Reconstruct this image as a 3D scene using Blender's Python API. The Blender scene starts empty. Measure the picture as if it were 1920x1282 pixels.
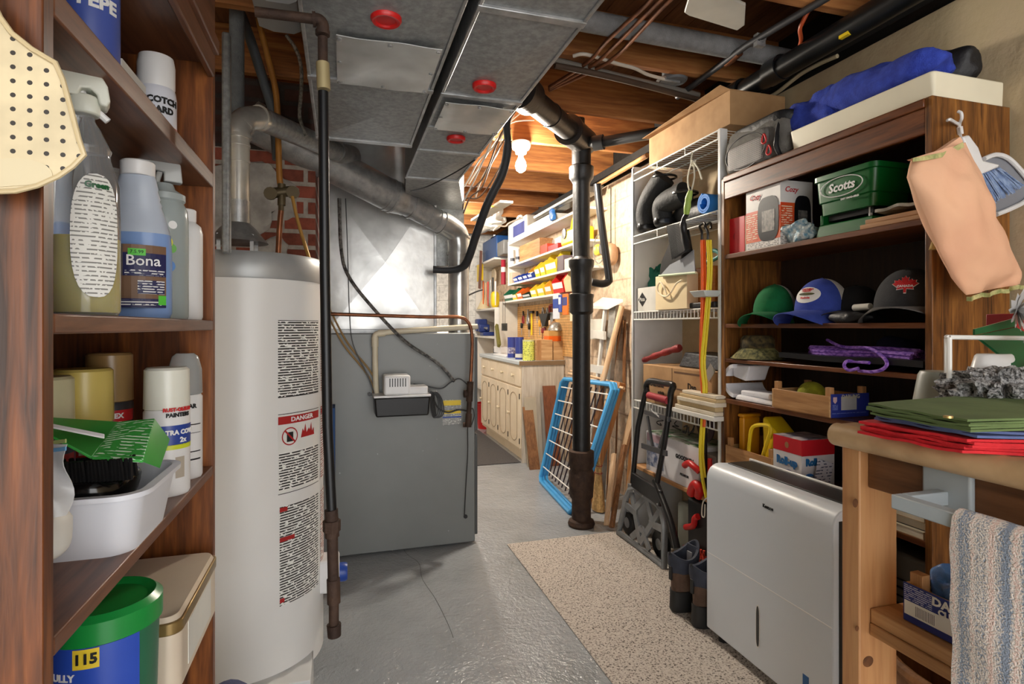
import bpy, bmesh, math, random
from mathutils import Vector, Matrix, noise
from math import pi, sin, cos, atan2, sqrt, radians
random.seed(7)
SC = bpy.context.scene
COL = SC.collection
# ---------------------------------------------------------------- camera (f = 1057 px on a 1920 px wide frame)
F, CU, CV, H, TH = 1057.0, 960.0, 612.0, 1.25, radians(16.8)
cam = bpy.data.cameras.new('camera'); co = bpy.data.objects.new('camera', cam); COL.objects.link(co)
cam.sensor_width = 36; cam.lens = 36*F/1920; cam.shift_y = -29/1920; cam.clip_start = 0.02
co.location = (0, 0, H); co.rotation_euler = (pi/2, 0, -TH)
SC.camera = co
# ---------------------------------------------------------------- world, view, lamps
w = bpy.data.worlds.new('world'); SC.world = w; w.use_nodes = True
w.node_tree.nodes['Background'].inputs[0].default_value = (1, .985, .97, 1)
w.node_tree.nodes['Background'].inputs[1].default_value = 2.0
SC.view_settings.view_transform = 'Standard'; SC.view_settings.look = 'None'
SC.view_settings.gamma = 1; SC.view_settings.use_curve_mapping = False
SC.view_settings.exposure = 1.32
def lamp(name, loc, power, rad, col=(1, .93, .83), kind='POINT', rot=None, size=None):
    l = bpy.data.lights.new(name, kind); l.energy = power; l.color = col
    if kind == 'POINT': l.shadow_soft_size = rad
    else: l.shape = 'RECTANGLE'; l.size, l.size_y = size
    o = bpy.data.objects.new(name, l); COL.objects.link(o); o.location = loc
    if rot: o.rotation_euler = rot
    return o
lamp('ceiling_bulb_light', (1.117, 3.42, 2.24), 42, .045, (1, .90, .76))      # bare bulb by the workshop
lamp('near_bulb_light', (.12, -.42, 2.05), 48, .06, (1, .97, .93))            # the bulb behind the viewer
lamp('shop_fill', (1.0, 5.6, 2.3), 30, .12, (1, .94, .85))                   # unseen fill lamp added to brighten the workshop
lamp('side_fill', (-.95, 4.9, 2.2), 25, .1, (1, .93, .85))                   # added fill behind the furnace, no fixture there
# ---------------------------------------------------------------- pixel geometry of the photograph -> real planes
SN, CS = sin(TH), cos(TH)
def ray(u, v):
    a = (u-CU)/F; b = -(v-CV)/F
    return (SN + a*CS, CS - a*SN, b)
def gz(u, v, z=0.0):
    d = ray(u, v); t = (z-H)/d[2]; return (d[0]*t, d[1]*t, z)
def PX(u, v, X):
    d = ray(u, v); t = X/d[0]; return (X, d[1]*t, H + d[2]*t)
def PY(u, v, Y):
    d = ray(u, v); t = Y/d[1]; return (d[0]*t, Y, H + d[2]*t)
def yx(u, X): return PX(u, 0, X)[1]
def zx(u, v, X): return PX(u, v, X)[2]
def xy(u, Y): return PY(u, 0, Y)[0]
def zy(u, v, Y): return PY(u, v, Y)[2]
# ---------------------------------------------------------------- materials
MATS = {}
def nt(m): return m.node_tree.nodes, m.node_tree.links
def base(name, rough, metal=0):
    m = bpy.data.materials.new(name); m.use_nodes = True
    b = m.node_tree.nodes['Principled BSDF']
    b.inputs['Roughness'].default_value = rough; b.inputs['Metallic'].default_value = metal
    return m, b
def lin(c):
    return tuple((x/12.92 if x <= .04045 else ((x+.055)/1.055)**2.4) for x in c[:3]) + (1,)
def coords(m, scale=(1, 1, 1), rot=(0, 0, 0)):
    n, l = nt(m); t = n.new('ShaderNodeTexCoord'); p = n.new('ShaderNodeMapping')
    p.inputs['Scale'].default_value = scale; p.inputs['Rotation'].default_value = rot
    l.new(t.outputs['Object'], p.inputs[0]); return p.outputs[0]
def nz(m, vec, scale, detail=3, dist=0, rough=.55):
    n, l = nt(m); t = n.new('ShaderNodeTexNoise'); t.inputs['Scale'].default_value = scale
    t.inputs['Detail'].default_value = detail; t.inputs['Distortion'].default_value = dist; t.inputs['Roughness'].default_value = rough
    l.new(vec, t.inputs['Vector']); return t.outputs['Fac']
def ramp(m, fac, stops):
    n, l = nt(m); r = n.new('ShaderNodeValToRGB'); e = r.color_ramp.elements
    while len(e) < len(stops): e.new(.5)
    for i, (p, c) in enumerate(stops): e[i].position = p; e[i].color = lin(c)
    l.new(fac, r.inputs[0]); return r.outputs[0]
def bump(m, b, fac, strength, dist=.01):
    n, l = nt(m); k = n.new('ShaderNodeBump'); k.inputs['Strength'].default_value = strength; k.inputs['Distance'].default_value = dist
    l.new(fac, k.inputs['Height']); l.new(k.outputs[0], b.inputs['Normal'])
def pm(name, c, rough=.5, metal=0, c2=None, vs=6, bmp=0, bs=60, st=(1, 1, 1), trans=0, spec=None):
    if name in MATS: return MATS[name]
    m, b = base(name, rough, metal)
    if c2 is None: c2 = tuple(x*.88 for x in c)
    vec = coords(m, st)
    l = m.node_tree.links
    l.new(ramp(m, nz(m, vec, vs), [(.35, c), (.65, c2)]), b.inputs['Base Color'])
    if bmp: bump(m, b, nz(m, vec, bs, 4), bmp)
    if trans: b.inputs['Transmission Weight'].default_value = trans; b.inputs['IOR'].default_value = 1.4
    if spec is not None: b.inputs['Specular IOR Level'].default_value = spec
    MATS[name] = m; return m
def wood(name, cols, axis='z', sc=1.0, rough=.45, bmp=.15):
    if name in MATS: return MATS[name]
    m, b = base(name, rough)
    s = {'z': (14, 14, 1.1), 'x': (1.1, 14, 14), 'y': (14, 1.1, 14)}[axis]
    vec = coords(m, tuple(k*sc for k in s))
    n, l = nt(m)
    f1 = nz(m, vec, 1.3, 5, 1.2, .6); f2 = nz(m, vec, 7, 3, .4)
    mx = n.new('ShaderNodeMath'); mx.operation = 'MULTIPLY_ADD'; mx.inputs[1].default_value = .35; l.new(f2, mx.inputs[0])
    ml = n.new('ShaderNodeMath'); ml.operation = 'MULTIPLY'; ml.inputs[1].default_value = .65; l.new(f1, ml.inputs[0]); l.new(ml.outputs[0], mx.inputs[2])
    k = len(cols); l.new(ramp(m, mx.outputs[0], [(.36+.3*i/(k-1), cols[i]) for i in range(k)]), b.inputs['Base Color'])
    if bmp: bump(m, b, mx.outputs[0], bmp, .004)
    MATS[name] = m; return m
def lines(name, bg, ink, freq=160, axis='z', fill=.5, gap=.42, wd=60, rough=.5, h=None):
    """printed text rows: rows along one axis, broken into words"""
    if name in MATS: return MATS[name]
    m, b = base(name, rough); n, l = nt(m)
    v = coords(m); sp = n.new('ShaderNodeSeparateXYZ'); l.new(v, sp.inputs[0])
    o = sp.outputs['XYZ'.index(axis.upper())]
    a = n.new('ShaderNodeMath'); a.operation = 'MULTIPLY'; a.inputs[1].default_value = freq; l.new(o, a.inputs[0])
    f = n.new('ShaderNodeMath'); f.operation = 'FRACT'; l.new(a.outputs[0], f.inputs[0])
    g = n.new('ShaderNodeMath'); g.operation = 'LESS_THAN'; g.inputs[1].default_value = fill; l.new(f.outputs[0], g.inputs[0])
    s = [wd, wd, wd]; s['xyz'.index(axis)] = freq*1.0
    t = nz(m, coords(m, tuple(s)), 1.0, 1)
    q = n.new('ShaderNodeMath'); q.operation = 'GREATER_THAN'; q.inputs[1].default_value = gap; l.new(t, q.inputs[0])
    p = n.new('ShaderNodeMath'); p.operation = 'MULTIPLY'; l.new(g.outputs[0], p.inputs[0]); l.new(q.outputs[0], p.inputs[1])
    x = n.new('ShaderNodeMixRGB'); x.inputs[1].default_value = lin(bg); x.inputs[2].default_value = lin(ink); l.new(p.outputs[0], x.inputs[0])
    l.new(x.outputs[0], b.inputs['Base Color']); MATS[name] = m; return m
def bricks(name, c1, c2, mortar, plane, scale, w=.5, hh=.25, ms=.02, rough=.9, bmp=.5):
    m, b = base(name, rough); n, l = nt(m)
    v = coords(m); sp = n.new('ShaderNodeSeparateXYZ'); l.new(v, sp.inputs[0]); cb = n.new('ShaderNodeCombineXYZ')
    l.new(sp.outputs['xyz'.index(plane[0])], cb.inputs[0]); l.new(sp.outputs['xyz'.index(plane[1])], cb.inputs[1])
    t = n.new('ShaderNodeTexBrick'); t.inputs['Color1'].default_value = lin(c1); t.inputs['Color2'].default_value = lin(c2); t.inputs['Mortar'].default_value = lin(mortar)
    t.inputs['Scale'].default_value = scale; t.inputs['Brick Width'].default_value = w; t.inputs['Row Height'].default_value = hh; t.inputs['Mortar Size'].default_value = ms
    l.new(cb.outputs[0], t.inputs['Vector'])
    nn = nz(m, coords(m), 25, 5); mx = n.new('ShaderNodeMixRGB'); mx.blend_type = 'MULTIPLY'; mx.inputs[0].default_value = .55
    l.new(t.outputs['Color'], mx.inputs[1]); l.new(ramp(m, nn, [(.3, (.62, .62, .62)), (.6, (1, 1, 1))]), mx.inputs[2])
    l.new(mx.outputs[0], b.inputs['Base Color'])
    iv = n.new('ShaderNodeMath'); iv.operation = 'SUBTRACT'; iv.inputs[0].default_value = 1; l.new(t.outputs['Fac'], iv.inputs[1])
    ad = n.new('ShaderNodeMath'); ad.operation = 'ADD'; l.new(iv.outputs[0], ad.inputs[0]); l.new(nn, ad.inputs[1])
    bump(m, b, ad.outputs[0], bmp, .012); MATS[name] = m; return m
def dots(name, c, dark, pitch, r, plane='XZ', rough=.5):
    """a square grid of small dark holes"""
    if name in MATS: return MATS[name]
    m, b = base(name, rough); n, l = nt(m)
    v = coords(m); sp = n.new('ShaderNodeSeparateXYZ'); l.new(v, sp.inputs[0]); fs = []
    for ax in plane:
        a = n.new('ShaderNodeMath'); a.operation = 'MULTIPLY'; a.inputs[1].default_value = 1/pitch; l.new(sp.outputs['XYZ'.index(ax)], a.inputs[0])
        f = n.new('ShaderNodeMath'); f.operation = 'FRACT'; l.new(a.outputs[0], f.inputs[0])
        s = n.new('ShaderNodeMath'); s.operation = 'SUBTRACT'; s.inputs[1].default_value = .5; l.new(f.outputs[0], s.inputs[0])
        q = n.new('ShaderNodeMath'); q.operation = 'POWER'; q.inputs[1].default_value = 2
        ab = n.new('ShaderNodeMath'); ab.operation = 'ABSOLUTE'; l.new(s.outputs[0], ab.inputs[0]); l.new(ab.outputs[0], q.inputs[0]); fs.append(q.outputs[0])
    ad = n.new('ShaderNodeMath'); ad.operation = 'ADD'; l.new(fs[0], ad.inputs[0]); l.new(fs[1], ad.inputs[1])
    lt = n.new('ShaderNodeMath'); lt.operation = 'LESS_THAN'; lt.inputs[1].default_value = r*r; l.new(ad.outputs[0], lt.inputs[0])
    x = n.new('ShaderNodeMixRGB'); x.inputs[2].default_value = lin(dark); l.new(lt.outputs[0], x.inputs[0])
    l.new(ramp(m, nz(m, coords(m), 18, 4), [(.4, c), (.7, tuple(k*.85 for k in c))]), x.inputs[1])
    l.new(x.outputs[0], b.inputs['Base Color']); MATS[name] = m; return m
def emit(name, c, s):
    m, b = base(name, .5); b.inputs['Emission Color'].default_value = lin(c); b.inputs['Emission Strength'].default_value = s; b.inputs['Base Color'].default_value = lin(c)
    MATS[name] = m; return m
def flat(name, c, rough=.5, metal=0):
    return pm(name, c, rough, metal, c2=tuple(x*.94 for x in c))
# ---------------------------------------------------------------- mesh builder
OFF = [Vector((0, 0, 0))]
def tag(o, label=None, cat=None, group=None, kind=None):
    if label: o['label'] = label
    if cat: o['category'] = cat
    if group: o['group'] = group
    if kind: o['kind'] = kind
    return o
def thing(name, label, cat, loc=(0, 0, 0), group=None, world=True, rz=0):
    o = bpy.data.objects.new(name, None); COL.objects.link(o); o.location = loc; o.empty_display_size = .05
    o.rotation_euler = (0, 0, rz)
    tag(o, label, cat, group); OFF[0] = Vector(loc) if world else Vector((0, 0, 0)); return o
def catmull(pts, k=6, closed=False):
    P = [Vector(p) for p in pts]; n = len(P); out = []
    if n < 3: return P
    for i in range(n if closed else n-1):
        p0 = P[(i-1) % n] if closed or i > 0 else P[0]; p1 = P[i]; p2 = P[(i+1) % n]; p3 = P[(i+2) % n] if closed or i+2 < n else P[-1]
        for j in range(k):
            t = j/k
            out.append(.5*((2*p1)+(p2-p0)*t+(2*p0-5*p1+4*p2-p3)*t*t+(3*p1-p0-3*p2+p3)*t**3))
    if not closed: out.append(P[-1])
    return out
class MB:
    def __init__(s): s.v = []; s.f = []; s.mi = []; s.m = 0
    def add(s, vs, fs):
        k = len(s.v); s.v += [Vector(q) for q in vs]; s.f += [tuple(i+k for i in f) for f in fs]; s.mi += [s.m]*len(fs); return s
    def box(s, a, b):
        x0, y0, z0 = a; x1, y1, z1 = b
        return s.add([(x0, y0, z0), (x1, y0, z0), (x1, y1, z0), (x0, y1, z0), (x0, y0, z1), (x1, y0, z1), (x1, y1, z1), (x0, y1, z1)],
                     [(0, 3, 2, 1), (4, 5, 6, 7), (0, 1, 5, 4), (1, 2, 6, 5), (2, 3, 7, 6), (3, 0, 4, 7)])
    def obb(s, c, h, rot=None):
        c = Vector(c); R = rot or Matrix.Identity(3); vs = []
        for z in (-1, 1):
            for x, y in ((-1, -1), (1, -1), (1, 1), (-1, 1)): vs.append(c + R @ Vector((x*h[0], y*h[1], z*h[2])))
        return s.add(vs, [(0, 3, 2, 1), (4, 5, 6, 7), (0, 1, 5, 4), (1, 2, 6, 5), (2, 3, 7, 6), (3, 0, 4, 7)])
    def beam(s, p, q, wd, th, side=(0, 0, 1)):
        """board from p to q; wd measured along `side`, th across it"""
        p = Vector(p); q = Vector(q); d = q-p; L = d.length; d.normalize(); sd = Vector(side); sd = (sd - d*sd.dot(d)).normalized(); t = d.cross(sd)
        R = Matrix((sd, t, d)).transposed()
        return s.obb((p+q)/2, (wd/2, th/2, L/2), R)
    def hexa(s, lo, hi):   # two quads of 4 points
        return s.add(list(lo)+list(hi), [(0, 3, 2, 1), (4, 5, 6, 7), (0, 1, 5, 4), (1, 2, 6, 5), (2, 3, 7, 6), (3, 0, 4, 7)])
    def prism(s, poly, vec):
        n = len(poly); vec = Vector(vec); a = [Vector(p) for p in poly]; b = [p+vec for p in a]
        return s.add(a+b, [tuple(range(n))[::-1], tuple(range(n, 2*n))] + [(i, (i+1) % n, n+(i+1) % n, n+i) for i in range(n)])
    def tube(s, pts, r, n=8, closed=False, cap=True):
        P = [Vector(p) for p in pts]; k = len(P); vs = []; fs = []; rr = r if isinstance(r, (list, tuple)) else [r]*k
        up = None
        for i in range(k):
            if closed: d = (P[(i+1) % k]-P[i-1])
            else: d = (P[min(i+1, k-1)]-P[max(i-1, 0)])
            if d.length < 1e-9: d = Vector((0, 0, 1))
            d.normalize()
            if up is None: up = Vector((0, 0, 1)) if abs(d.z) < .9 else Vector((1, 0, 0))
            up = up - d*up.dot(d)
            if up.length < 1e-4: up = d.orthogonal()
            up.normalize(); sd = d.cross(up)
            for j in range(n):
                a = 2*pi*j/n; vs.append(P[i]+rr[i]*(cos(a)*up+sin(a)*sd))
        for i in range(k if closed else k-1):
            for j in range(n):
                a = i*n+j; b = i*n+(j+1) % n; c = ((i+1) % k)*n+(j+1) % n; d_ = ((i+1) % k)*n+j; fs.append((a, b, c, d_))
        if not closed and cap: fs.append(tuple(range(n))[::-1]); fs.append(tuple((k-1)*n+j for j in range(n)))
        return s.add(vs, fs)
    def stube(s, pts, r, n=8, k=6, closed=False): return s.tube(catmull(pts, k, closed), r, n, closed)
    def lathe(s, prof, c, n=24, ax='z', sx=1, sy=1, a0=0):
        c = Vector(c); vs = []; fs = []; k = len(prof)
        for r, z in prof:
            for j in range(n):
                a = 2*pi*j/n+a0; x = r*cos(a)*sx; y = r*sin(a)*sy
                q = {'z': (x, y, z), 'x': (z, x, y), 'y': (x, z, y)}[ax] if isinstance(ax, str) else (ax @ Vector((x, y, z)))
                vs.append(c+Vector(q))
        for i in range(k-1):
            for j in range(n): fs.append((i*n+j, i*n+(j+1) % n, (i+1)*n+(j+1) % n, (i+1)*n+j))
        if prof[0][0] > 1e-6: fs.append(tuple(range(n))[::-1])
        if prof[-1][0] > 1e-6: fs.append(tuple((k-1)*n+j for j in range(n)))
        return s.add(vs, fs)
    def cyl(s, p, q, r, r2=None, n=16):
        return s.tube([p, q], [r, r if r2 is None else r2], n)
    def arc(s, c, r, z0, z1, a0, a1, n=10, nzz=1):
        vs = []; fs = []
        for i in range(n+1):
            a = a0+(a1-a0)*i/n
            for j in range(nzz+1): vs.append((c[0]+r*cos(a), c[1]+r*sin(a), z0+(z1-z0)*j/nzz))
        for i in range(n):
            for j in range(nzz): k = nzz+1; fs.append((i*k+j, (i+1)*k+j, (i+1)*k+j+1, i*k+j+1))
        return s.add(vs, fs)
    def blob(s, c, rad, e=.6, amp=0, fr=4, n=28, m=16, rot=None, seed=0, flatb=False):
        c = Vector(c); vs = []; fs = []
        sg = lambda x, p: math.copysign(abs(x)**p, x)
        for i in range(m+1):
            ph = -pi/2+pi*i/m
            for j in range(n):
                th = 2*pi*j/n
                p = Vector((sg(cos(ph), e)*sg(cos(th), e)*rad[0], sg(cos(ph), e)*sg(sin(th), e)*rad[1], sg(sin(ph), e)*rad[2]))
                if amp:
                    k = noise.noise(Vector((p.x*fr+seed, p.y*fr, p.z*fr)))+.5*noise.noise(Vector((p.x*fr*2.3, p.y*fr*2.3+seed, p.z*fr*2.3)))
                    p = p*(1+amp*k)
                if flatb: p.z = max(p.z, -rad[2]*.9)
                if rot: p = rot @ p
                vs.append(c+p)
        for i in range(m):
            for j in range(n): fs.append((i*n+j, i*n+(j+1) % n, (i+1)*n+(j+1) % n, (i+1)*n+j))
        return s.add(vs, fs)
    def sheet(s, fn, nu, nv, th=0.0, nrm=None):
        """grid surface fn(a,b)->point, closed with thickness th"""
        g = [[Vector(fn(i/nu, j/nv)) for j in range(nv+1)] for i in range(nu+1)]
        if not th:
            return s.add([p for r in g for p in r], [(i*(nv+1)+j, (i+1)*(nv+1)+j, (i+1)*(nv+1)+j+1, i*(nv+1)+j+1) for i in range(nu) for j in range(nv)])
        N = []
        for i in range(nu+1):
            for j in range(nv+1):
                du = g[min(i+1, nu)][j]-g[max(i-1, 0)][j]; dv = g[i][min(j+1, nv)]-g[i][max(j-1, 0)]
                q = du.cross(dv); q = q.normalized() if q.length > 1e-12 else Vector((0, 0, 1)); N.append(q)
        A = [p for r in g for p in r]; B = [p - N[i]*th for i, p in enumerate(A)]; K = len(A); W = nv+1; fs = []
        for i in range(nu):
            for j in range(nv):
                q = (i*W+j, (i+1)*W+j, (i+1)*W+j+1, i*W+j+1); fs.append(q); fs.append(tuple(x+K for x in q[::-1]))
        for i in range(nu):
            for j in (0, nv):
                a = i*W+j; b = (i+1)*W+j; fs.append((a, b, b+K, a+K))
        for j in range(nv):
            for i in (0, nu):
                a = i*W+j; b = i*W+j+1; fs.append((a, b, b+K, a+K))
        return s.add(A+B, fs)
    def build(s, name, mats, parent=None, bevel=0, smooth=40, seg=2):
        me = bpy.data.meshes.new(name)
        if parent is not None: o0 = OFF[0]
        else:
            xs = [p.x for p in s.v]; ys = [p.y for p in s.v]; zs = [p.z for p in s.v]
            o0 = Vector(((min(xs)+max(xs))/2, (min(ys)+max(ys))/2, min(zs)))
        me.from_pydata([tuple(p-o0) for p in s.v], [], s.f)
        mats = mats if isinstance(mats, (list, tuple)) else [mats]
        for m in mats: me.materials.append(m)
        for i, p in enumerate(me.polygons): p.material_index = min(s.mi[i], len(mats)-1)
        bm = bmesh.new(); bm.from_mesh(me); bmesh.ops.recalc_face_normals(bm, faces=bm.faces); bm.to_mesh(me); bm.free()
        if smooth:
            me.polygons.foreach_set('use_smooth', [True]*len(me.polygons)); me.set_sharp_from_angle(angle=radians(smooth))
        me.update()
        o = bpy.data.objects.new(name, me); COL.objects.link(o)
        if parent is not None: o.parent = parent
        else: o.location = o0
        if bevel:
            b = o.modifiers.new('bevel', 'BEVEL'); b.width = bevel; b.segments = seg; b.limit_method = 'ANGLE'; b.angle_limit = radians(40)
            b.harden_normals = False
        return o
def struct(o): o['kind'] = 'structure'; return o
def textmesh(body, size, ext=0.0008, bold=0.0, sx=1.0, align='CENTER', shear=0):
    c = bpy.data.curves.new('t', 'FONT'); c.body = body; c.size = size; c.extrude = ext/2; c.offset = bold; c.align_x = align; c.align_y = 'CENTER'; c.resolution_u = 2; c.shear = shear
    o = bpy.data.objects.new('t', c); COL.objects.link(o); bpy.context.view_layer.update()
    me = bpy.data.meshes.new_from_object(o.evaluated_get(bpy.context.evaluated_depsgraph_get())); bpy.data.objects.remove(o)
    vs = [Vector((v.co.x*sx, v.co.y, v.co.z)) for v in me.vertices]; fs = [tuple(p.vertices) for p in me.polygons]; bpy.data.meshes.remove(me)
    return vs, fs
def text(body, size, mat, parent, pos, right, up=(0, 0, 1), name='lettering', bold=0.0, sx=1.0, shear=0, align='CENTER', label=None):
    vs, fs = textmesh(body, size, bold=bold, sx=sx, shear=shear, align=align); r = Vector(right).normalized(); u = Vector(up).normalized(); n = r.cross(u); p = Vector(pos)+n*.0006
    mb = MB(); mb.add([p+r*v.x+u*v.y+n*v.z for v in vs], fs); o = mb.build(name, mat, parent, smooth=0)
    if label: o['label'] = label
    return o
def ctext(body, size, mat, parent, c, r, z, ang, name='lettering', bold=0.0, sx=1.0):
    vs, fs = textmesh(body, size, bold=bold, sx=sx); r = r+.0008
    mb = MB(); mb.add([(c[0]+(r+v.z)*cos(ang+v.x/r), c[1]+(r+v.z)*sin(ang+v.x/r), z+v.y) for v in vs], fs)
    return mb.build(name, mat, parent, smooth=0)
RX = (0, -1, 0)   # reading direction on faces that look towards -X
RY = (1, 0, 0)    # reading direction on faces that look towards -Y
def camang(x, y): return atan2(-y, -x)
def single(name, mb, mats, label, cat, group=None, kind=None, **k):
    return tag(mb.build(name, mats, None, **k), label, cat, group, kind)
# palette
WALNUT = wood('walnut_veneer_z', [(.17, .08, .03), (.42, .23, .10), (.60, .36, .17)], 'z', 1.0, .38)
WALNUTY = wood('walnut_veneer_y', [(.30, .18, .12), (.44, .28, .19), (.52, .35, .25)], 'y', 1.0, .38)
OAKZ = wood('oak_veneer_z', [(.24, .13, .05), (.48, .30, .13), (.64, .43, .20)], 'z', 1.3, .4)
OAKY = wood('oak_veneer_y', [(.27, .14, .07), (.42, .24, .13), (.52, .32, .18)], 'y', 1.2, .35)
FIRX = wood('rough_fir_x', [(.42, .24, .10), (.58, .36, .17), (.68, .46, .25)], 'x', .8, .75, .3)
FIRY = wood('rough_fir_y', [(.30, .17, .08), (.42, .26, .13), (.50, .33, .18)], 'y', .5, .8, .3)
PINEZ = wood('pine_z', [(.60, .42, .25), (.72, .53, .34), (.80, .62, .42)], 'z', 1.0, .5)
PINEY = wood('pine_y', [(.58, .40, .24), (.70, .51, .32), (.78, .60, .41)], 'y', 1.0, .5)
PINEX = wood('pine_x', [(.70, .52, .33), (.80, .64, .45), (.86, .72, .54)], 'x', 1.0, .55)
GALV = pm('galvanized_steel', (.70, .70, .70), .34, .6, (.58, .59, .59), 22, .12, 160)
GALVD = pm('dull_galvanized_duct', (.62, .63, .63), .45, .4, (.52, .53, .53), 60, .1, 260)
SHINY = pm('bright_sheet_metal', (.88, .88, .87), .27, .5, (.72, .72, .71), 5, .25, 6)
WHITE = flat('white_enamel', (.90, .90, .89), .3)
WPL = flat('white_plastic', (.90, .90, .90), .35)
WWIRE = flat('white_coated_wire', (.92, .92, .90), .35)
BLACK = flat('black_plastic', (.07, .07, .075), .4)
BLACKM = flat('black_painted_iron', (.075, .08, .09), .38, .2)
RUST = pm('rusty_iron', (.30, .22, .17), .75, .3, (.20, .14, .11), 18, .4, 60)
COPPER = pm('aged_copper', (.60, .38, .25), .4, .7, (.42, .26, .18), 12)
GREYP = flat('grey_plastic', (.55, .57, .59), .4)
CARD = pm('cardboard', (.70, .55, .38), .85, 0, (.62, .47, .31), 8)
PAPER = pm('paper', (.86, .82, .74), .85, 0, (.78, .73, .64), 10)
CREAM = pm('cream_paint', (.88, .83, .72), .5, 0, (.80, .75, .64), 7)
RED = flat('red_plastic', (.78, .10, .10), .4)
BLUE = flat('blue_plastic', (.12, .27, .62), .4)
YEL = flat('yellow_plastic', (.93, .80, .12), .4)
GRN = flat('green_plastic', (.06, .36, .20), .35)
ORG = flat('orange_plastic', (.93, .42, .10), .4)
INK = flat('black_ink', (.06, .06, .07), .6)
WINK = flat('white_ink', (.95, .95, .95), .6)
RINK = flat('red_ink', (.78, .12, .12), .6)
# ================================================================ SETTING
m, b = base('grey_floor_paint', .16); MATS['floor'] = m
vec = coords(m); l = m.node_tree.links
l.new(ramp(m, nz(m, vec, 2.2, 5), [(.3, (.58, .60, .615)), (.55, (.63, .65, .665)), (.75, (.56, .58, .59))]), b.inputs['Base Color'])
n_ = m.node_tree.nodes; ad = n_.new('ShaderNodeMath'); ad.operation = 'MULTIPLY_ADD'; ad.inputs[1].default_value = .5
ad.inputs[1].default_value = .6; l.new(nz(m, vec, 75, 2), ad.inputs[0]); l.new(nz(m, vec, 14, 4, 1.0), ad.inputs[2]); bump(m, b, ad.outputs[0], .8, .008)
m2, b2 = base('parged_concrete', .9); vec = coords(m2); l = m2.node_tree.links
l.new(ramp(m2, nz(m2, vec, 2.0, 7, .2, .6), [(.3, (.66, .58, .46)), (.5, (.76, .69, .55)), (.7, (.80, .72, .60))]), b2.inputs['Base Color'])
bump(m2, b2, nz(m2, vec, 22, 5, 0, .6), .35, .012); PARGE = m2
BLOCK = bricks('painted_block', (.88, .79, .68), (.85, .75, .64), (.76, .66, .56), 'yz', 1, .4, .2, .006, .85, .25)
WBLOCK = bricks('white_painted_block', (.93, .93, .91), (.90, .90, .88), (.82, .82, .80), 'xz', 1, .4, .2, .006, .8, .25)
BRICK = bricks('chimney_brick', (.55, .28, .21), (.44, .23, .17), (.62, .58, .54), 'xz', 1, .215, .078, .011, .95, .7)
DARKW = pm('dark_old_timber', (.10, .075, .05), .9, 0, (.05, .04, .03), 5, .4, 20)
struct(MB().box((-1.7, -2.2, -.1), (2.3, 8.3, 0)).build('floor', MATS['floor']))
struct(MB().box((2.0, -2.2, 0), (2.2, 3.02, 2.36)).build('wall_right', PARGE))
struct(MB().box((2.0, 3.02, 0), (2.2, 7.6, 2.36)).build('wall_right_far', BLOCK))
struct(MB().box((2.09, -2.2, 2.36), (2.2, 7.6, 2.67)).build('trim_1', DARKW))
struct(MB().box((-1.7, -2.2, 0), (-1.5, 7.6, 2.67)).build('wall_left', PARGE))
struct(MB().box((-1.5, 7.5, 0), (2.0, 7.7, 2.67)).build('wall_back', WBLOCK))
mb = MB()
for i in range(28): mb.box((-1.7+i*.142, -2.2, 2.67), (-1.7+i*.142+.138, 7.7, 2.69))
mb.box((-1.7, -2.2, 2.69), (2.3, 7.7, 2.71))
struct(mb.build('ceiling', FIRY))
for i, y in enumerate([-.7, -.1, .50, 1.10, 1.70, 2.33, 2.93, 3.50, 4.12, 4.72, 5.32, 5.92, 6.52, 7.12]):
    x0 = -1.5
    struct(MB().box((x0, y-.02, 2.45), (2.09, y+.02, 2.67)).build('trim_%d' % (i+2), FIRX, bevel=.003))
struct(MB().box((1.93, -2.2, 2.40), (2.0, 7.4, 2.45)).build('trim_20', DARKW))
# hairline crack in the floor paint
mb = MB(); cr = [gz(u, v, .0006) for u, v in ((752, 1003), (760, 1035), (785, 1055), (792, 1085), (815, 1120), (838, 1165), (850, 1195))]
mb.stube(cr, .0011, 4); struct(mb.build('floor_crack', flat('crack_line', (.36, .37, .37), .8)))
# brick chimney
t = thing('brick_chimney', 'red brick chimney with rough mortar behind the white water heater', 'chimney', (-.6, 3.2, 0))
MB().box((-1.1, 2.95, 0), (-.125, 3.55, 2.10)).build('brick_stack', BRICK, t)
MB().box((-1.1, 2.95, 2.10), (-.125, 3.55, 2.44)).build('sooty_brickwork', bricks('sooty_brick', (.26, .15, .11), (.18, .11, .09), (.20, .17, .15), 'xz', 1, .215, .078, .011, .95, .7), t)['label'] = 'soot-darkened upper brickwork'
mb = MB()
random.seed(3)
mb.blob((-.46, 2.95, 1.86), (.24, .03, .17), .8, .35, 9, 24, 12); mb.blob((-.33, 2.95, 1.58), (.09, .02, .10), .8, .4, 15, 20, 10, seed=3)
mb.build('mortar_patch', pm('old_mortar', (.66, .64, .61), .95, 0, (.54, .52, .50), 12, .6, 30), t)
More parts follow.
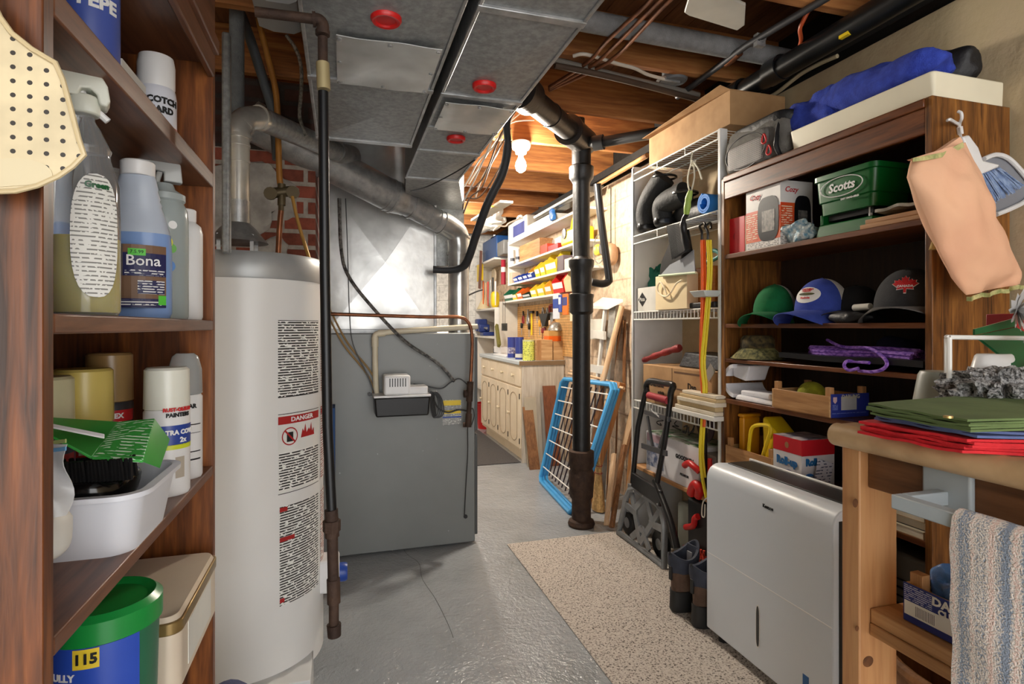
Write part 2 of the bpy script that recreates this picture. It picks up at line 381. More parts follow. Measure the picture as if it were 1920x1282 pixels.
# ================================================================ OVERHEAD DUCTS
def xpanel(mb, x0, x1, y0, y1, z, dz):
    c = ((x0+x1)/2, (y0+y1)/2, z-dz)
    mb.add([(x0, y0, z), (x1, y0, z), (x1, y1, z), (x0, y1, z), c], [(0, 1, 4), (1, 2, 4), (2, 3, 4), (3, 0, 4)])
def duct(label, x0, x1, ys, zb, zt, panel, plugs, slope):
    t = thing('air_duct', label, 'duct', ((x0+x1)/2, ys[0], zt))
    mb = MB()
    for a, c in zip(ys[:-1], ys[1:]):
        xpanel(mb, x0, x1, a, c, zb, .012)
        ym = (a+c)/2
        for x, sx in ((x0, -1), (x1, 1)):
            p = (x+sx*.006, ym, (zb+zt)/2)
            mb.add([(x, a, zb), (x, c, zb), (x, c, zt), (x, a, zt), p], [(0, 1, 4), (1, 2, 4), (2, 3, 4), (3, 0, 4)])
    mb.add([(x0, ys[0], zb), (x1, ys[0], zb), (x1, ys[0], zt), (x0, ys[0], zt), (x0, ys[0], zt), (x1, ys[0], zt), (x1, ys[-1], zt), (x0, ys[-1], zt)], [(0, 1, 2, 3), (4, 5, 6, 7)])
    mb.build('duct_casing', GALVD, t, smooth=0)
    mb = MB()
    for y in ys:
        mb.box((x0-.006, y-.012, zb-.008), (x1+.006, y+.012, zb+.002))
    for x in (x0, x1): mb.box((x-.005, ys[0], zb-.005), (x+.005, ys[-1], zb+.006))
    mb.build('joint_strip', GALV, t, bevel=.002)
    px0, px1, py0, py1 = panel
    ap = MB().sheet(lambda a, c: (px0+(px1-px0)*a, py0+(py1-py0)*c, zb-.017-.004*noise.noise(Vector((a*2.5, c*2, x0)))), 14, 8, .002).build('access_panel', SHINY, t)
    ap['label'] = 'bright bare sheet metal panel'
    for sx_, sy_ in ((.03, .05), (.5, .05), (.97, .05), (.03, .5), (.97, .5), (.03, .95), (.5, .95), (.97, .95)):
        MB().lathe([(.0, -.024), (.006, -.023), (.006, -.018)], (px0+(px1-px0)*sx_, py0+(py1-py0)*sy_, zb), 8).build('screw', GALV, ap)
    for (x, y) in plugs:
        q = MB().lathe([(.0, -.009), (.023, -.009), (.026, -.013), (.032, -.014), (.036, -.009), (.036, 0)], (x, y, zb-.006), 20).build('hole_plug', RED, t); q['label'] = 'round red plastic plug'
    return t
p1 = [gz(*q, 1.98) for q in ((622, 38), (818, 82), (780, 167), (618, 140))]
td = duct('left and wider of the two galvanized ducts under the joists', -.09, .265, [-.9, .25, 1.0, 1.74, 2.29], 1.98, 2.40,
          (p1[0][0]+.01, .248, p1[0][1]+.03, p1[2][1]-.02), [gz(724, 26, 1.98)[:2]], None)
MB().sheet(lambda a, c: (-.09+.355*a, 2.29+1.04*c, 1.98+.36*sin(min(c*1.6, 1)*pi/2)), 4, 16, .003).build('duct_elbow', GALVD, td)
td2 = duct('right one of the two galvanized ducts under the joists', .30, .555, [-.9, .3, 1.25, 1.75, 2.05, 2.33, 2.78], 1.98, 2.40,
           (.315, .545, 1.775, 2.03), [gz(908, 155, 1.98)[:2], gz(855, 255, 1.98)[:2]], None)
MB().hexa([(.30, 2.78, 1.98), (.56, 2.78, 1.98), (.72, 3.41, 1.965), (.36, 3.41, 1.965)], [(.30, 2.78, 2.4), (.56, 2.78, 2.4), (.72, 3.41, 2.4), (.36, 3.41, 2.4)]).box((.535, 3.41, 1.62), (.72, 3.60, 2.4)).build('duct_boot', GALVD, td2, smooth=0)
# ================================================================ FURNACE
FY = 3.17
FG = pm('grey_furnace_paint', (.50, .51, .505), .42, .1, (.48, .49, .485), 3, .03, 200)
t = thing('furnace', 'big grey furnace cabinet standing in the middle of the basement', 'furnace', (.3, 3.5, 0))
MB().box((-.115, FY, .012), (.735, FY+.74, 1.213)).build('cabinet', FG, t, bevel=.006)
MB().box((.735, FY+.01, .05), (.752, FY+.74, .63)).box((.735, FY+.01, .65), (.752, FY+.74, 1.19)).build('side_panel', flat('dark_grey_edge', (.30, .31, .31), .45), t, bevel=.003)
mb = MB()
x0, x1, z0, z1, yp = -.09, xy(816, 3.335), 1.213, 2.36, 3.335
c = ((x0+x1)/2+.02, yp-.02, 1.62)
mb.add([(x0, yp, z0), (x1, yp, z0), (x1, yp, 2.06), (x0, yp, 2.06), c], [(0, 1, 4), (1, 2, 4), (2, 3, 4), (3, 0, 4)])
mb.add([(x0, yp, 2.06), (x1, yp, 2.06), (x1, yp, z1), (x0, yp, z1)], [(0, 1, 2, 3)])
mb.add([(x1, yp, z0), (x1, yp+.55, z0), (x1, yp+.55, z1), (x1, yp, z1)], [(0, 1, 2, 3)])
mb.build('plenum', SHINY, t, smooth=0)['label'] = 'shiny cross-creased sheet metal plenum'
MB().box((x0, yp-.012, z0-.002), (x1+.01, yp+.5, z0+.022)).box((x1-.008, yp-.008, z0), (x1+.008, yp+.004, z1)).build('flange', GALV, t, bevel=.002)
q = [PY(u, v, FY-.001) for u, v in ((830, 750), (865, 746), (866, 797), (830, 797))]
X0, X1, Z1, Z0 = q[0][0], q[1][0], q[0][2], q[3][2]; dz = Z1-Z0
mb = MB()
mb.m = 0; mb.box((X0, FY-.0015, Z0), (X1, FY, Z1))
mb.m = 1; mb.box((X0+.003, FY-.0022, Z1-.22*dz), (X1-.003, FY, Z1-.02*dz)); mb.box((X0+.003, FY-.0022, Z1-.55*dz), (X1-.003, FY, Z1-.42*dz))
mb.m = 2; mb.box((X0, FY-.0022, Z0+.28*dz), (X1, FY, Z0+.34*dz))
mb.build('warning_label', [lines('sticker_print', (.80, .80, .78), (.25, .25, .25), 220, 'z', .55, .4, 90), YEL, BLUE], t, smooth=0)
for u, v, r in ((806, 686, .003), (820, 645, .003), (820, 690, .003), (876, 718, .003), (708, 851, .003), (793, 845, .003), (876, 836, .002), (637, 887, .004), (841, 995, .003), (819, 823, .002), (736, 1032, .003)):
    p = PY(u, v, FY); MB().lathe([(0, -.002), (r, -.001), (r, .001)], p, 8, 'y').build('screw', GALV, t)
# round grommet low on the panel
p = PY(873, 968, FY); MB().lathe([(0, -.004), (.011, -.004), (.012, 0)], p, 12, 'y').build('grommet', BLACK, t)
# condensate pump
t = thing('condensate_pump', 'small white condensate pump on a black tank fixed to the grey furnace', 'pump', (PY(755, 785, 3.07)[0], 3.10, .72))
Y0 = 3.00
a = PY(702, 785, Y0); c = PY(807, 743, Y0)
MB().hexa([(a[0]+.008, Y0+.008, a[2]+.004), (c[0]-.008, Y0+.008, a[2]+.004), (c[0]-.008, FY-.002, a[2]+.004), (a[0]+.008, FY-.002, a[2]+.004)],
          [(a[0], Y0, c[2]), (c[0], Y0, c[2]), (c[0], FY-.002, c[2]), (a[0], FY-.002, c[2])]).build('tank', BLACK, t, bevel=.008)
MB().box((a[0]-.004, Y0-.004, c[2]), (c[0]+.004, FY-.002, c[2]+.012)).build('lid', WPL, t, bevel=.003)
h0 = PY(720, 742, Y0+.01); h1 = PY(770, 703, Y0+.01); h2 = PY(803, 724, Y0+.01)
MB().box((h0[0], Y0+.012, c[2]+.01), (h1[0], FY-.03, h1[2])).build('motor_housing', WPL, t, bevel=.012, seg=3)
MB().box((h1[0]-.012, Y0+.014, c[2]+.01), (h2[0], FY-.03, h2[2])).build('switch_cover', WPL, t, bevel=.006)
mb = MB()
for i in range(7):
    x = h0[0]+.028+i*.0135; mb.box((x, Y0+.0105, h1[2]-.06), (x+.005, Y0+.02, h1[2]-.016))
mb.build('vent_slots', BLACK, t)
mb = MB(); mb.lathe([(.0, -.01), (.010, -.01), (.010, .01)], (a[0]-.018, FY-.012, c[2]+.004), 10, 'y'); mb.box((a[0]-.02, FY-.02, c[2]-.004), (a[0]+.01, FY-.004, c[2]+.006)); mb.build('mounting_ear', BLACK, t)
mb = MB()
for i in range(4):
    x = c[0]+.012+i*.007; mb.stube([(x, 3.06, c[2]+.02), (x+.035, 3.05, c[2]-.02), (x+.035+i*.004, 3.05, c[2]-.10), (x+.012, 3.05, c[2]-.12), (x, 3.06, c[2]-.06)], .0032, 6, 5, True)
mb.build('coiled_cord', BLACK, t)
mb = MB(); mb.stube([PY(u, v, 3.14) for u, v in ((812, 745), (822, 765), (840, 773), (860, 768), (875, 770))], .0045, 6); mb.build('power_cord', BLACK, t)
# pipes on the furnace front
def pipe(name, label, cat, pts, r, mat, n=10, k=7, extra=None, smooth_pts=True, group=None):
    mb = MB()
    mb.tube(catmull(pts, k) if smooth_pts else pts, r, n)
    if extra: extra(mb)
    return single(name, mb, mat, label, cat, group)
pipe('drain_pipe', 'cream plastic drain pipe running down into the condensate pump', 'pipe',
     [PY(u, v, 3.13) for u, v in ((706, 742), (704, 700), (703, 640), (704, 628), (716, 624), (760, 620), (895, 612))], .0155, flat('cream_pvc', (.86, .82, .72), .4), 12, 5,
     lambda mb: (mb.cyl(PY(703, 650, 3.13), PY(703, 632, 3.13), .019), mb.cyl(PY(709, 625, 3.13), PY(722, 624, 3.13), .019)))
pipe('copper_gas_line', 'copper pipe bending down the right edge of the grey furnace', 'pipe',
     [PY(u, v, 3.09) for u, v in ((600, 588), (700, 591), (800, 594), (858, 594), (876, 602), (884, 622), (885, 660), (882, 720))], .0095, COPPER, 10)
def gv(mb):
    mb.cyl(PY(882, 715, 3.09), PY(880, 752, 3.09), .019, n=10); mb.cyl(PY(880, 752, 3.09), PY(879, 775, 3.09), .014, n=10)
    mb.cyl(PY(870, 738, 3.10), PY(884, 738, 3.10), .022, n=12); mb.cyl(PY(868, 796, 3.11), PY(884, 796, 3.10), .014, n=10); mb.cyl(PY(879, 775, 3.09), PY(878, 800, 3.09), .018, n=10)
single('gas_valve', (lambda m: (gv(m), m)[1])(MB()), RUST, 'small brass gas valve under the copper pipe on the furnace corner', 'valve')
pipe('thermostat_wire', 'thin black wire hanging down the right side of the grey furnace', 'wire', [PY(u, v, 3.145) for u, v in ((884, 797), (889, 780), (886, 765), (880, 776), (877, 805), (877, 850), (873, 920), (871, 966))], .0028, BLACK, 6)
pipe('flexible_conduit', 'ribbed metal conduit slanting down across the plenum and furnace', 'conduit',
     [PY(u, v, 3.11) for u, v in ((636, 372), (640, 470), (655, 520), (700, 578), (760, 640), (820, 680), (852, 715))], .009, pm('ribbed_conduit', (.55, .55, .54), .4, .7, (.25, .25, .25), 60), 8)
pipe('black_cable', 'black cable looping from the conduit end to the condensate pump', 'cable', [PY(u, v, 3.13) for u, v in ((775, 720), (800, 724), (828, 728), (846, 716), (862, 710), (878, 722))], .0035, BLACK, 6)
for k, (u0, du, lb) in enumerate(((622, 0, 'yellowed plastic tube nearest the pump, slanting down the furnace'), (620, -7, 'yellowed plastic tube, lower of the two slanting down the furnace'))):
    pipe('plastic_tube', lb, 'tube', [PY(u+du, v+k*4, 3.135+.01*k) for u, v in ((616, 575), (650, 640), (690, 690), (704, 715), (708, 742))], .005, flat('yellowed_tube', (.62, .50, .32), .35), 8, group='tubes on the furnace')
pipe('black_wire', 'thin black wire drooping in front of the plenum down to the pump', 'wire', [PY(u, v, 3.12) for u, v in ((648, 372), (652, 480), (655, 580), (662, 645), (690, 705), (702, 738))], .0028, BLACK, 6)
pipe('black_wire', 'thin black wire arching from the right duct to the flue pipe coupler', 'wire', [PX(u, v, x) for u, v, x in ((770, 358, .33), (800, 350, .38), (850, 325, .47), (890, 300, .53))], .003, BLACK, 6)
# ================================================================ WATER HEATER
HX, HY, HR = -.336, 2.22, .27
t = thing('water_heater', 'tall white water heater with printed warning labels beside the grey furnace', 'water heater', (HX, HY, 0))
MB().lathe([(0, .06), (HR-.02, .06), (HR, .08), (HR, 1.42), (HR+.002, 1.421)], (HX, HY, 0), 64).build('tank', pm('white_tank_enamel', (.91, .91, .90), .3, 0, (.89, .89, .88), 2), t)
MB().lathe([(HR+.004, 1.405), (HR+.006, 1.41), (HR+.006, 1.475), (HR-.006, 1.492), (HR-.03, 1.495), (0, 1.50)], (HX, HY, 0), 64).build('top_cap', pm('grey_cap_metal', (.70, .71, .71), .4, .35), t)
MB().box((HX-.3, HY-.30, 0), (xy(588, HY-.10), HY-.10, .115)).build('base_board', flat('white_board', (.86, .87, .87), .5), t, bevel=.003)
MB().lathe([(0, 0), (HR-.06, 0), (HR-.06, .06), (0, .06)], (HX, HY, 0), 32).build('burner_base', BLACK, t)
def cang(u, cx=HX, cy=HY, r=HR):
    d = ray(u, 0); L = sqrt(d[0]**2+d[1]**2); dx, dy = d[0]/L, d[1]/L; bb = cx*dx+cy*dy; cc = cx*cx+cy*cy-r*r
    q = bb*bb-cc; s = bb-sqrt(max(q, 0)); return atan2(dy*s-cy, dx*s-cx), s*L and s
def cz(u, v, **k):
    a, s = cang(u, **k); x = s*ray(u, 0)[0]/sqrt(ray(u, 0)[0]**2+ray(u, 0)[1]**2); y = s*ray(u, 0)[1]/sqrt(ray(u, 0)[0]**2+ray(u, 0)[1]**2)
    dep = x*SN+y*CS; return H+(CV-v)/F*dep
PRN = lines('heater_label_print', (.93, .93, .91), (.20, .20, .20), 115, 'z', .56, .40, 70)
PRNR = lines('heater_label_print_red', (.93, .92, .90), (.55, .18, .16), 115, 'z', .5, .42, 60)
a0, _ = cang(521); a1, _ = cang(596); a2, _ = cang(600.5); a3 = a1+.42
def lab(u, v0, v1, aa, ab, mi, mb, dr=.0012): mb.m = mi; mb.arc((HX, HY), HR+dr, cz(u, v1), cz(u, v0), aa, ab, 14)
mb = MB(); lab(521, 600, 745, a0, a1, 0, mb); lab(521, 777, 927, a0, a1, 1, mb); lab(521, 850, 922, a0+.01, a1-.01, 0, mb, .0018); lab(521, 782, 797, a0, a1, 2, mb, .002)
lab(527, 950, 1136, a0+.02, a1, 0, mb); zA = cz(527, 955); lab(527, 952, 960, a0+.02, a0+.12, 2, mb, .002); lab(527, 1008, 1016, a0+.02, a0+.22, 2, mb, .002); lab(527, 1122, 1130, a0+.02, a0+.08, 2, mb, .002)
lab(521, 600, 745, a2, a3, 3, mb); lab(521, 777, 927, a2, a3, 3, mb); lab(521, 782, 792, a2, a3, 2, mb, .002); lab(527, 950, 1136, a2, a3, 3, mb)
for k in (600, 745, 777, 927):
    lab(521, k, k+1.2, a0, a1, 4, mb, .002)
# frames of the labels, no-smoking ring and flame
zc = cz(540, 818)
def wrapped(poly, mi, dr):   # poly in metres along the tank skin from (a0, zc)
    mb.m = mi; k = len(poly); mb.add([(HX+(HR+dr)*cos(a0+x/HR), HY+(HR+dr)*sin(a0+x/HR), zc+z) for x, z in poly], [tuple(range(k))])
R1 = .030
for j in range(24):
    b0, b1 = 2*pi*j/24, 2*pi*(j+1)/24
    wrapped([(.042+R1*cos(b0), R1*sin(b0)), (.042+R1*cos(b1), R1*sin(b1)), (.042+.87*R1*cos(b1), .87*R1*sin(b1)), (.042+.87*R1*cos(b0), .87*R1*sin(b0))], 2, .0022)
wrapped([(.030, -.018), (.054, -.018), (.054, .014), (.030, .014)], 4, .0019)
wrapped([(.020, .020), (.024, .024), (.064, -.020), (.060, -.024)], 2, .0026)
for dx in (0, .03):
    wrapped([(.085+dx, -.012), (.125+dx, -.012), (.121+dx, .014), (.112+dx, .002), (.106+dx, .034), (.099+dx, .008), (.093+dx, .018)], 2, .0022+dx*.01)
mb.build('warning_labels', [PRN, flat('label_white', (.93, .93, .91), .5), flat('label_red', (.70, .12, .12), .5), PRNR, INK], t, smooth=0)
ctext('DANGER', .021, WINK, t, (HX, HY), HR+.0026, (cz(521, 782)+cz(521, 797))/2, (a0+a1)/2, bold=.0006, sx=1.2)
# draft hood
mb = MB()
hz = 1.50
mb.lathe([(.10, hz+.05), (.095, hz+.055), (.06, hz+.10), (.04, hz+.12), (.04, hz+.20)], (HX-.02, HY, 0), 28)
for j in range(4):
    aa = pi/4+j*pi/2; mb.box((HX-.02+.075*cos(aa)-.006, HY+.075*sin(aa)-.006, hz-.002), (HX-.02+.075*cos(aa)+.006, HY+.075*sin(aa)+.006, hz+.075))
mb.build('draft_hood', GALV, t)
# gas control at the bottom, blue knob
g = PY(634, 1070, 2.20)
MB().box((g[0]-.085, 2.15, g[2]-.06), (g[0]+.005, 2.25, g[2]+.06)).build('gas_control', WPL, t, bevel=.01)
MB().lathe([(.0, .028), (.030, .028), (.034, .018), (.034, 0)], (g[0]+.005, 2.2, g[2]-.005), 20, 'x').build('temperature_knob', BLUE, t)
p = (HX+HR*cos(-.9), HY+HR*sin(-.9))
# ================================================================ PIPES ON THE LEFT
def band(mb, c, d, r, w_=.014):
    c = Vector(c); d = Vector(d).normalized(); mb.cyl(c-d*w_/2, c+d*w_/2, r, n=28)
FX0 = HX-.02
mb = MB(); zt = 1.93
mb.cyl((FX0, HY, 1.63), (FX0, HY, zt), .0385, n=28); band(mb, (FX0, HY, 1.84), (0, 0, 1), .041, .008); band(mb, (FX0, HY, 1.90), (0, 0, 1), .041, .008)
A1 = Vector((.0, 2.95, 2.115)); A0 = Vector((FX0+.06, HY+.075, 2.03)); dA = (A1-A0).normalized()
mb.tube(catmull([(FX0, HY, zt), (FX0, HY, zt+.03), (FX0+.02, HY+.03, zt+.075), A0], 5), .043, 28)
band(mb, (FX0, HY, zt), (0, 0, 1), .046, .012); band(mb, (FX0+.008, HY+.012, zt+.045), (.3, .4, 1), .046, .01); band(mb, A0, dA, .047, .02)
o = single('flue_pipe', mb, pm('bright_flue_metal', (.84, .83, .80), .25, .5, (.62, .61, .59), 6), 'bright metal flue elbow rising from the white water heater', 'flue pipe')
mb = MB(); mb.cyl(A0, A1, .044, n=28)
single('flue_pipe', mb, GALVD, 'dull grey flue pipe running from the heater elbow to the big flue', 'flue pipe')
B0 = Vector((-.40, 2.86, 2.20)); B1 = Vector((.615, 3.30, 1.835)); dB = (B1-B0)
mid = B0+dB*.66; dn = dB.normalized()
mb = MB(); mb.cyl(B0, mid, .088, n=36); mb.cyl(B0-dn*.01, B0+dn*.02, .1, n=36)
mb.cyl(mid, mid+dn*.07, .090, .070, n=36); mb.cyl(mid+dn*.07, B1-dn*.07, .064, n=32)
for k in (-.03, .0, .075, .12): band(mb, mid+dn*k, dn, .092 if k < .05 else .070, .012)
band(mb, B1-dn*.10, dn, .067, .01); band(mb, B1-dn*.16, dn, .067, .01)
mb.tube([A1-dA*.06, A1+dA*.10], [.047, .060], 28); band(mb, A1-dA*.06, dA, .051, .02)
single('flue_pipe', mb, GALV, 'fat galvanized flue pipe slanting from the chimney across the plenum', 'flue pipe')
mb = MB(); mb.tube(catmull([B1-dn*.07, B1-dn*.02, B1+Vector((.04, .02, -.03)), B1+Vector((.055, .03, -.09)), B1+Vector((.055, .03, -.15))], 5), .068, 32)
bx, by = B1.x+.055, B1.y+.03
band(mb, (bx, by, B1.z-.15), (0, 0, 1), .072, .015); band(mb, (bx, by, B1.z-.19), (0, 0, 1), .07, .01)
mb.cyl((bx, by, B1.z-.15), (bx, by, 1.213), .062, n=32); band(mb, (bx, by, B1.z-.04), (.2, 0, 1), .074, .01)
single('flue_pipe', mb, pm('bright_flue_metal_far', (.80, .80, .79), .22, .6, (.58, .58, .57), 6), 'shiny vertical flue pipe with elbow rising from the furnace top', 'flue pipe')
# black gas pipe in front of the heater
P = lambda u, v, y=1.36: PY(u, v, y)
mb = MB()
mb.m = 0; mb.tube([P(606, 172), P(609, 500), P(614, 800), P(622, 962)], 0.0115, 16)
mb.m = 1; mb.cyl(P(605, 70), P(606, 165), 0.0109); mb.tube(catmull([P(588, 36), P(598, 38), P(605, 46), P(605, 62)], 5), 0.0136, 14); mb.cyl(P(605, 58), P(605, 66), 0.0161); mb.cyl(P(586, 36), P(592, 36.5), 0.0167)
mb.cyl(P(478, 22), P(590, 36), 0.0109)
mb.cyl(P(621, 955), P(622, 975), 0.0149); mb.cyl(P(622, 975), P(622, 995), 0.0198, n=8); mb.cyl(P(622, 995), P(623, 1006), 0.0161)
mb.cyl(P(623, 1000), P(625, 1085), 0.0124); mb.cyl(P(625, 1085), P(626, 1130), 0.0149); mb.cyl(P(626, 1130), P(626, 1178), 0.0112); mb.cyl(P(626, 1170), P(627, 1192), 0.0161, 0.0149)
mb.m = 2; mb.cyl(P(605, 118), P(607, 168), 0.0149, n=12)
single('gas_pipe', mb, [BLACKM, RUST, pm('brass_tag', (.66, .60, .44), .5, .3)], 'black vertical gas pipe with rusty elbow and fittings in front of the heater', 'pipe', bevel=0)
pipe('insulated_pipe', 'thick grey insulated pipe rising vertically above the heater elbow', 'pipe', [PY(u, v, 2.45) for u, v in ((444, 262), (444, 130), (444, 20), (444, -30))], .028, pm('grey_foam', (.42, .43, .43), .85, 0, (.36, .37, .37), 20, .4, 200), 14, smooth_pts=False)
single('metal_strip', MB().box((xy(415, 1.9), 1.9, zy(420, 474, 1.9)), (xy(431, 1.9), 1.93, zy(420, 58, 1.9))), GALVD, 'narrow vertical grey metal strip beside the left bookcase', 'metal strip', bevel=.006)
pipe('grey_pipe', 'slanting dark grey pipe behind the orange copper pipe', 'pipe', [PY(u, v, 2.6) for u, v in ((445, 10), (468, 70), (500, 170), (512, 215), (520, 300))], .020, flat('dark_grey_pvc', (.30, .32, .33), .5), 12)
pipe('copper_pipe', 'orange-brown copper pipe bending down over the brick chimney', 'pipe', [PY(u, v, 2.55) for u, v in ((481, -20), (484, 30), (498, 90), (513, 150), (519, 190), (521, 240), (524, 330), (527, 350))], .0125, pm('orange_copper', (.72, .50, .22), .45, .3, (.60, .40, .18), 10), 12)
mb = MB()
mb.cyl(PY(508, 362, 2.5), PY(548, 358, 2.5), .022, n=10); mb.cyl(PY(528, 345, 2.5), PY(528, 385, 2.5), .016, n=10); mb.lathe([(0, 0), (.026, 0), (.026, .012), (0, .012)], PY(507, 362, 2.47), 12, 'y'); mb.lathe([(0, 0), (.026, 0), (.026, .012), (0, .012)], PY(549, 360, 2.47), 12, 'y')
mb.cyl(PY(527, 380, 2.5), PY(527, 398, 2.5), .011, n=8)
single('water_valve', mb, pm('tarnished_brass', (.38, .33, .24), .5, .6), 'tarnished brass water valve in front of the brick chimney', 'valve')
pipe('copper_pipe', 'short copper pipe running from the brass valve down to the heater', 'pipe', [PY(u, v, 2.45) for u, v in ((527, 395), (524, 430), (521, 490))], .011, COPPER, 10)
pipe('copper_pipe', 'thin yellowish copper pipe slanting right from the brass valve', 'pipe', [PY(u, v, 2.47) for u, v in ((548, 368), (560, 420), (582, 492))], .007, pm('yellow_copper', (.72, .55, .28), .4, .4), 8)
pipe('bx_cable', 'ribbed metal cable hanging beside the left duct', 'cable', [PY(u, v, 2.5) for u, v in ((537, 66), (556, 95), (565, 130), (564, 180), (562, 220), (574, 255))], .0075, pm('ribbed_cable', (.62, .60, .56), .5, .6, (.35, .34, .3), 90), 8)
single('metal_pan', MB().prism([PY(u, v, 2.0) for u, v in ((470, -10), (560, -10), (556, 3), (542, 8), (500, 2))], (0, .2, 0)), flat('light_tin', (.66, .66, .66), .5), 'pale tin pan fixed to the joists above the heater', 'tin pan')
# board with blue edge between gas pipe and furnace
single('blue_cover', MB().box((xy(621, 3.0), 3.0, zy(624, 910, 3.0)), (xy(628, 3.0), 3.15, zy(624, 765, 3.0))), flat('blue_cloth', (.16, .30, .50), .8), 'narrow blue panel edge behind the black gas pipe', 'panel')
# ================================================================ CAST IRON STACK
SX, SY = gz(1090, 985)[:2]
t = thing('drain_stack', 'black cast iron drain stack standing on the floor past the furnace', 'drain pipe', (SX, SY, 0))
mb = MB(); zz = lambda v: H+(CV-v)/F*(SX*SN+SY*CS)
mb.lathe([(0, 0), (.078, 0), (.085, .015), (.078, .035), (.060, .045), (.060, zz(935)), (.073, zz(930)), (.080, zz(900)), (.078, zz(885)), (.068, zz(878)), (.079, zz(872)), (.079, zz(845)), (.062, zz(843))], (SX, SY, 0), 32)
mb.build('cleanout_hub', RUST, t)['label'] = 'rusty brown bottom fitting'
mb = MB()
R = .056
mb.lathe([(R, zz(846)), (R, zz(590)), (.074, zz(585)), (.074, zz(560)), (.078, zz(556)), (.078, zz(552)), (R, zz(550)), (R+.004, zz(545)), (.066, zz(530)), (.068, zz(505)), (.078, zz(500)), (.080, zz(488)), (.060, zz(484)), (R-.002, zz(480)), (R-.002, zz(345)), (.062, zz(340)), (.076, zz(334)), (.078, zz(314)), (.06, zz(310)), (.06, zz(250)), (0, zz(245))], (SX, SY, 0), 32)
mb.build('stack_pipe', pm('black_cast_iron', (.10, .10, .105), .42, .15, (.06, .06, .065), 14, .15, 50), t)
E = Vector((SX, SY, zz(262))); D_ = Vector(gz(985, 178, 2.36)); d = (D_-E)
mb = MB(); mb.tube([E-d*.08, E+d*.25], .085, 28); mb.tube([E+d*.22, E+d*1.42], .062, 28); band(mb, E+d*.27, d, .09, .03); band(mb, E+d*.62, d, .066, .012); band(mb, E+d*1.02, d, .085, .12)
mb.build('wye_branch', pm('dark_brown_iron', (.13, .11, .10), .5, .1, (.08, .07, .065), 10, .2, 40), t)
mb = MB(); q1 = Vector(gz(1120, 268, 2.36)); q2 = Vector((1.80, 2.82, 2.37)); mb.tube([E, q1, q2], .032, 14); band(mb, q1+(q2-q1)*.02, q2-q1, .045, .06); mb.cyl(E+Vector((-.02, 0, .06)), E+Vector((-.02, 0, .13)), .04)
mb.build('side_branch', flat('dark_grey_iron', (.17, .17, .175), .5), t)
pipe('black_drain_pipe', 'thin black pipe standing between the stack and the beige wall', 'pipe', [PY(u, v, 3.5) for u, v in ((1120, 345), (1128, 420), (1141, 515), (1140, 528), (1128, 532), (1108, 528))], .026, BLACKM, 14, 4)
# ================================================================ OVERHEAD PIPES AND FITTINGS ON THE RIGHT
def along(pts, z): return [gz(u, v, z) for u, v in pts]
mb = MB(); a = Vector((1.84, .3, 2.385)); c = Vector((1.84, 2.62, 2.375)); mb.cyl(a, c, .047, n=20)
for y in (1.28, 2.05, 2.3): mb.cyl((1.84, y-.04, 2.382), (1.84, y+.04, 2.382), .056, n=20)
mb.cyl((1.84, 2.55, 2.375), (1.84, 2.66, 2.375), .056, n=20)
single('black_drain_pipe', mb, flat('black_abs', (.085, .09, .095), .28), 'fat black drain pipe running under the joists along the right wall', 'pipe')
pipe('steel_conduit', 'thin dark conduit under the joists left of the fat black pipe', 'conduit', [gz(1560, -10, 2.43), gz(1400, 85, 2.43), gz(1270, 182, 2.43)], .014, flat('dark_steel', (.28, .28, .29), .45, .5), 10, smooth_pts=False)
single('pipe_clamp', MB().lathe([(.018, -.02), (.018, .02)], gz(1424, 74, 2.43), 12, 'y').box(*[tuple(Vector(gz(1424, 74, 2.43))+Vector(k)) for k in ((-.02, -.012, -.03), (.02, .012, .02))]), GALV, 'bright metal clamp on the thin dark conduit', 'clamp')
pipe('copper_coupling', 'short copper coupling on the thin dark conduit under the joists', 'coupling', [gz(1386, 98, 2.43), gz(1362, 118, 2.43)], .019, COPPER, 10, smooth_pts=False)
pipe('grey_duct_pipe', 'thick grey insulated pipe crossing between the joists above the closet', 'pipe', [(.62, 2.06, 2.47), (1.3, 2.08, 2.47), (1.98, 2.1, 2.47)], .042, pm('grey_wrap', (.50, .50, .50), .8, 0, (.44, .44, .44), 30, .3, 200), 16, smooth_pts=False)
pipe('grey_pipe', 'thin grey water pipe crossing under the joists, farther of two', 'pipe', along(((1030, 110), (1150, 140), (1310, 178)), 2.42), .014, flat('grey_pipe_paint', (.42, .40, .37), .6), 10)
pipe('grey_pipe', 'dark brown water pipe crossing under the joists toward the wall', 'pipe', along(((1040, 122), (1160, 148), (1330, 192)), 2.40), .014, pm('brown_pipe', (.30, .23, .18), .6, .2), 10)
for k, lb in enumerate(('left of the three copper pipes', 'middle of the three copper pipes', 'right of the three copper pipes')):
    pipe('copper_pipe', lb+' running side by side under the joists', 'pipe', along(((1030, 163+k*3), (1100+k*8, 118+k*6), (1140+k*11, 75+k*12), (1205+k*18, 15), (1230+k*20, -12)), 2.42), .0085, COPPER, 10, group='copper pipes under the joists')
tag(single('white_cable', (lambda m: (m.stube(along(((1075, 105), (1100, 102), (1160, 120), (1190, 128), (1215, 140), (1245, 148)), 2.43), .008, 8), m)[1])(MB()), flat('cable_white', (.78, .74, .68), .6), 'off-white electric cable clipped under the joists left of the closet', 'cable'))
pipe('orange_cable', 'orange electric cable hanging from the joist by the conduit', 'cable', [gz(u, v, z) for u, v, z in ((1521, 12, 2.5), (1508, 35, 2.46), (1500, 55, 2.44), (1502, 75, 2.44), (1496, 95, 2.45))], .008, flat('orange_sheath', (.78, .34, .16), .5), 8)
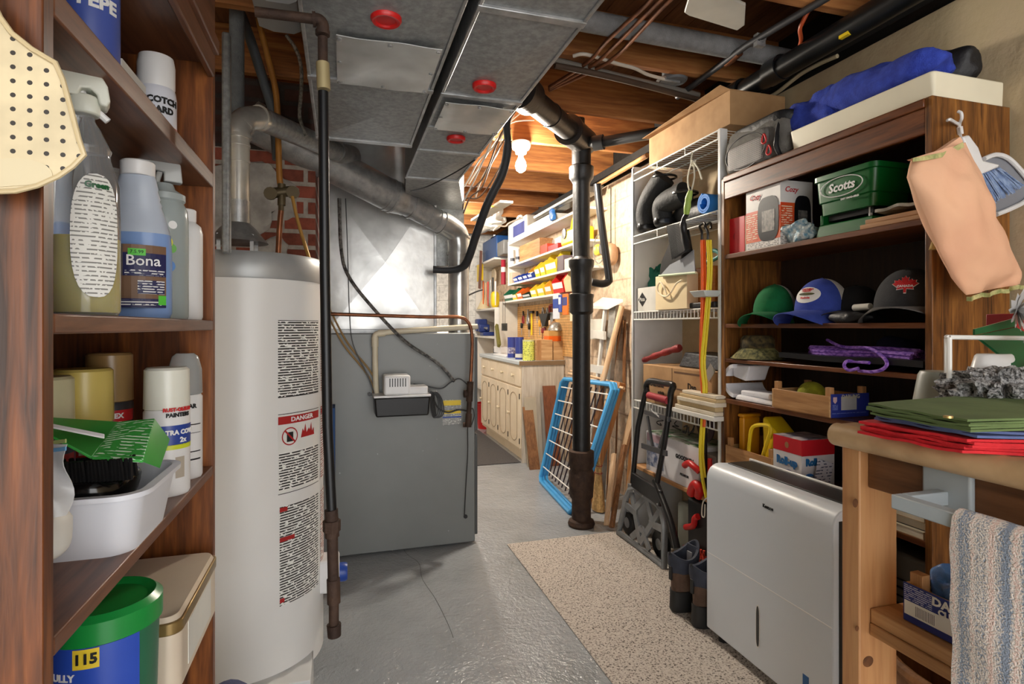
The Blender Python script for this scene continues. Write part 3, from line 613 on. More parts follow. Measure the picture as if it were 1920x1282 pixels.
pipe('white_cable', 'pale cable running along the top of the right wall', 'cable', [PX(u, v, 1.96) for u, v in ((1415, 188), (1450, 178), (1500, 140), (1540, 118), (1570, 105))], .009, flat('cable_beige', (.74, .68, .55), .6), 8)
pts = [gz(u, v, 2.44) for u, v in ((1283, 18), (1300, -40), (1398, 4), (1396, 42), (1382, 52), (1292, 24))]
single('tin_cover', MB().prism(pts, (0, 0, -.012)), flat('white_tin', (.86, .85, .80), .45, .2), 'white painted tin cover plate screwed under the joists', 'cover plate', bevel=.003)
single('wooden_rod', MB().cyl(gz(1122, 346, 2.33), gz(1214, 291, 2.33), .016), PINEY, 'round wooden rod running under the joists to the closet corner', 'rod')
single('pipe_sticker', MB().box((1.802, yx(1584, 1.81)-.02, 2.338), (1.822, yx(1584, 1.81)+.02, 2.350)), YEL, 'small yellow sticker on the fat black drain pipe', 'sticker')
c = gz(1265, 130, 2.5); single('junction_box', MB().lathe([(0, -.02), (.055, -.02), (.06, -.012), (.06, .05)], (c[0], c[1], 2.46), 20), flat('grey_box', (.40, .41, .42), .6), 'round grey junction box between the joists', 'junction box')
c = gz(1253, 150, 2.45); single('outlet_box', MB().box((c[0]-.05, c[1]-.03, 2.43), (c[0]+.05, c[1]+.03, 2.455)), GALV, 'small square metal box fixed to the joist', 'outlet box', bevel=.003)
# bulb in its porcelain holder
LX, LY = 1.117, 3.5
t = thing('ceiling_light', 'bare glowing bulb in a white porcelain holder under the joists', 'lamp', (LX, LY, 2.45))
MB().lathe([(0, 2.45), (.062, 2.45), (.065, 2.43), (.055, 2.405), (.04, 2.395), (.035, 2.375), (0, 2.375)], (LX, LY, 0), 28).build('lamp_holder', WHITE, t)
MB().lathe([(.014, 2.375), (.016, 2.35), (.032, 2.32), (.036, 2.295), (.03, 2.268), (.012, 2.255), (0, 2.253)], (LX, LY, 0), 24).build('bulb', emit('bulb_glow', (1, .96, .88), 30), t)
# black insulated line and wire bundle beside the duct
pipe('insulated_line', 'thick black foam-wrapped line drooping from the ducts to the furnace', 'pipe', [PY(u, v, y) for u, v, y in ((957, 195, 2.75), (950, 235, 2.8), (952, 275, 2.85), (942, 325, 2.9), (915, 380, 2.95), (893, 440, 3.05), (880, 480, 3.12), (868, 500, 3.17), (845, 506, 3.2), (812, 505, 3.22))], [.019]*12+[.023]*30+[.021]*13, flat('black_foam', (.14, .145, .16), .6), 12, 6)
random.seed(5)
mb = MB()
wpts = [((985, 190), (950, 215), (925, 255), (905, 300), (885, 345), (866, 380)), ((975, 200), (940, 250), (915, 310), (900, 340), (870, 365)), ((965, 215), (930, 270), (900, 300), (882, 330), (870, 350)),
        ((960, 240), (925, 300), (905, 350), (880, 370), (868, 400)), ((985, 205), (945, 240), (935, 285), (905, 330), (893, 370)), ((955, 205), (945, 290), (905, 365), (875, 372), (866, 392)), ((1000, 225), (960, 230), (930, 260), (900, 310), (878, 345))]
for i, w_ in enumerate(wpts):
    mb.m = i % 2; mb.stube([PY(u+random.uniform(-2, 2), v, 3.0+.02*i) for u, v in w_], .0045, 6)
tag(mb.build('wire_bundle', [flat('wire_white', (.80, .76, .70), .6), flat('wire_brown', (.42, .33, .26), .6)]), 'tangle of loose white and brown wires hanging beside the ducts', 'wires', kind='stuff')
mb = MB()
mb.stube([PY(u, v, 3.4) for u, v in ((897, 430), (890, 470), (880, 500), (873, 545))], .004, 6); mb.stube([PY(u, v, 3.4) for u, v in ((868, 590), (872, 560), (890, 548), (905, 543))], .005, 6)
single('hanging_wire', mb, flat('wire_dark', (.25, .23, .22), .6), 'thin dark wire hanging beside the furnace flue pipe', 'wire')
# ================================================================ LEFT BOOKCASE (close to the viewer)
LX0, LXF, LY0, LY1 = -.55, -.25, .61, 1.27
ZA, ZB, ZC, ZD = 1.560, 1.262, .968, .698
t = thing('bookcase', 'dark walnut bookcase on the left holding bottles, spray cans and bins', 'bookcase', (-.4, .94, 0))
MB().box((LX0, LY0-.02, .0), (LXF, LY0, 2.2)).build('side_panel', WALNUT, t, bevel=.0015)
MB().box((LX0, LY1, .0), (LXF, LY1+.02, 2.2)).build('side_panel', WALNUT, t, bevel=.0015)
MB().box((LX0-.008, LY0-.02, .0), (LX0, LY1+.02, 2.2)).build('back_panel', WALNUT, t)
def lshelf(z, th=.018, bow=0.0):
    mb = MB()
    if bow:
        pl = [(LX0, LY0, z-th), (LX0, LY1, z-th)] + [(LXF+bow*sin(pi*(1-k/12)), LY1+(LY0-LY1)*k/12, z-th) for k in range(13)]
        mb.prism(pl, (0, 0, th))
    else: mb.box((LX0, LY0, z-th), (LXF, LY1, z))
    return mb.build('shelf', WALNUTY, t, bevel=.002)
lshelf(ZA, .028)
for z in (ZC, ZD, .42, .1): lshelf(z)
lshelf(ZB, .019, .012)
lshelf(1.80)
mb = MB(); mb.box((LXF-.01, LY0, 1.755), (LXF+.003, LY1, 1.80)); mb.box((LXF-.03, LY0, 1.80), (LXF+.012, LY1, 1.83)); mb.box((LXF-.01, LY0, 1.83), (LXF+.004, LY1, 2.0)); mb.build('top_rail', WALNUTY, t, bevel=.003)
def at_col(u, Y, z):   # a spot on a shelf in pixel column u at depth Y
    return (xy(u, Y), Y, z)
CLEAR = pm('clear_plastic', (.93, .94, .95), .06, 0, trans=.82); TRL = pm('milky_plastic', (.86, .88, .90), .3, 0, trans=.55)
def bottle(name, label, cat, c, prof, mat, sx=1, sy=1, parts=(), n=28, group=None):
    tt = thing(name, label, cat, c, group); MB().lathe(prof, c, n, sx=sx, sy=sy).build('bottle_body', mat, tt)
    return tt
FA = lambda c: camang(c[0], c[1])   # angle on a round thing that faces the viewer
# clear trigger bottle with yellow soap
c = at_col(158, .755, ZB)
t = thing('spray_bottle', 'clear trigger spray bottle with yellow liquid and tall white label, nearest on its shelf', 'spray bottle', c)
MB().lathe([(0, 0), (.044, 0), (.048, .006), (.048, .10), (.046, .15), (.035, .178), (.034, .185), (.036, .19), (.022, .212), (.014, .222), (.014, .232)], c, 32, sx=.72, sy=.72).build('bottle_body', CLEAR, t)
MB().lathe([(0, .002), (.046, .004), (.046, .088), (0, .088)], c, 32, sx=.70, sy=.70).build('yellow_liquid', pm('yellow_soap', (.92, .85, .30), .1, 0, (.90, .83, .28)), t)
LBL = lines('bottle_label_print', (.90, .90, .88), (.50, .50, .48), 210, 'z', .34, .44, 230)
fa = FA(c)
mb = MB(); rr = .0375; pl = []
for k in range(28):
    b = 2*pi*k/28; pl.append((.024*math.copysign(abs(cos(b))**.8, cos(b)), .088+.068*math.copysign(abs(sin(b))**.8, sin(b))))
mb.add([(c[0]+rr*cos(fa+.30), c[1]+rr*sin(fa+.30), c[2]+.088)]+[(c[0]+rr*cos(fa+.30+x/rr), c[1]+rr*sin(fa+.30+x/rr), c[2]+z) for x, z in pl], [(0, 1+k, 1+(k+1) % 28) for k in range(28)])
mb.build('paper_label', LBL, t)
ctext('Green', .009, GRN, t, c, rr+.0006, c[2]+.143, fa+.30, bold=.0004)
mb = MB(); mb.lathe([(.0150, .228), (.0155, .23), (.0155, .246), (.013, .25)], c, 20)
hd = [(0, 0, .243), (.012, 0, .246)]
A = fa+pi/2; dx, dy = cos(A), sin(A)
def loc(a, b, z): a = a*.78-.012; return (c[0]+a*dx-b*dy, c[1]+a*dy+b*dx, c[2]+z)
prof = [(-.020, .246), (.008, .246), (.012, .255), (.022, .256), (.030, .250), (.033, .240), (.042, .238), (.046, .246), (.043, .262), (.033, .276), (.018, .287), (.0, .292), (-.018, .290), (-.032, .280), (-.034, .268)]
mb.prism([loc(a, -.014, z) for a, z in prof], Vector(loc(0, .028, 0))-Vector(loc(0, 0, 0)))
mb.build('trigger_head', pm('cream_plastic', (.86, .87, .82), .3), t, bevel=.006, seg=3)
mb = MB(); mb.stube([loc(.010, 0, .262), loc(.018, 0, .245), (c[0]+.022*dx, c[1]+.022*dy, c[2]+.226)], .004, 8); mb.build('trigger', WPL, t)
# blue floor cleaner bottle
c = at_col(258, .985, ZB)
t = thing('cleaner_bottle', 'white-capped bottle of blue floor cleaner with a dark blue and brown label', 'bottle', c)
mb = MB(); mb.m = 0; mb.lathe([(0, 0), (.046, 0), (.050, .008), (.050, .10), (.048, .128)], c, 32, sx=.92, sy=.6); mb.m = 1; mb.lathe([(.048, .128), (.040, .155), (.0345, .170), (.0355, .173), (.032, .180), (.033, .183), (.029, .195), (.030, .198), (.026, .215), (.0215, .222)], c, 32, sx=.92, sy=.6); mb.build('bottle_body', [pm('blue_filled_plastic', (.52, .64, .84), .25, 0, (.50, .62, .82), trans=.1), pm('milky_plastic2', (.80, .84, .90), .3, 0, trans=.15)], t)
MB().lathe([(.022, .216), (.023, .218), (.023, .236), (.021, .238), (0, .238)], c, 28).build('cap', WPL, t)
# label: a slightly curved patch in front of the body
fx, fy = cos(FA(c)), sin(FA(c)); R_ = Vector((-fy, fx, 0)); N_ = Vector((fx, fy, 0))
yb = .0325
def patch(mb, x0, x1, z0, z1, dr=0.0, k=8):
    vs = []; fs = []
    for i in range(k+1):
        x = x0+(x1-x0)*i/k; q = Vector(c)+R_*x+N_*(yb+.008+dr-.9*(x*x)/.05*.55)
        vs += [q+Vector((0, 0, z0)), q+Vector((0, 0, z1))]
    mb.add(vs, [(2*i, 2*i+2, 2*i+3, 2*i+1) for i in range(k)])
mb = MB(); mb.m = 0; patch(mb, -.034, .036, .016, .108); mb.m = 1; patch(mb, -.018, .036, .062, .096, .0005); patch(mb, -.034, .036, .016, .029, .0005)
mb.m = 2; patch(mb, -.034, -.018, .062, .108, .0004); mb.m = 3; patch(mb, -.034, -.022, .040, .066, .0008); mb.m = 4; patch(mb, -.012, .010, .092, .102, .001); patch(mb, .026, .036, .020, .034, .001)
mb.m = 5; patch(mb, -.016, .034, .063, .072, .0009); patch(mb, .0, .034, .036, .056, .0005); patch(mb, -.03, .03, .018, .027, .0009)
mb.build('paper_label', [flat('floor_photo_brown', (.48, .36, .27), .5), flat('navy_ink', (.12, .13, .33), .5), flat('grey_photo', (.35, .33, .32), .5), flat('foot_skin', (.80, .64, .52), .6), flat('lime_sticker', (.35, .80, .25), .5),
          lines('white_print', (.14, .15, .33), (.88, .88, .88), 260, 'z', .45, .45, 160)], t, smooth=0)
def ptext(s, size, mat, x, z, **k): text(s, size, mat, t, Vector(c)+R_*x+N_*(yb+.0086+.0006)+Vector((0, 0, z)), R_, **k)
ptext('Bona', .0215, WINK, .007, .084, bold=.0002)
ptext('7.5.99', .007, INK, -.001, .097)
# third: clear ribbed trigger bottle
c = at_col(307, 1.11, ZB)
t = thing('spray_bottle', 'frosted clear spray bottle with coloured dots, behind the blue cleaner', 'spray bottle', c)
MB().lathe([(0, 0), (.036, 0), (.038, .006), (.038, .17), (.036, .19), (.030, .203), (.033, .206), (.033, .216), (.018, .225), (.014, .235)], c, 28).build('bottle_body', pm('frosted_plastic', (.82, .86, .86), .25, 0, (.78, .83, .82), trans=.5), t)
mb = MB(); fa = FA(c)
for j, (a, z, r, mi) in enumerate(((.1, .13, .010, 0), (-.3, .14, .009, 1), (.2, .09, .010, 2), (-.2, .17, .008, 3), (.35, .16, .007, 3), (.3, .12, .008, 1))):
    mb.m = mi; mb.add([(c[0]+.0386*cos(fa+a+r*cos(k*pi/6)/.0386), c[1]+.0386*sin(fa+a+r*cos(k*pi/6)/.0386), c[2]+z+r*sin(k*pi/6)) for k in range(12)], [tuple(range(12))])
mb.build('printed_dots', [flat('dot_yellow', (.86, .84, .30)), flat('dot_green', (.45, .72, .35)), flat('dot_blue', (.35, .55, .82)), flat('dot_white', (.95, .95, .95))], t, smooth=0)
A = radians(200); dx, dy = cos(A), sin(A)
mb = MB(); mb.prism([loc(a, -.011, z) for a, z in [(-.020, .238), (.016, .238), (.016, .254), (.045, .256), (.066, .270), (.064, .282), (.03, .284), (-.016, .270)]], Vector(loc(0, .022, 0))-Vector(loc(0, 0, 0)))
mb.stube([loc(.022, 0, .256), loc(.028, 0, .236), loc(.022, 0, .212)], .005, 8)
mb.build('trigger_head', pm('clear_grey_plastic', (.82, .83, .82), .15, 0, trans=.4), t, bevel=.003)
# fourth: white bottle
c = at_col(348, 1.205, ZB)
t = thing('white_bottle', 'slim white plastic bottle with ribbed cap at the right end of its shelf', 'bottle', c)
MB().lathe([(0, 0), (.027, 0), (.029, .006), (.029, .165), (.026, .178), (.017, .186), (.017, .19)], c, 28).build('bottle_body', WPL, t)
MB().lathe([(.0175, .186), (.018, .188), (.018, .208), (.016, .210), (0, .210)], c, 24).build('cap', WPL, t)
fa = FA(c); mb = MB(); mb.arc(c, .0295, c[2]+.04, c[2]+.15, fa-.9, fa-.2, 8); mb.build('paper_label', lines('tan_label_print', (.84, .78, .62), (.5, .46, .36), 120, 'z', .4, .5, 60), t)
c = at_col(203, 1.18, ZB)
t = thing('white_bottle', 'small white bottle almost hidden behind the clear spray bottle', 'bottle', c)
MB().lathe([(0, 0), (.03, 0), (.032, .01), (.032, .19), (.018, .225), (.018, .255), (.026, .262), (.022, .275), (0, .28)], c, 24).build('bottle_body', flat('grey_white', (.78, .78, .77), .4), t)
# top shelf
c = at_col(166, .90, ZA)
t = thing('canister', 'blue and white printed canister on the upper left shelf', 'canister', c)
MB().lathe([(0, 0), (.034, 0), (.036, .003), (.036, .2), (.034, .205), (0, .205)], c, 28).build('tin_body', flat('canister_blue', (.28, .36, .68), .4), t)
for k, (s, dz) in enumerate((('BAA', .145), ('PEPE', .118))): ctext(s, .024, WINK, t, c, .036, c[2]+dz, FA(c)+.3, bold=.001)
c = at_col(215, 1.07, ZA)
t = thing('small_box', 'small white and teal carton on the upper left shelf', 'box', c)
mb = MB(); mb.m = 0; mb.box((c[0]-.03, c[1]-.06, c[2]), (c[0]+.03, c[1]+.05, c[2]+.105)); mb.m = 1; mb.box((c[0]+.0301, c[1]-.05, c[2]+.03), (c[0]+.031, c[1]+.04, c[2]+.06)); mb.box((c[0]-.028, c[1]-.061, c[2]+.02), (c[0]+.03, c[1]-.0602, c[2]+.05)); mb.m = 2; mb.box((c[0]-.02, c[1]-.0615, c[2]+.06), (c[0]+.02, c[1]-.0602, c[2]+.09))
mb.build('carton', [flat('carton_white', (.90, .90, .88)), flat('carton_teal', (.20, .62, .66)), lines('carton_print', (.90, .90, .88), (.5, .5, .5), 200, 'z', .4, .4, 100)], t, smooth=0)
c = at_col(293, 1.185, ZA)
t = thing('spray_can', 'white spray can with red band and black lettering on the upper left shelf', 'spray can', c)
mb = MB(); mb.m = 0; mb.lathe([(0, 0), (.031, 0), (.033, .004), (.033, .11), (.031, .124), (.027, .13)], c, 28); mb.m = 1; mb.arc(c, .0335, c[2]+.01, c[2]+.055, 0, 2*pi, 28)
mb.m = 2; mb.arc(c, .0338, c[2]+.043, c[2]+.047, 0, 2*pi, 28); mb.build('can_body', [flat('can_white', (.87, .88, .92), .3), flat('can_red', (.78, .13, .15), .35), WINK], t)
MB().lathe([(.029, .125), (.0305, .13), (.0305, .17), (.028, .185), (0, .188)], c, 28).build('cap', WPL, t)
ctext('SCOTCH', .0155, INK, t, c, .0335, c[2]+.098, FA(c)+.25, bold=.0008); ctext('GARD', .0155, INK, t, c, .0335, c[2]+.081, FA(c)+.25, bold=.0008)
# spray paints on the third shelf
def can(label, c, r, hcap, h, capmat, bodymats, bands, words, group=None, capname='cap', dome=False):
    t = thing('spray_can', label, 'spray can', c, group)
    mb = MB(); mb.m = 0; hb = h-hcap; mb.lathe([(0, 0), (r-.002, 0), (r, .004), (r, hb-.006), (r-.004, hb)], c, 32)
    fa = FA(c)
    for z0, z1, mi, a0_, a1_ in bands: mb.m = mi; mb.arc(c, r+.0005, c[2]+z0, c[2]+z1, fa+a0_, fa+a1_, 24)
    mb.build('can_body', bodymats, t)
    pr = [(r-.003, hb-.002), (r, hb), (r-.001, h-.004), (r-.005, h), (0, h)] if not dome else [(r-.003, hb-.002), (r, hb), (r-.001, h-.03), (r-.007, h-.006), (r-.014, h), (0, h)]
    MB().lathe(pr, c, 32).build(capname, capmat, t)
    for s, size, z, a, m_ in words: ctext(s, size, m_, t, c, r+.001, c[2]+z, fa+a, bold=.0005)
    return t
MAG = flat('can_magenta_red', (.80, .12, .16), .35); NAV = flat('can_navy', (.18, .20, .40), .35)
cc = at_col(156, 1.06, ZC)
can('spray paint can with pale yellow cap and red label behind the green carton', cc, .041, .085, .215, flat('cap_pale_yellow', (.84, .76, .42), .3), [flat('can_silver', (.70, .70, .70), .35, .3), MAG, NAV], [(.06, .115, 1, -1.2, 1.2), (.115, .122, 2, -1.4, 1.4)],
    [('KRYLON', .019, .09, -.1, WINK)])
cc = at_col(206, 1.175, ZC)
can('spray paint can with tan cap, right of the yellow capped can', cc, .036, .085, .235, flat('cap_tan', (.62, .50, .32), .3), [flat('can_dark', (.20, .20, .22), .35), MAG, flat('can_grey', (.62, .63, .62), .4)], [(.115, .135, 1, -.8, 1.2), (.04, .11, 2, -1.4, 1.4)], [('FUSION', .016, .10, .2, INK), ('FLEX', .012, .125, .2, WINK)])
cc = at_col(84, .97, ZC)
can('spray paint can with cream cap, leftmost behind the bookcase side', cc, .035, .085, .21, flat('cap_cream', (.82, .80, .66), .3), [NAV, MAG], [(.06, .1, 1, -1.2, 1.2)], [])
cc = at_col(313, 1.085, ZC)
can('white spray paint can with blue and yellow swoosh, right of the green carton', cc, .0345, .068, .213, flat('cap_offwhite', (.88, .88, .83), .3), [flat('can_white2', (.90, .90, .90), .35), flat('can_blue', (.16, .27, .60), .35), flat('can_lime', (.82, .86, .20), .35), flat('can_beige', (.70, .66, .60), .5)],
    [(.085, .118, 1, -.25, 1.6), (.078, .086, 2, -.25, 1.6), (.03, .065, 3, .35, .8)], [('ULTRA COVER', .0105, .106, .55, WINK), ('2x', .0115, .093, .7, WINK), ('PAINTERS', .009, .135, .5, INK), ('RUST-OLEUM', .008, .144, .5, RINK)])
cc = at_col(347, 1.19, ZC)
can('white spray can with clear domed lid at the right end of the spray paints', cc, .029, .075, .232, pm('clear_lid', (.86, .87, .87), .1, 0, trans=.6), [flat('can_white3', (.88, .88, .88), .35), INK], [(.05, .052, 1, -1, 1), (.035, .038, 1, -1, 1), (.10, .102, 1, -1, 1), (.085, .086, 1, -1, 1)], [('CLEAR', .011, .135, .1, INK)], dome=True, capname='clear_lid')
# white bin with brush and green carton
bx0, bx1, by0, by1 = -.42, -.238, .79, .975
t = thing('plastic_bin', 'open white plastic bin on the third shelf of the left bookcase', 'bin', (-.33, .88, ZC))
lo = [(bx0+.012, by0+.012, ZC), (bx1-.012, by0+.012, ZC), (bx1-.012, by1-.012, ZC), (bx0+.012, by1-.012, ZC)]
hi = [(bx0, by0, ZC+.078), (bx1, by0, ZC+.078), (bx1, by1, ZC+.078), (bx0, by1, ZC+.078)]
def rr_loop(x0, x1, y0, y1, z, r, k=5):
    out = []
    for (cx, cy, a) in ((x1-r, y1-r, 0), (x0+r, y1-r, pi/2), (x0+r, y0+r, pi), (x1-r, y0+r, 3*pi/2)):
        for j in range(k+1): out.append((cx+r*cos(a+j*pi/2/k), cy+r*sin(a+j*pi/2/k), z))
    return out
def loft(mb, loops, cap0=True, cap1=True):
    k = len(loops[0]); vs = [p for L in loops for p in L]; fs = []
    for i in range(len(loops)-1):
        for j in range(k): fs.append((i*k+j, i*k+(j+1) % k, (i+1)*k+(j+1) % k, (i+1)*k+j))
    if cap0: fs.append(tuple(range(k))[::-1])
    if cap1: fs.append(tuple((len(loops)-1)*k+j for j in range(k)))
    return mb.add(vs, fs)
def tray(mb, x0, x1, y0, y1, z0, z1, ins=.012, r=.03, th=.003, rim=.008):
    e = rim
    loft(mb, [rr_loop(x0+ins, x1-ins, y0+ins, y1-ins, z0, r), rr_loop(x0, x1, y0, y1, z1-.006, r), rr_loop(x0-e, x1+e, y0-e, y1+e, z1-.006, r+e), rr_loop(x0-e, x1+e, y0-e, y1+e, z1, r+e), rr_loop(x0+th, x1-th, y0+th, y1-th, z1, r-th), rr_loop(x0+ins+th, x1-ins-th, y0+ins+th, y1-ins-th, z0+th, r-th)])
    return mb
MILK = pm('milky_bin_plastic', (.86, .87, .90), .35, 0, (.84, .85, .88), 3)
tray(MB(), bx0, bx1, by0, by1, ZC, ZC+.078).build('bin_body', MILK, t)
c0 = (-.335, .875, ZC+.004)
t = thing('shoe_brush', 'black bristle brush and black tool lying in the white bin under the green carton', 'brush', c0)
MB().blob((-.335, .875, ZC+.070), (.068, .058, .026), .6, .06, 30).build('brush_handle', flat('gloss_black', (.05, .05, .055), .15), t)
mb = MB(); random.seed(2)
for i in range(34):
    for j in range(2):
        x = -.395+i*.0042; y = .826+j*.02; mb.tube([(x, y, ZC+.088), (x+random.uniform(-.002, .002), y-.008, ZC+.116)], .0024, 5)
mb.build('bristles', BLACK, t)
c0 = (-.34, .88, ZC+.086)
t = thing('green_carton', 'crumpled green carton with white printing lying in the white bin', 'carton', c0)
GC = [lines('green_carton_print', (.25, .66, .28), (.82, .92, .82), 140, 'y', .40, .50, 80), flat('carton_green', (.22, .62, .25), .4), WINK]
mb = MB(); mb.m = 0
def wedge(mb, P0, P1, P2, P3, th): mb.hexa([(p[0], p[1], p[2]-th) for p in (P0, P1, P2, P3)], [P0, P1, P2, P3])
w0, w1, w2, w3 = PY(172, 856, .83), PY(268, 862, .83), PY(290, 784, .93), PY(222, 790, .94)
wedge(mb, w0, w1, w2, w3, .004)
mb.m = 1; w4, w5 = PY(300, 874, .86), PY(318, 822, .935); wedge(mb, w1, w4, w5, w2, .003)
wedge(mb, PY(96, 815, .83), w0, w3, PY(96, 782, .93), .004)
mb.m = 2; wedge(mb, PY(96, 800, .826), PY(196, 820, .826), PY(196, 813, .832), PY(96, 793, .832), .002)
mb.build('carton', GC, t, bevel=.001)
# zip bag with orange package at the left edge
c0 = at_col(118, .70, ZC)
t = thing('zip_bag', 'clear zip bag with a white and orange pack, half hidden behind the bookcase side', 'plastic bag', c0)
x = c0[0]
MB().sheet(lambda a, b: (x-.06+.064*a+.004*sin(b*7), .70+.008*sin(a*6+b*5), ZC+.085+.075*b), 10, 12, .001).build('bag_film', pm('bag_film', (.92, .93, .94), .15, 0, trans=.3), t)
MB().blob((x-.045, .705, ZC+.066), (.048, .03, .028), .6, .12, 20).build('white_pack', flat('pack_white', (.86, .86, .84), .5), t)
MB().blob((x-.06, .70, ZC+.034), (.044, .028, .034), .5, .08, 20).build('orange_pack', pm('pack_orange', (.86, .50, .25), .3, 0, (.90, .86, .82), 25), t)
mb = MB(); mb.m = 0; mb.sheet(lambda a, b: (x-.06+.066*a, .694+.008*sin(a*6+4), ZC+.150+.004*b+.012*a), 8, 1, .0015); mb.m = 1; mb.sheet(lambda a, b: (x-.06+.066*a, .694+.008*sin(a*6+4), ZC+.142+.004*b+.012*a), 8, 1, .0015)
mb.build('zip_strip', [flat('zip_olive', (.66, .70, .45)), flat('zip_blue', (.45, .68, .85))], t)
# fourth shelf: detergent tub and tin box
c = at_col(196, .868, ZD); r = .062
t = thing('detergent_tub', 'blue and green detergent tub with bright green lid on the low left shelf', 'tub', c)
mb = MB(); mb.m = 0; mb.lathe([(0, 0), (r-.008, 0), (r-.004, .005), (r, .165)], c, 40); fa = FA(c); mb.m = 1; mb.arc(c, r+.0008, c[2]+.008, c[2]+.161, fa-1.0, fa+.62, 20); mb.m = 2; mb.arc(c, r+.0016, c[2]+.136, c[2]+.160, fa-.52, fa-.08, 8)
mb.build('tub_body', [flat('tub_green', (.16, .42, .30), .35), flat('tub_blue', (.18, .32, .74), .35), flat('tub_yellow', (.94, .82, .22), .4)], t)
MB().lathe([(r+.001, .161), (r+.004, .163), (r+.004, .190), (r-.004, .197), (r-.012, .193), (r-.014, .191), (0, .191)], c, 40).build('lid', flat('lid_green', (.10, .55, .24), .3), t)
ctext('115', .017, INK, t, c, r+.002, c[2]+.148, fa-.3, bold=.0006); ctext('FREE', .032, WINK, t, c, r+.001, c[2]+.100, fa-.6, bold=.0012); ctext('FULLY', .012, WINK, t, c, r+.001, c[2]+.126, fa-.75, bold=.0004)
t = thing('tin_box', 'cream tin box with gold rim beside the green-lidded tub', 'tin', (-.34, 1.10, ZD))
x0, x1, y0, y1 = -.46, -.236, .965, 1.235
mb = MB(); loft(mb, [rr_loop(x0, x1, y0, y1, ZD, .02), rr_loop(x0, x1, y0, y1, ZD+.088, .02)]); mb.build('tin_body', pm('tin_cream', (.90, .85, .76), .35, .1, (.86, .80, .72), 5), t)
mb = MB(); loft(mb, [rr_loop(x0-.002, x1+.002, y0-.002, y1+.002, ZD+.084, .021), rr_loop(x0-.002, x1+.002, y0-.002, y1+.002, ZD+.103, .021)]); mb.build('gold_rim', pm('gold_rim', (.66, .56, .36), .3, .6, (.58, .48, .3), 8), t, bevel=.002)
mb = MB(); loft(mb, [rr_loop(x0+.002, x1-.002, y0+.002, y1-.002, ZD+.103, .02), rr_loop(x0+.006, x1-.006, y0+.006, y1-.006, ZD+.110, .018)]); mb.build('lid', MATS['tin_cream'], t)
mb = MB(); mb.box((x1+.0002, y0+.05, ZD+.012), (x1+.001, y1-.06, ZD+.08)); mb.build('side_label', flat('label_pale', (.90, .90, .87), .4), t)
# bluish cloth at the bottom of the frame
c0 = (xy(415, 1.42), 1.42, 0)
single('blue_cloth', MB().sheet(lambda a, b: (c0[0]-.16+.26*a, 1.32+.2*b, .338+.040*sin(a*pi)*(1+.2*sin(b*9))+.01*sin(a*12)), 16, 12, .02), pm('slate_cloth', (.36, .38, .52), .9, 0, (.30, .32, .46), 10, .3, 200), 'slate blue cloth bundle at the foot of the left bookcase', 'cloth')
single('storage_crate', MB().box((c0[0]-.17, 1.31, 0), (c0[0]+.05, 1.53, .325)), flat('crate_grey', (.35, .36, .42), .6), 'low grey crate under the slate blue cloth by the heater', 'crate', bevel=.006)
# fly swatter hanging on the near side panel
t = thing('fly_swatter', 'cream plastic fly swatter full of small holes at the top left', 'fly swatter', PY(40, 350, .56))
pl = [(-60, -60), (-20, -10), (0, 32), (22, 62), (60, 92), (104, 118), (118, 150), (132, 200), (148, 262), (158, 290), (136, 312), (110, 330), (70, 348), (30, 358), (-20, 360), (-70, 352), (-120, 330), (-170, 290), (-150, 200), (-120, 110), (-90, 30)]
DOT = dots('perforated_cream', (.80, .74, .60), (.12, .09, .06), .0115, .17, 'XZ', .45)
o_ = MB().prism([PY(u, v, .56) for u, v in pl], (0, .0025, 0)).build('swatter_head', DOT, t, bevel=.0008)
MB().tube([PY(u, v, .5585) for u, v in pl], .0022, 8, closed=True).build('rim', flat('swatter_rim', (.76, .69, .54), .45), t)
MB().prism([PY(40+78*cos(a*pi/12)-20, 332+30*sin(a*pi/12)-6, .5592) for a in range(12, 25)]+[PY(98, 332, .5592), PY(60, 346, .5592), PY(0, 350, .5592), PY(-58, 338, .5592)], (0, .0008, 0)).build('grip_plate', flat('swatter_plate', (.78, .73, .60), .45), t)
mb = MB()
for k in range(-4, 6):
    u0 = 20+k*24; mb.tube([PY(u0-22, 60, .5590), PY(u0+14, 320 if k < 4 else 300, .5590)], .0010, 5)
MB().tube([PY(-60, -40, .562), PY(-60, -260, .56)], .0035, 8).build('handle', flat('swatter_rim', (.76, .69, .54), .45), t)
# ================================================================ RIGHT BOOKCASE
BX, BY0, BY1, BXB, BZ = 1.66, 1.25, 2.17, 1.985, 1.93
S1, S2, S3, S4, S5 = 1.575, 1.262, 1.105, .925, .61
t = thing('bookcase', 'tall dark wood bookcase on the right holding caps, boxes and rope', 'bookcase', (1.82, 1.7, 0))
MB().box((BX, BY0-.022, 0), (BXB, BY0, BZ)).build('side_panel', OAKZ, t, bevel=.002)
MB().box((BX, BY1, 0), (BXB, BY1+.02, BZ-.01)).build('side_panel', OAKZ, t, bevel=.002)
MB().box((BXB-.008, BY0, 0), (BXB, BY1, BZ-.02)).build('back_panel', wood('dark_back_panel', [(.10, .06, .035), (.16, .10, .06), (.20, .13, .08)], 'z', 1, .6), t)
for z, th in ((S1, .02), (S2, .018), (S3, .016), (S4, .02), (S5, .02), (.08, .02)): MB().box((BX+.004, BY0, z-th), (BXB-.008, BY1, z)).build('shelf', OAKY, t, bevel=.002)
MB().box((BX-.002, BY0, BZ-.02), (BXB, BY1, BZ)).box((BX-.006, BY0, BZ-.028), (BX+.02, BY1, BZ-.004)).build('top_board', OAKY, t, bevel=.003)
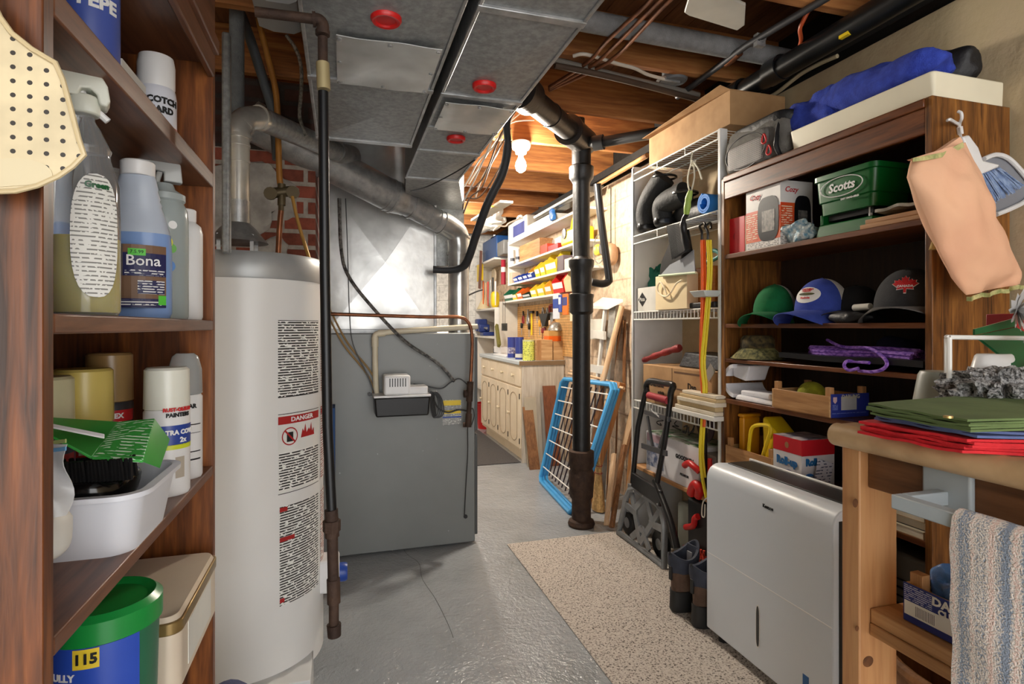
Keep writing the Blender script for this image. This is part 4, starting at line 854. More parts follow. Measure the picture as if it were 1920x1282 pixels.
MB().box((BX+.002, BY0, BZ-.105), (BX+.018, BY1, BZ-.028)).build('top_rail', OAKY, t, bevel=.003)
# --- on top of the bookcase
TP = BZ
t = thing('storage_box_lid', 'long shallow cream-white box lying on top of the right bookcase', 'box', (1.84, 1.52, TP+.002))
mb = MB(); b0, b1 = BY0-.005, yx(1487, BX+.03)
loft(mb, [rr_loop(BX+.03, 1.985, b0, b1, TP+.002, .01), rr_loop(BX+.02, 1.985, b0-.005, b1+.01, TP+.082, .015)]); mb.build('box_body', pm('cream_box', (.93, .90, .80), .5, 0, (.90, .87, .77), 5), t, bevel=.004)
ZT = TP+.084
random.seed(11)
def cloth(name, label, cat, c, rad, mat, amp=.25, fr=9, e=.8, seed=0, group=None, rot=None):
    return single(name, MB().blob(c, rad, e, amp, fr, 48, 28, rot, seed, True), mat, label, cat, group, smooth=70)
BLF = pm('royal_blue_fleece', (.22, .31, .74), .95, 0, (.16, .23, .62), 30, .6, 260)
BKN = pm('black_nylon', (.10, .10, .115), .55, 0, (.06, .06, .07), 8, .3, 60)
y1_, y2_ = yx(1760, 1.8), yx(1600, 1.8)
cloth('duffel_bag', 'black nylon bag behind the blue fleece on the bookcase top', 'bag', (1.90, 1.46, ZT+.072), (.07, .20, .075), BKN, .35, 7, .85, 4)
cloth('blue_jacket', 'rumpled royal blue fleece in the cream box on the bookcase top', 'jacket', (1.785, 1.49, ZT+.066), (.085, .22, .068), BLF, .3, 9, .75, 2)
cloth('blue_cloth', 'folded royal blue cloth hanging between the cream box and grey bag', 'cloth', (1.79, 1.77, ZT+.05), (.07, .13, .10), BLF, .3, 10, .7, 7)
# grey camera bag
y1g, y0g = yx(1358, BX+.02), yx(1490, BX+.05)
t = thing('tool_bag', 'grey and black bag with mesh end pocket and red pullers on the bookcase top', 'bag', (1.80, (y0g+y1g)/2, TP+.001))
gx0, gx1 = BX+.015, 1.97
GB = pm('grey_canvas', (.46, .45, .43), .9, 0, (.36, .35, .33), 14, .4, 150)
MB().blob(((gx0+gx1)/2, (y0g+y1g)/2+.01, TP+.10), ((gx1-gx0)/2, (y1g-y0g)/2, .10), .35, .05, 10, 40, 24, None, 1, True).build('bag_body', GB, t, smooth=60)
MB().blob((gx0+.10, (y0g+y1g)/2-.005, TP+.165), (.10, (y1g-y0g)/2-.02, .035), .5, .1, 10).build('top_flap', BKN, t, smooth=60)
ya, yb_ = yx(1440, gx0), yx(1366, gx0)
MESH = dots('black_mesh', (.58, .55, .54), (.08, .08, .08), .008, .34, 'YZ', .6)
MB().blob((gx0+.012, (ya+yb_)/2, TP+.074), (.028, (yb_-ya)/2+.004, .072), .28, 0).build('end_pocket', GB, t, smooth=60)
mb = MB(); mb.m = 0; mb.blob((gx0-.004, (ya+yb_)/2, TP+.060), (.014, (yb_-ya)/2-.012, .052), .25); mb.m = 1; mb.blob((gx0+.0, (ya+yb_)/2+.004, TP+.085), (.017, .024, .02), .3)
mb.build('mesh_pocket', [MESH, pm('rust_patch', (.55, .32, .22), .8, 0, (.35, .22, .18), 40)], t, smooth=60)
mb = MB()
for dz in (0, .0): pass
MB().tube(catmull([(gx0-.014, (ya+yb_)/2+((yb_-ya)/2)*sin(k*pi/8)*1.0, TP+.072+.072*cos(k*pi/8)) for k in range(16)], 3, True), .003, 6, closed=True).build('piping', BLACK, t)
for k, (uu, vv) in enumerate(((1432, 262), (1441, 283))):
    p = PX(uu, vv, gx0-.02); MB().stube([(p[0], p[1], p[2]+.024), (p[0], p[1]+.012, p[2]-.002), (p[0], p[1]+.004, p[2]-.014), (p[0], p[1]-.010, p[2]-.012), (p[0], p[1]-.012, p[2]+.002)], .0035, 8, 5, True).build('zip_puller', RED, t)
for yy in (y0g+.06, y0g+.13): MB().stube([(gx0+.02, yy, TP+.01), (gx0-.004, yy-.004, TP+.06), (gx0+.03, yy, TP+.165), (gx0+.12, yy+.01, TP+.21)], .010, 6).build('strap', BKN, t)
# --- shelf 1 items
def pxbox(name, label, cat, u0, u1, vt, X, z, depth, mats, group=None, bevel=.0015):
    """box whose front faces -X: columns u0..u1, top edge row vt (at the left column)"""
    ya, yb = yx(u1, X), yx(u0, X); zt = zx(u0, vt, X)
    t = thing(name, label, cat, (X+depth/2, (ya+yb)/2, z), group)
    o = MB().box((X, ya, z), (X+depth, yb, zt)).build('box_body', mats, t, bevel=bevel)
    return t, ya, yb, zt
XF = BX+.03
t, ya, yb, zt = pxbox('red_box', 'small upright red box at the left end of the top shelf', 'box', 1365, 1396, 412, XF, S1, .09, flat('box_red', (.80, .08, .13), .45))
text('(', .03, INK, t, (XF-.001, (ya+yb)/2+.012, (S1+zt)/2), RX, sx=.6)
mb = MB(); mb.m = 0; mb.box((XF+.002, ya-.0012, S1+.003), (XF+.088, ya-.0002, zt-.003)); mb.build('side_label', lines('side_print', (.92, .90, .82), (.2, .2, .2), 30, 'x', .3, .4, 200), t)
# heater box
X = XF-.015; ya, yb = yx(1463, X), yx(1399, X); zt = zx(1399, 358, X)
t = thing('heater_box', 'white and red printed box picturing a dark electric heater', 'box', (X+.1, (ya+yb)/2, S1))
HB = [flat('carton_white2', (.90, .89, .88), .45), pm('carton_red_orange', (.84, .28, .14), .45, 0, (.88, .45, .15), 6), flat('heater_black', (.10, .10, .12), .3), pm('heater_grill', (.52, .50, .48), .4, .2, (.3, .3, .3), 60), lines('box_print', (.86, .84, .82), (.25, .25, .25), 150, 'z', .4, .5, 90), lines('box_print_r', (.84, .34, .16), (.95, .9, .8), 110, 'z', .4, .45, 70)]
hh = zt-S1; W = yb-ya; Dp = .16
mb = MB(); mb.m = 0; mb.box((X, ya, S1), (X+Dp, yb, zt)); mb.m = 1; mb.box((X-.001, ya, S1+hh*.12), (X, yb, S1+hh*.62)); mb.box((X, ya-.001, S1+hh*.2), (X+Dp*.6, ya, S1+hh*.66))
mb.m = 4; mb.box((X-.001, ya+.01, S1+.004), (X, yb-.01, S1+hh*.11)); mb.box((X, ya-.001, S1+.004), (X+Dp, ya, S1+hh*.19)); mb.m = 5; mb.box((X-.0015, yb-W*.36, S1+hh*.15), (X-.001, yb-.004, S1+hh*.58)); mb.box((X+.004, ya-.0015, S1+hh*.25), (X+Dp*.36, ya-.001, S1+hh*.62))
def ov(mb, mi, cy, cz_, ry, rz, x, e=.6, n=28): mb.m = mi; sg = lambda q, p: math.copysign(abs(q)**p, q); mb.prism([(x, cy+ry*sg(cos(2*pi*k/n), e), cz_+rz*sg(sin(2*pi*k/n), e)) for k in range(n)], (.0006, 0, 0))
def ovx(mb, mi, cx, cz_, rx, rz, y, e=.6, n=28): mb.m = mi; sg = lambda q, p: math.copysign(abs(q)**p, q); mb.prism([(cx+rx*sg(cos(2*pi*k/n), e), y, cz_+rz*sg(sin(2*pi*k/n), e)) for k in range(n)], (0, .0006, 0))
ov(mb, 2, ya+W*.33, S1+hh*.45, W*.30, hh*.35, X-.0026); mb.m = 3; mb.box((X-.0036, ya+W*.14, S1+hh*.25), (X-.0026, ya+W*.50, S1+hh*.58))
ovx(mb, 2, X+Dp*.68, S1+hh*.45, Dp*.26, hh*.33, ya-.0026); mb.m = 3; mb.box((X+Dp*.54, ya-.0036, S1+hh*.25), (X+Dp*.82, ya-.0026, S1+hh*.55))
mb.build('box_body', HB, t, smooth=0)
text('Cozy', .030, RINK, t, (X-.002, yb-W*.28, S1+hh*.84), RX, shear=.3, bold=.0004); text('Cozy', .030, RINK, t, (X+Dp*.32, ya-.002, S1+hh*.86), RY, shear=.3, bold=.0004)
cloth('blue_bag', 'small crumpled bag of white and blue stuff in front of the heater box', 'plastic bag', (BX+.07, yx(1500, BX+.07), S1+.045), (.045, .07, .048), pm('blue_white_speckle', (.36, .56, .66), .4, 0, (.88, .90, .88), 60, .5, 100), .45, 22, .9, 3)
single('blue_board', MB().beam((BX+.20, yx(1516, BX+.2)+.0, S1+.002), (BX+.20, yx(1512, BX+.2)+.04, S1+.20), .10, .012, (1, 0, 0)), flat('cobalt', (.05, .33, .72), .4), 'cobalt blue flat board standing left of the green seed spreader', 'board', bevel=.003)
# green seed spreader
X = BX+.045; ya, yb = yx(1640, X), yx(1530, X)
t = thing('seed_spreader', 'green plastic hand spreader tub with white oval lettering', 'spreader', (X+.09, (ya+yb)/2, S1))
GS = flat('spreader_green', (.05, .38, .16), .32)
zt = zx(1523, 338, X); zb = S1+.085
mb = MB(); D_ = .18
mb2 = [rr_loop(X+.008, X+D_-.01, ya+.012, yb-.012, zb, .02), rr_loop(X+.006, X+D_-.008, ya+.009, yb-.009, zb+(zt-zb)*.30, .02), rr_loop(X, X+D_, ya+.002, yb-.002, zb+(zt-zb)*.33, .022), rr_loop(X-.004, X+D_+.004, ya-.004, yb+.004, zt-.02, .024),
       rr_loop(X-.012, X+D_+.012, ya-.012, yb+.012, zt-.018, .028), rr_loop(X-.012, X+D_+.012, ya-.012, yb+.012, zt, .028), rr_loop(X, X+D_, ya, yb, zt, .024), rr_loop(X+.01, X+D_-.01, ya+.01, yb-.01, zb+.01, .02)]
loft(mb, mb2).build('hopper', GS, t)
MB().box((X+.03, ya+.03, zb-.02), (X+D_-.03, yb-.03, zb+.002)).build('outlet', BLACK, t)
mb = MB(); mb.hexa([(X-.004, ya, S1+.0006), (X+D_, ya, S1+.0006), (X+D_, yb, S1+.0006), (X-.004, yb, S1+.0006)], [(X+.004, ya+.01, S1+.05), (X+D_, ya+.01, S1+.05), (X+D_, yb-.01, S1+.05), (X+.004, yb-.01, S1+.05)])
mb.box((X+.01, yb-.02, S1+.05), (X+D_-.02, yb-.008, zb+.005)).box((X+.10, ya+.008, S1+.05), (X+D_-.02, ya+.02, zb+.005)).build('spreader_base', GS, t, bevel=.004)
MB().cyl((X+.035, ya+.045, S1+.05), (X+.035, ya+.045, zb), .006).build('axle', WPL, t)
cy_, cz_ = (ya+yb)/2+.006, zb+(zt-zb)*.62
mb = MB(); mb.tube([(X-.005-(.002), cy_+.088*cos(2*pi*k/40), cz_+.034*sin(2*pi*k/40)) for k in range(40)], .0018, 6, closed=True); mb.build('oval_mark', WINK, t)
text('Scotts', .044, WINK, t, (X-.0045, cy_, cz_-.001), RX, bold=.0012, shear=.15); text('EASY HAND-HELD', .009, WINK, t, (X-.0045, cy_-.035, cz_-.047), RX, bold=.0003)
# flat wooden boards and wrapped sheet, right of spreader
mb = MB(); mb.box((BX+.012, BY0+.004, S1), (BX+.24, yx(1612, BX+.012), S1+.016))
single('wood_board', mb, PINEY, 'lower of two thin wooden boards lying on the top shelf', 'board', bevel=.002)
mb = MB(); mb.box((BX+.02, BY0+.004, S1+.0165), (BX+.24, yx(1622, BX+.02), S1+.032))
single('wood_board', mb, PINEY, 'upper of two thin wooden boards lying on the top shelf', 'board', bevel=.002)
single('wrapped_sheet', MB().sheet(lambda a, b: (BX+.03+.18*b, BY0+.01+(yx(1640, BX+.03)-BY0-.01)*a, S1+.044+.010*sin(a*2.6)+.003*sin(b*9+a*14)), 16, 12, .010), pm('grey_plastic_wrap', (.66, .64, .60), .25, 0, (.52, .50, .46), 15, .4, 40), 'grey plastic-wrapped sheet on the thin wooden boards', 'package', smooth=60)
# --- shelf 2: caps
def cap(label, c, ang, front, back, visor, r=.085, hgt=.11, group=None, tilt=.3, logo=None):
    t = thing('baseball_cap', label, 'cap', c, group, world=False, rz=ang)   # faces +X in its own space
    def dome(a, b):
        th = -pi/2*(1-2*a); ph = b*pi/2
        return (r*cos(ph)*cos(th)*1.08, r*cos(ph)*sin(th), .012+hgt*sin(ph)**.9)
    MB().sheet(lambda a, b: dome(a, b), 20, 12, .002).build('front_panel', front, t, smooth=70)
    MB().sheet(lambda a, b: (lambda p: (-p[0]*1.02, p[1]*1.0, p[2]+.006*sin(a*9)*cos(b*pi/2)))(dome(a, b)), 20, 12, -.002).build('back_panel', back, t, smooth=70)
    def vis(a, b):
        th = -1.25+2.5*a; rr = r*1.0+b*.088*cos(th*.82); x = rr*cos(th)*1.08; y = rr*sin(th)*(1-.10*b)
        return (x, y, .016-tilt*b*.095+.016*b*(1-(y/r)**2)*1.2-.012*abs(y/r)**2*b)
    MB().sheet(vis, 22, 6, .003).build('visor', visor, t, smooth=70)
    MB().lathe([(.006, 0), (.005, .003), (0, .004)], (0, 0, hgt+.011), 10).build('button', front, t)
    return t
CZ = S2
def domept(r, hgt, th, el, dr=.0015):
    ph = el; return Vector(((r*cos(ph)*cos(th)*1.08), r*cos(ph)*sin(th), .012+hgt*sin(ph)**.9))*(1+dr/r)
capang = lambda x, y: atan2(-y, -x)
cG = (BX+.12, yx(1445, BX+.10), CZ+.031)
cap('green cap with a plain front at the left of the row of caps', cG, radians(200), pm('green_twill', (.05, .45, .24), .9, 0, (.04, .40, .21), 30, .3, 300), pm('grey_mesh_fabric', (.72, .71, .68), .9), MATS['green_twill'], .084, .125)
cB = (BX+.115, yx(1535, BX+.10), CZ+.031)
BT = pm('blue_twill', (.22, .30, .66), .9, 0, (.19, .27, .60), 30, .3, 300); WM = pm('white_mesh_fabric', (.82, .80, .76), .9, 0, (.76, .74, .70), 20, .3, 200)
tB = cap('blue and white trucker cap with an oval fishing patch', cB, radians(182), BT, WM, BT, .092, .13, tilt=.32)
def patchmesh(mb, r, hgt, th0, el0, poly, mi, dr):
    mb.m = mi; mb.add([domept(r, hgt, th0+x/r, el0+z/hgt*.95, dr) for x, z in poly], [tuple(range(len(poly)))])
mb = MB()
def ring_sheet(mb, r, hgt, th0, el0, a_, b_, mi, dr, n=24):
    mb.m = mi; cpt = domept(r, hgt, th0, el0, dr); vs = [cpt]; K = 5
    for j in range(1, K+1):
        for k in range(n): vs.append(domept(r, hgt, th0+a_*j/K*cos(2*pi*k/n)/r, el0+b_*j/K*sin(2*pi*k/n)/hgt*.95, dr))
    fs = [(0, 1+k, 1+(k+1) % n) for k in range(n)]
    for j in range(K-1):
        for k in range(n): fs.append((1+j*n+k, 1+j*n+(k+1) % n, 1+(j+1)*n+(k+1) % n, 1+(j+1)*n+k))
    mb.add(vs, fs)
ring_sheet(mb, .092, .13, .12, .48, .058, .036, 0, .003); ring_sheet(mb, .092, .13, .12, .48, .036, .006, 1, .0042)
mb.build('oval_patch', [flat('patch_white', (.93, .92, .90), .8), pm('patch_fish', (.42, .42, .22), .8, 0, (.20, .22, .12), 60)], tB, smooth=70)
def captext(s, size, mat, par, r, hgt, el, dr=.0045, th0=0):
    vs, fs = textmesh(s, size, .0006, .0004); MB().add([domept(r, hgt, th0+v.x/r, el+v.y/hgt*.95, dr+v.z) for v in vs], fs).build('lettering', mat, par, smooth=0)
captext('NORTHERN', .011, RINK, tB, .092, .13, .64, th0=.12); captext('PURSUIT', .011, RINK, tB, .092, .13, .575, th0=.12); captext('Muskoka', .011, RINK, tB, .092, .13, .36, th0=.12)
cK = (BX+.135, yx(1690, BX+.10), CZ+.033)
BK2 = pm('charcoal_twill', (.20, .205, .215), .9, 0, (.17, .175, .185), 30, .3, 300)
tK = cap('charcoal cap with a red maple leaf at the right of the row of caps', cK, radians(205), BK2, pm('black_fabric', (.07, .07, .08), .9), pm('grey_brown_twill', (.34, .33, .32), .9, 0, (.30, .29, .28), 30), .10, .135, tilt=.25)
leaf = [(0, 1), (.13, .72), (.30, .82), (.24, .40), (.48, .62), (.54, .46), (.82, .50), (.74, .28), (.92, .16), (.50, -.18), (.54, -.34), (.10, -.28), (.08, -.62), (-.08, -.62), (-.10, -.28), (-.54, -.34), (-.50, -.18), (-.92, .16), (-.74, .28), (-.82, .50), (-.54, .46), (-.48, .62), (-.24, .40), (-.30, .82), (-.13, .72)]
def leafm(mb, sc, mi, dr):
    mb.m = mi; cpt = domept(.10, .135, .12, .50, dr); pts = [domept(.10, .135, .12+x*sc/.10, .50+z*sc/.135*.95, dr) for x, z in leaf]; n = len(pts)
    mb.add([cpt]+pts, [(0, 1+k, 1+(k+1) % n) for k in range(n)])
mb = MB(); leafm(mb, .046, 0, .004); leafm(mb, .042, 1, .0055); mb.build('maple_leaf', [flat('leaf_white', (.92, .88, .86), .8), flat('leaf_red', (.80, .16, .18), .8)], tK, smooth=0)
captext('CANADA', .011, WINK, tK, .10, .135, .47, .0065, .12)
cap('black cap in the dark behind the blue and white cap', (BX+.20, yx(1605, BX+.20), CZ+.03), radians(200), pm('black_fabric', (.07, .07, .08), .9), pm('black_fabric', (.07, .07, .08), .9), pm('black_fabric', (.07, .07, .08), .9), .085, .10)
cloth('folded_gloves', 'folded black gloves between the blue and charcoal caps', 'gloves', (BX+.05, yx(1600, BX+.05), S2+.020), (.04, .07, .022), BKN, .4, 18, .9, 1)
single('white_roll', MB().cyl((BX+.09, yx(1602, BX+.09), S2+.055), (BX+.09, yx(1632, BX+.09), S2+.057), .012), flat('paper_white', (.85, .84, .80), .7), 'small white paper roll lying on the folded black gloves', 'roll')
# --- shelf 3
CAMO = pm('camo_base', (.55, .52, .32), .9, 0, (.22, .24, .14), 55, .3, 200)
t = thing('sun_hat', 'camouflage bucket hat at the left end of the middle shelf', 'hat', (BX+.10, yx(1420, BX+.10), S3))
hx, hy = BX+.10, yx(1420, BX+.10)
MB().lathe([(.125, .004), (.122, .006), (.075, .052), (.070, .055)], (hx, hy, S3), 40, sx=.85, sy=1.0).build('brim', CAMO, t, smooth=60)
MB().lathe([(.0745, .050), (.076, .06), (.074, .09), (.062, .105), (0, .108)], (hx, hy, S3), 36, sx=.9, sy=1).build('crown', pm('camo_dark', (.36, .30, .16), .9, 0, (.14, .13, .09), 50), t)
single('black_case', MB().sheet(lambda a, b: (BX+.006+.24*b, BY0+.01+(yx(1462, BX+.01)-BY0-.01)*a, S3+.022-.012*(2*b-.4)**2*.6+.002*sin(a*8)), 20, 10, .020), flat('case_black', (.09, .09, .10), .35), 'flat black case under the purple rope', 'case', smooth=60)
# purple rope skein
ROPE = pm('purple_rope', (.36, .15, .64), .7, 0, (.70, .50, .88), 130, .5, 250, st=(1, .5, 1))
t = thing('rope_bundle', 'bundle of purple flecked rope lying on the black case', 'rope', (BX+.08, yx(1590, BX+.05), S3+.026))
ry0, ry1 = yx(1725, BX+.05), yx(1500, BX+.04); random.seed(9)
mb = MB()
for i in range(7):
    for j in range(3):
        x = BX+.03+.016*i; z = S3+.034+.017*j*(1-abs(i-3)*.12); a = ry0+.01+random.uniform(0, .03); c_ = ry1-.02*abs(i-3)-random.uniform(0, .015)
        mb.stube([(x, a, z), (x+.003*sin(i+j), a+(c_-a)*.3, z+.004*sin(i*2+j)), (x, a+(c_-a)*.6, z), (x+.002, c_, z-.002)], .0065, 7, 5)
mb.build('rope_strands', ROPE, t)
mb = MB(); mb.stube([PX(1551, 637, BX+.08), PX(1580, 650, BX+.04), PX(1625, 652, BX+.02), PX(1650, 664, BX+.012), PX(1663, 680, BX-.002), PX(1655, 692, BX-.004), PX(1635, 697, BX-.002), PX(1610, 695, BX+.005)], .0055, 8)
mb.stube([PX(1610, 690, BX-.002), PX(1592, 694, BX-.008), PX(1583, 686, BX-.008), PX(1588, 677, BX-.004), PX(1605, 678, BX+.01), PX(1630, 680, BX+.0)], .0055, 8)
mb.build('loose_end', ROPE, t)
cloth('blue_pouch', 'dark blue pouch with grey tassel behind the purple rope', 'pouch', (BX+.24, yx(1690, BX+.24), S3+.055), (.05, .07, .055), pm('navy_cloth', (.10, .12, .28), .9), .3, 12, .8, 6)
# --- shelf 4
t = thing('foam_packing', 'white moulded foam packing piece on the left of the fourth shelf', 'foam packing', (BX+.10, yx(1405, BX+.08), S4))
fy0, fy1 = yx(1452, BX+.02), yx(1357, BX+.02)-.01
FO = pm('white_foam', (.90, .90, .92), .9, 0, (.87, .87, .89), 20, .2, 200)
def foam(a, b):
    ang = pi*.92*a; R0 = .075
    return (BX+.01+.20*b, fy1-.075+R0*1.0*sin(ang+.1)*1.0-.0, S4+.083-R0*cos(ang+.1)+.0)
MB().sheet(foam, 18, 6, .016).build('foam_shell', FO, t, smooth=60)
mb = MB(); mb.hexa([(BX+.012, fy0, S4+.001), (BX+.2, fy0, S4+.001), (BX+.2, fy1-.07, S4+.001), (BX+.012, fy1-.07, S4+.001)], [(BX+.02, fy0+.02, S4+.018), (BX+.2, fy0+.02, S4+.018), (BX+.2, fy1-.08, S4+.024), (BX+.02, fy1-.08, S4+.024)])
mb.box((BX+.03, fy0+.04, S4+.02), (BX+.12, fy1-.09, S4+.045)); mb.hexa([(BX+.03, fy1-.12, S4+.085), (BX+.14, fy1-.12, S4+.085), (BX+.14, fy1-.04, S4+.10), (BX+.03, fy1-.04, S4+.10)], [(BX+.03, fy1-.15, S4+.155), (BX+.14, fy1-.15, S4+.155), (BX+.14, fy1-.04, S4+.155), (BX+.03, fy1-.04, S4+.155)])
mb.build('foam_blocks', FO, t, bevel=.008)
def crate(label, x0, x1, y0, y1, z, h, face=None, hp=.03, bodymat=PINEX, endface='y0'):
    t = thing('fruit_crate', label, 'crate', ((x0+x1)/2, (y0+y1)/2, z)); e = .006
    for X_ in (x0, x1-e): MB().box((X_, y0+e, z+.004), (X_+e, y1-e, z+h)).build('side_board', PINEY, t, bevel=.001)
    for Y_ in (y0, y1-e): MB().box((x0, Y_, z+.004), (x1, Y_+e, z+h)).build('end_board', PINEX, t, bevel=.001)
    MB().box((x0+e, y0+e, z), (x1-e, y1-e, z+.006)).build('bottom_board', PINEY, t)
    for X_ in (x0+e, x1-e-.018):
        for Y_ in (y0+e, y1-e-.022): MB().box((X_, Y_, z+.006), (X_+.018, Y_+.022, z+h+hp)).build('corner_post', PINEZ, t, bevel=.001)
    return t
cy0, cy1 = yx(1564, BX+.005), yx(1454, BX+.005)
t = crate('small wooden fruit crate with a blue printed end on the fourth shelf', BX-.012, BX+.165, cy0, cy1, S4, .078)
CN = flat('crate_navy', (.16, .22, .58), .45)
yq = cy0-.0012
mb = MB(); mb.m = 0; mb.box((BX-.010, yq, S4+.002), (BX+.163, cy0-.0002, S4+.086)); mb.m = 1; mb.box((BX+.035, yq-.0006, S4+.028), (BX+.105, yq, S4+.076)); mb.m = 2; mb.box((BX-.004, yq-.0006, S4+.03), (BX+.02, yq, S4+.048)); mb.box((BX-.006, yq-.0006, S4+.015), (BX+.15, yq, S4+.019))
mb.m = 3; mb.prism([(BX-.001, yq-.0006, S4+.075), (BX+.016, yq-.0006, S4+.075), (BX+.016, yq-.0006, S4+.060), (BX+.008, yq-.0006, S4+.052), (BX-.001, yq-.0006, S4+.060)], (0, .0005, 0))
mb.build('printed_label', [CN, flat('sticker_grey', (.74, .74, .74), .5), lines('label_blue_print', (.16, .22, .58), (.55, .62, .85), 300, 'z', .4, .4, 140), flat('shield_pink', (.85, .72, .72), .5)], t, smooth=0)
text('DARLING', .020, flat('gold_ink', (.80, .78, .66), .5), t, (BX+.078, yq-.0005, S4+.075), RY, bold=.0004, sx=.95)
single('yellow_ball', MB().blob((BX+.085, yx(1522, BX+.085), S4+.06), (.052, .052, .052), 1, 0, 4, 32, 20), pm('yellow_green_ball', (.62, .62, .12), .85, 0, (.52, .52, .10), 40, .3, 150), 'yellow-green softball sitting in the small wooden crate', 'ball')
# --- shelf 5 : yellow containers, roll-up box
cy1 = yx(1362, BX+.01); cy0_ = yx(1450, BX+.01)
crate('open wooden crate behind the dehumidifier holding the yellow containers', BX+.005, BX+.20, cy0_, cy1, S5, .105, hp=.035)
single('yellow_canister', MB().box((BX+.05, yx(1424, BX+.05)+.10, S5+.008), (BX+.14, yx(1385, BX+.05)-.0, S5+.235)).box((BX+.045, yx(1424, BX+.05)+.098, S5+.235), (BX+.145, yx(1385, BX+.05)+.004, S5+.25)), flat('amber_plastic', (.90, .62, .12), .35), 'tall amber yellow canister with lid in the wooden crate', 'canister', bevel=.006)
t = thing('yellow_jug', 'bright yellow jug with a loop handle in front of the amber canister', 'jug', (BX+.10, yx(1440, BX+.05), S5+.008))
jy0, jy1 = yx(1462, BX+.03), yx(1424, BX+.03)
MB().hexa([(BX+.03, jy0, S5+.010), (BX+.14, jy0, S5+.010), (BX+.14, jy1-.02, S5+.010), (BX+.03, jy1-.02, S5+.010)], [(BX+.03, jy0+.01, S5+.19), (BX+.14, jy0+.01, S5+.19), (BX+.14, jy1-.01, S5+.265), (BX+.03, jy1-.01, S5+.265)]).build('jug_body', YEL, t, bevel=.015, seg=3)
hp_ = [PX(u, v, BX+.018) for u, v in ((1412, 800), (1436, 797), (1445, 806), (1432, 850), (1428, 875), (1416, 877), (1405, 850), (1406, 825))]
MB().stube(hp_, .008, 8, 5, True).build('handle', YEL, t)
X = BX-.01; ya, yb = yx(1503, X), yx(1450, X); zt = zx(1450, 813, X); Dp = .155
t = thing('snack_box', 'white and red printed snack box behind the dehumidifier', 'box', (X+.08, (ya+yb)/2, S5))
mb = MB(); h = zt-S5; mb.m = 0; mb.box((X, ya, S5), (X+Dp, yb, zt)); mb.m = 1; mb.box((X-.001, ya, zt-h*.27), (X, yb, zt)); mb.box((X, ya-.001, zt-h*.28), (X+Dp, ya, zt)); mb.m = 2; mb.box((X+.0, ya, zt), (X+Dp, yb, zt+.001))
ov(mb, 3, (ya+yb)/2-.01, S5+h*.30, .034, .026, X-.0018, 1); ovx(mb, 4, X+.035, S5+h*.34, .022, .014, ya-.0018, 1); ovx(mb, 5, X+.05, S5+h*.22, .035, .03, ya-.0024, .8)
ov(mb, 6, (ya+yb)/2, zt-h*.14, .010, .012, X-.0018, 1)
mb.build('box_body', [flat('snack_white', (.88, .87, .88), .45), flat('snack_red', (.80, .13, .17), .4), pm('snack_top', (.15, .18, .35), .5, 0, (.85, .8, .8), 14), flat('snack_navy', (.25, .25, .48), .4), flat('snack_blue', (.15, .45, .78), .4), pm('snack_print', (.80, .82, .86), .5, 0, (.35, .38, .5), 60), flat('snack_gold', (.65, .45, .3), .5)], t, smooth=0)
text('Roll-up', .040, flat('rollup_blue', (.14, .42, .66), .4), t, (X-.0016, (ya+yb)/2, S5+h*.56), RX, bold=.0022, sx=.9); text('Rollup', .036, MATS['rollup_blue'], t, (X+.06, ya-.0016, S5+h*.60), RY, bold=.0022, sx=.9)
single('pack_of_parts', MB().beam((X+.07, ya-.022, S5+.03), (X+.10, ya-.012, S5+h*.62), .075, .004, (1, 0, -.3)), lines('white_card_print', (.86, .86, .90), (.35, .38, .5), 90, 'z', .4, .5, 50), 'white printed card leaning on the side of the snack box', 'card', bevel=.001)
t = thing('box_fan', 'grey box fan with black wire grille on the bottom of the right bookcase', 'fan', (BX+.1, 1.4, .081))
MB().box((BX+.02, BY0+.01, .081), (BX+.16, BY0+.36, .54)).build('fan_housing', flat('fan_grey', (.40, .39, .37), .5), t, bevel=.01)
mb = MB()
for k in range(14): mb.tube([(BX+.016, BY0+.03, .12+.026*k), (BX+.016, BY0+.34, .12+.026*k)], .003, 5)
for k in range(4): mb.tube([(BX+.014, BY0+.04+.095*k, .10), (BX+.014, BY0+.04+.095*k, .48)], .003, 5)
mb.build('wire_grille', BLACK, t)
# books at the near end of the low shelf
random.seed(4); z = S5
for k, (th, dx, colr, lb) in enumerate(((.022, 0, (.80, .76, .66), 'pale paperback at the bottom of the stack of books'), (.026, .012, (.22, .20, .18), 'dark book second from the bottom of the book stack'), (.020, .004, (.70, .60, .46), 'tan paperback in the middle of the book stack'), (.024, .010, (.45, .20, .12), 'reddish brown book fourth from the bottom of the stack'), (.018, .002, (.24, .42, .46), 'teal book near the top of the book stack'), (.020, .008, (.52, .20, .14), 'dark red book at the top of the book stack'))):
    t = thing('book', lb, 'book', (BX+.08, 1.33, z), 'books stacked on the low shelf')
    x0, x1, y0, y1 = BX+.01+dx, BX+.16, BY0+.012, BY0+.012+.15
    cm = flat('cover_%d' % k, colr, .5); MB().box((x0, y0, z), (x1, y1, z+.002)).box((x0, y0, z+th-.002), (x1, y1, z+th)).box((x1-.002, y0, z), (x1, y1, z+th)).build('cover', cm, t); MB().box((x0+.002, y0+.002, z+.002), (x1-.002, y1-.002, z+th-.002)).build('pages', PAPER, t)
    z += th+.0005
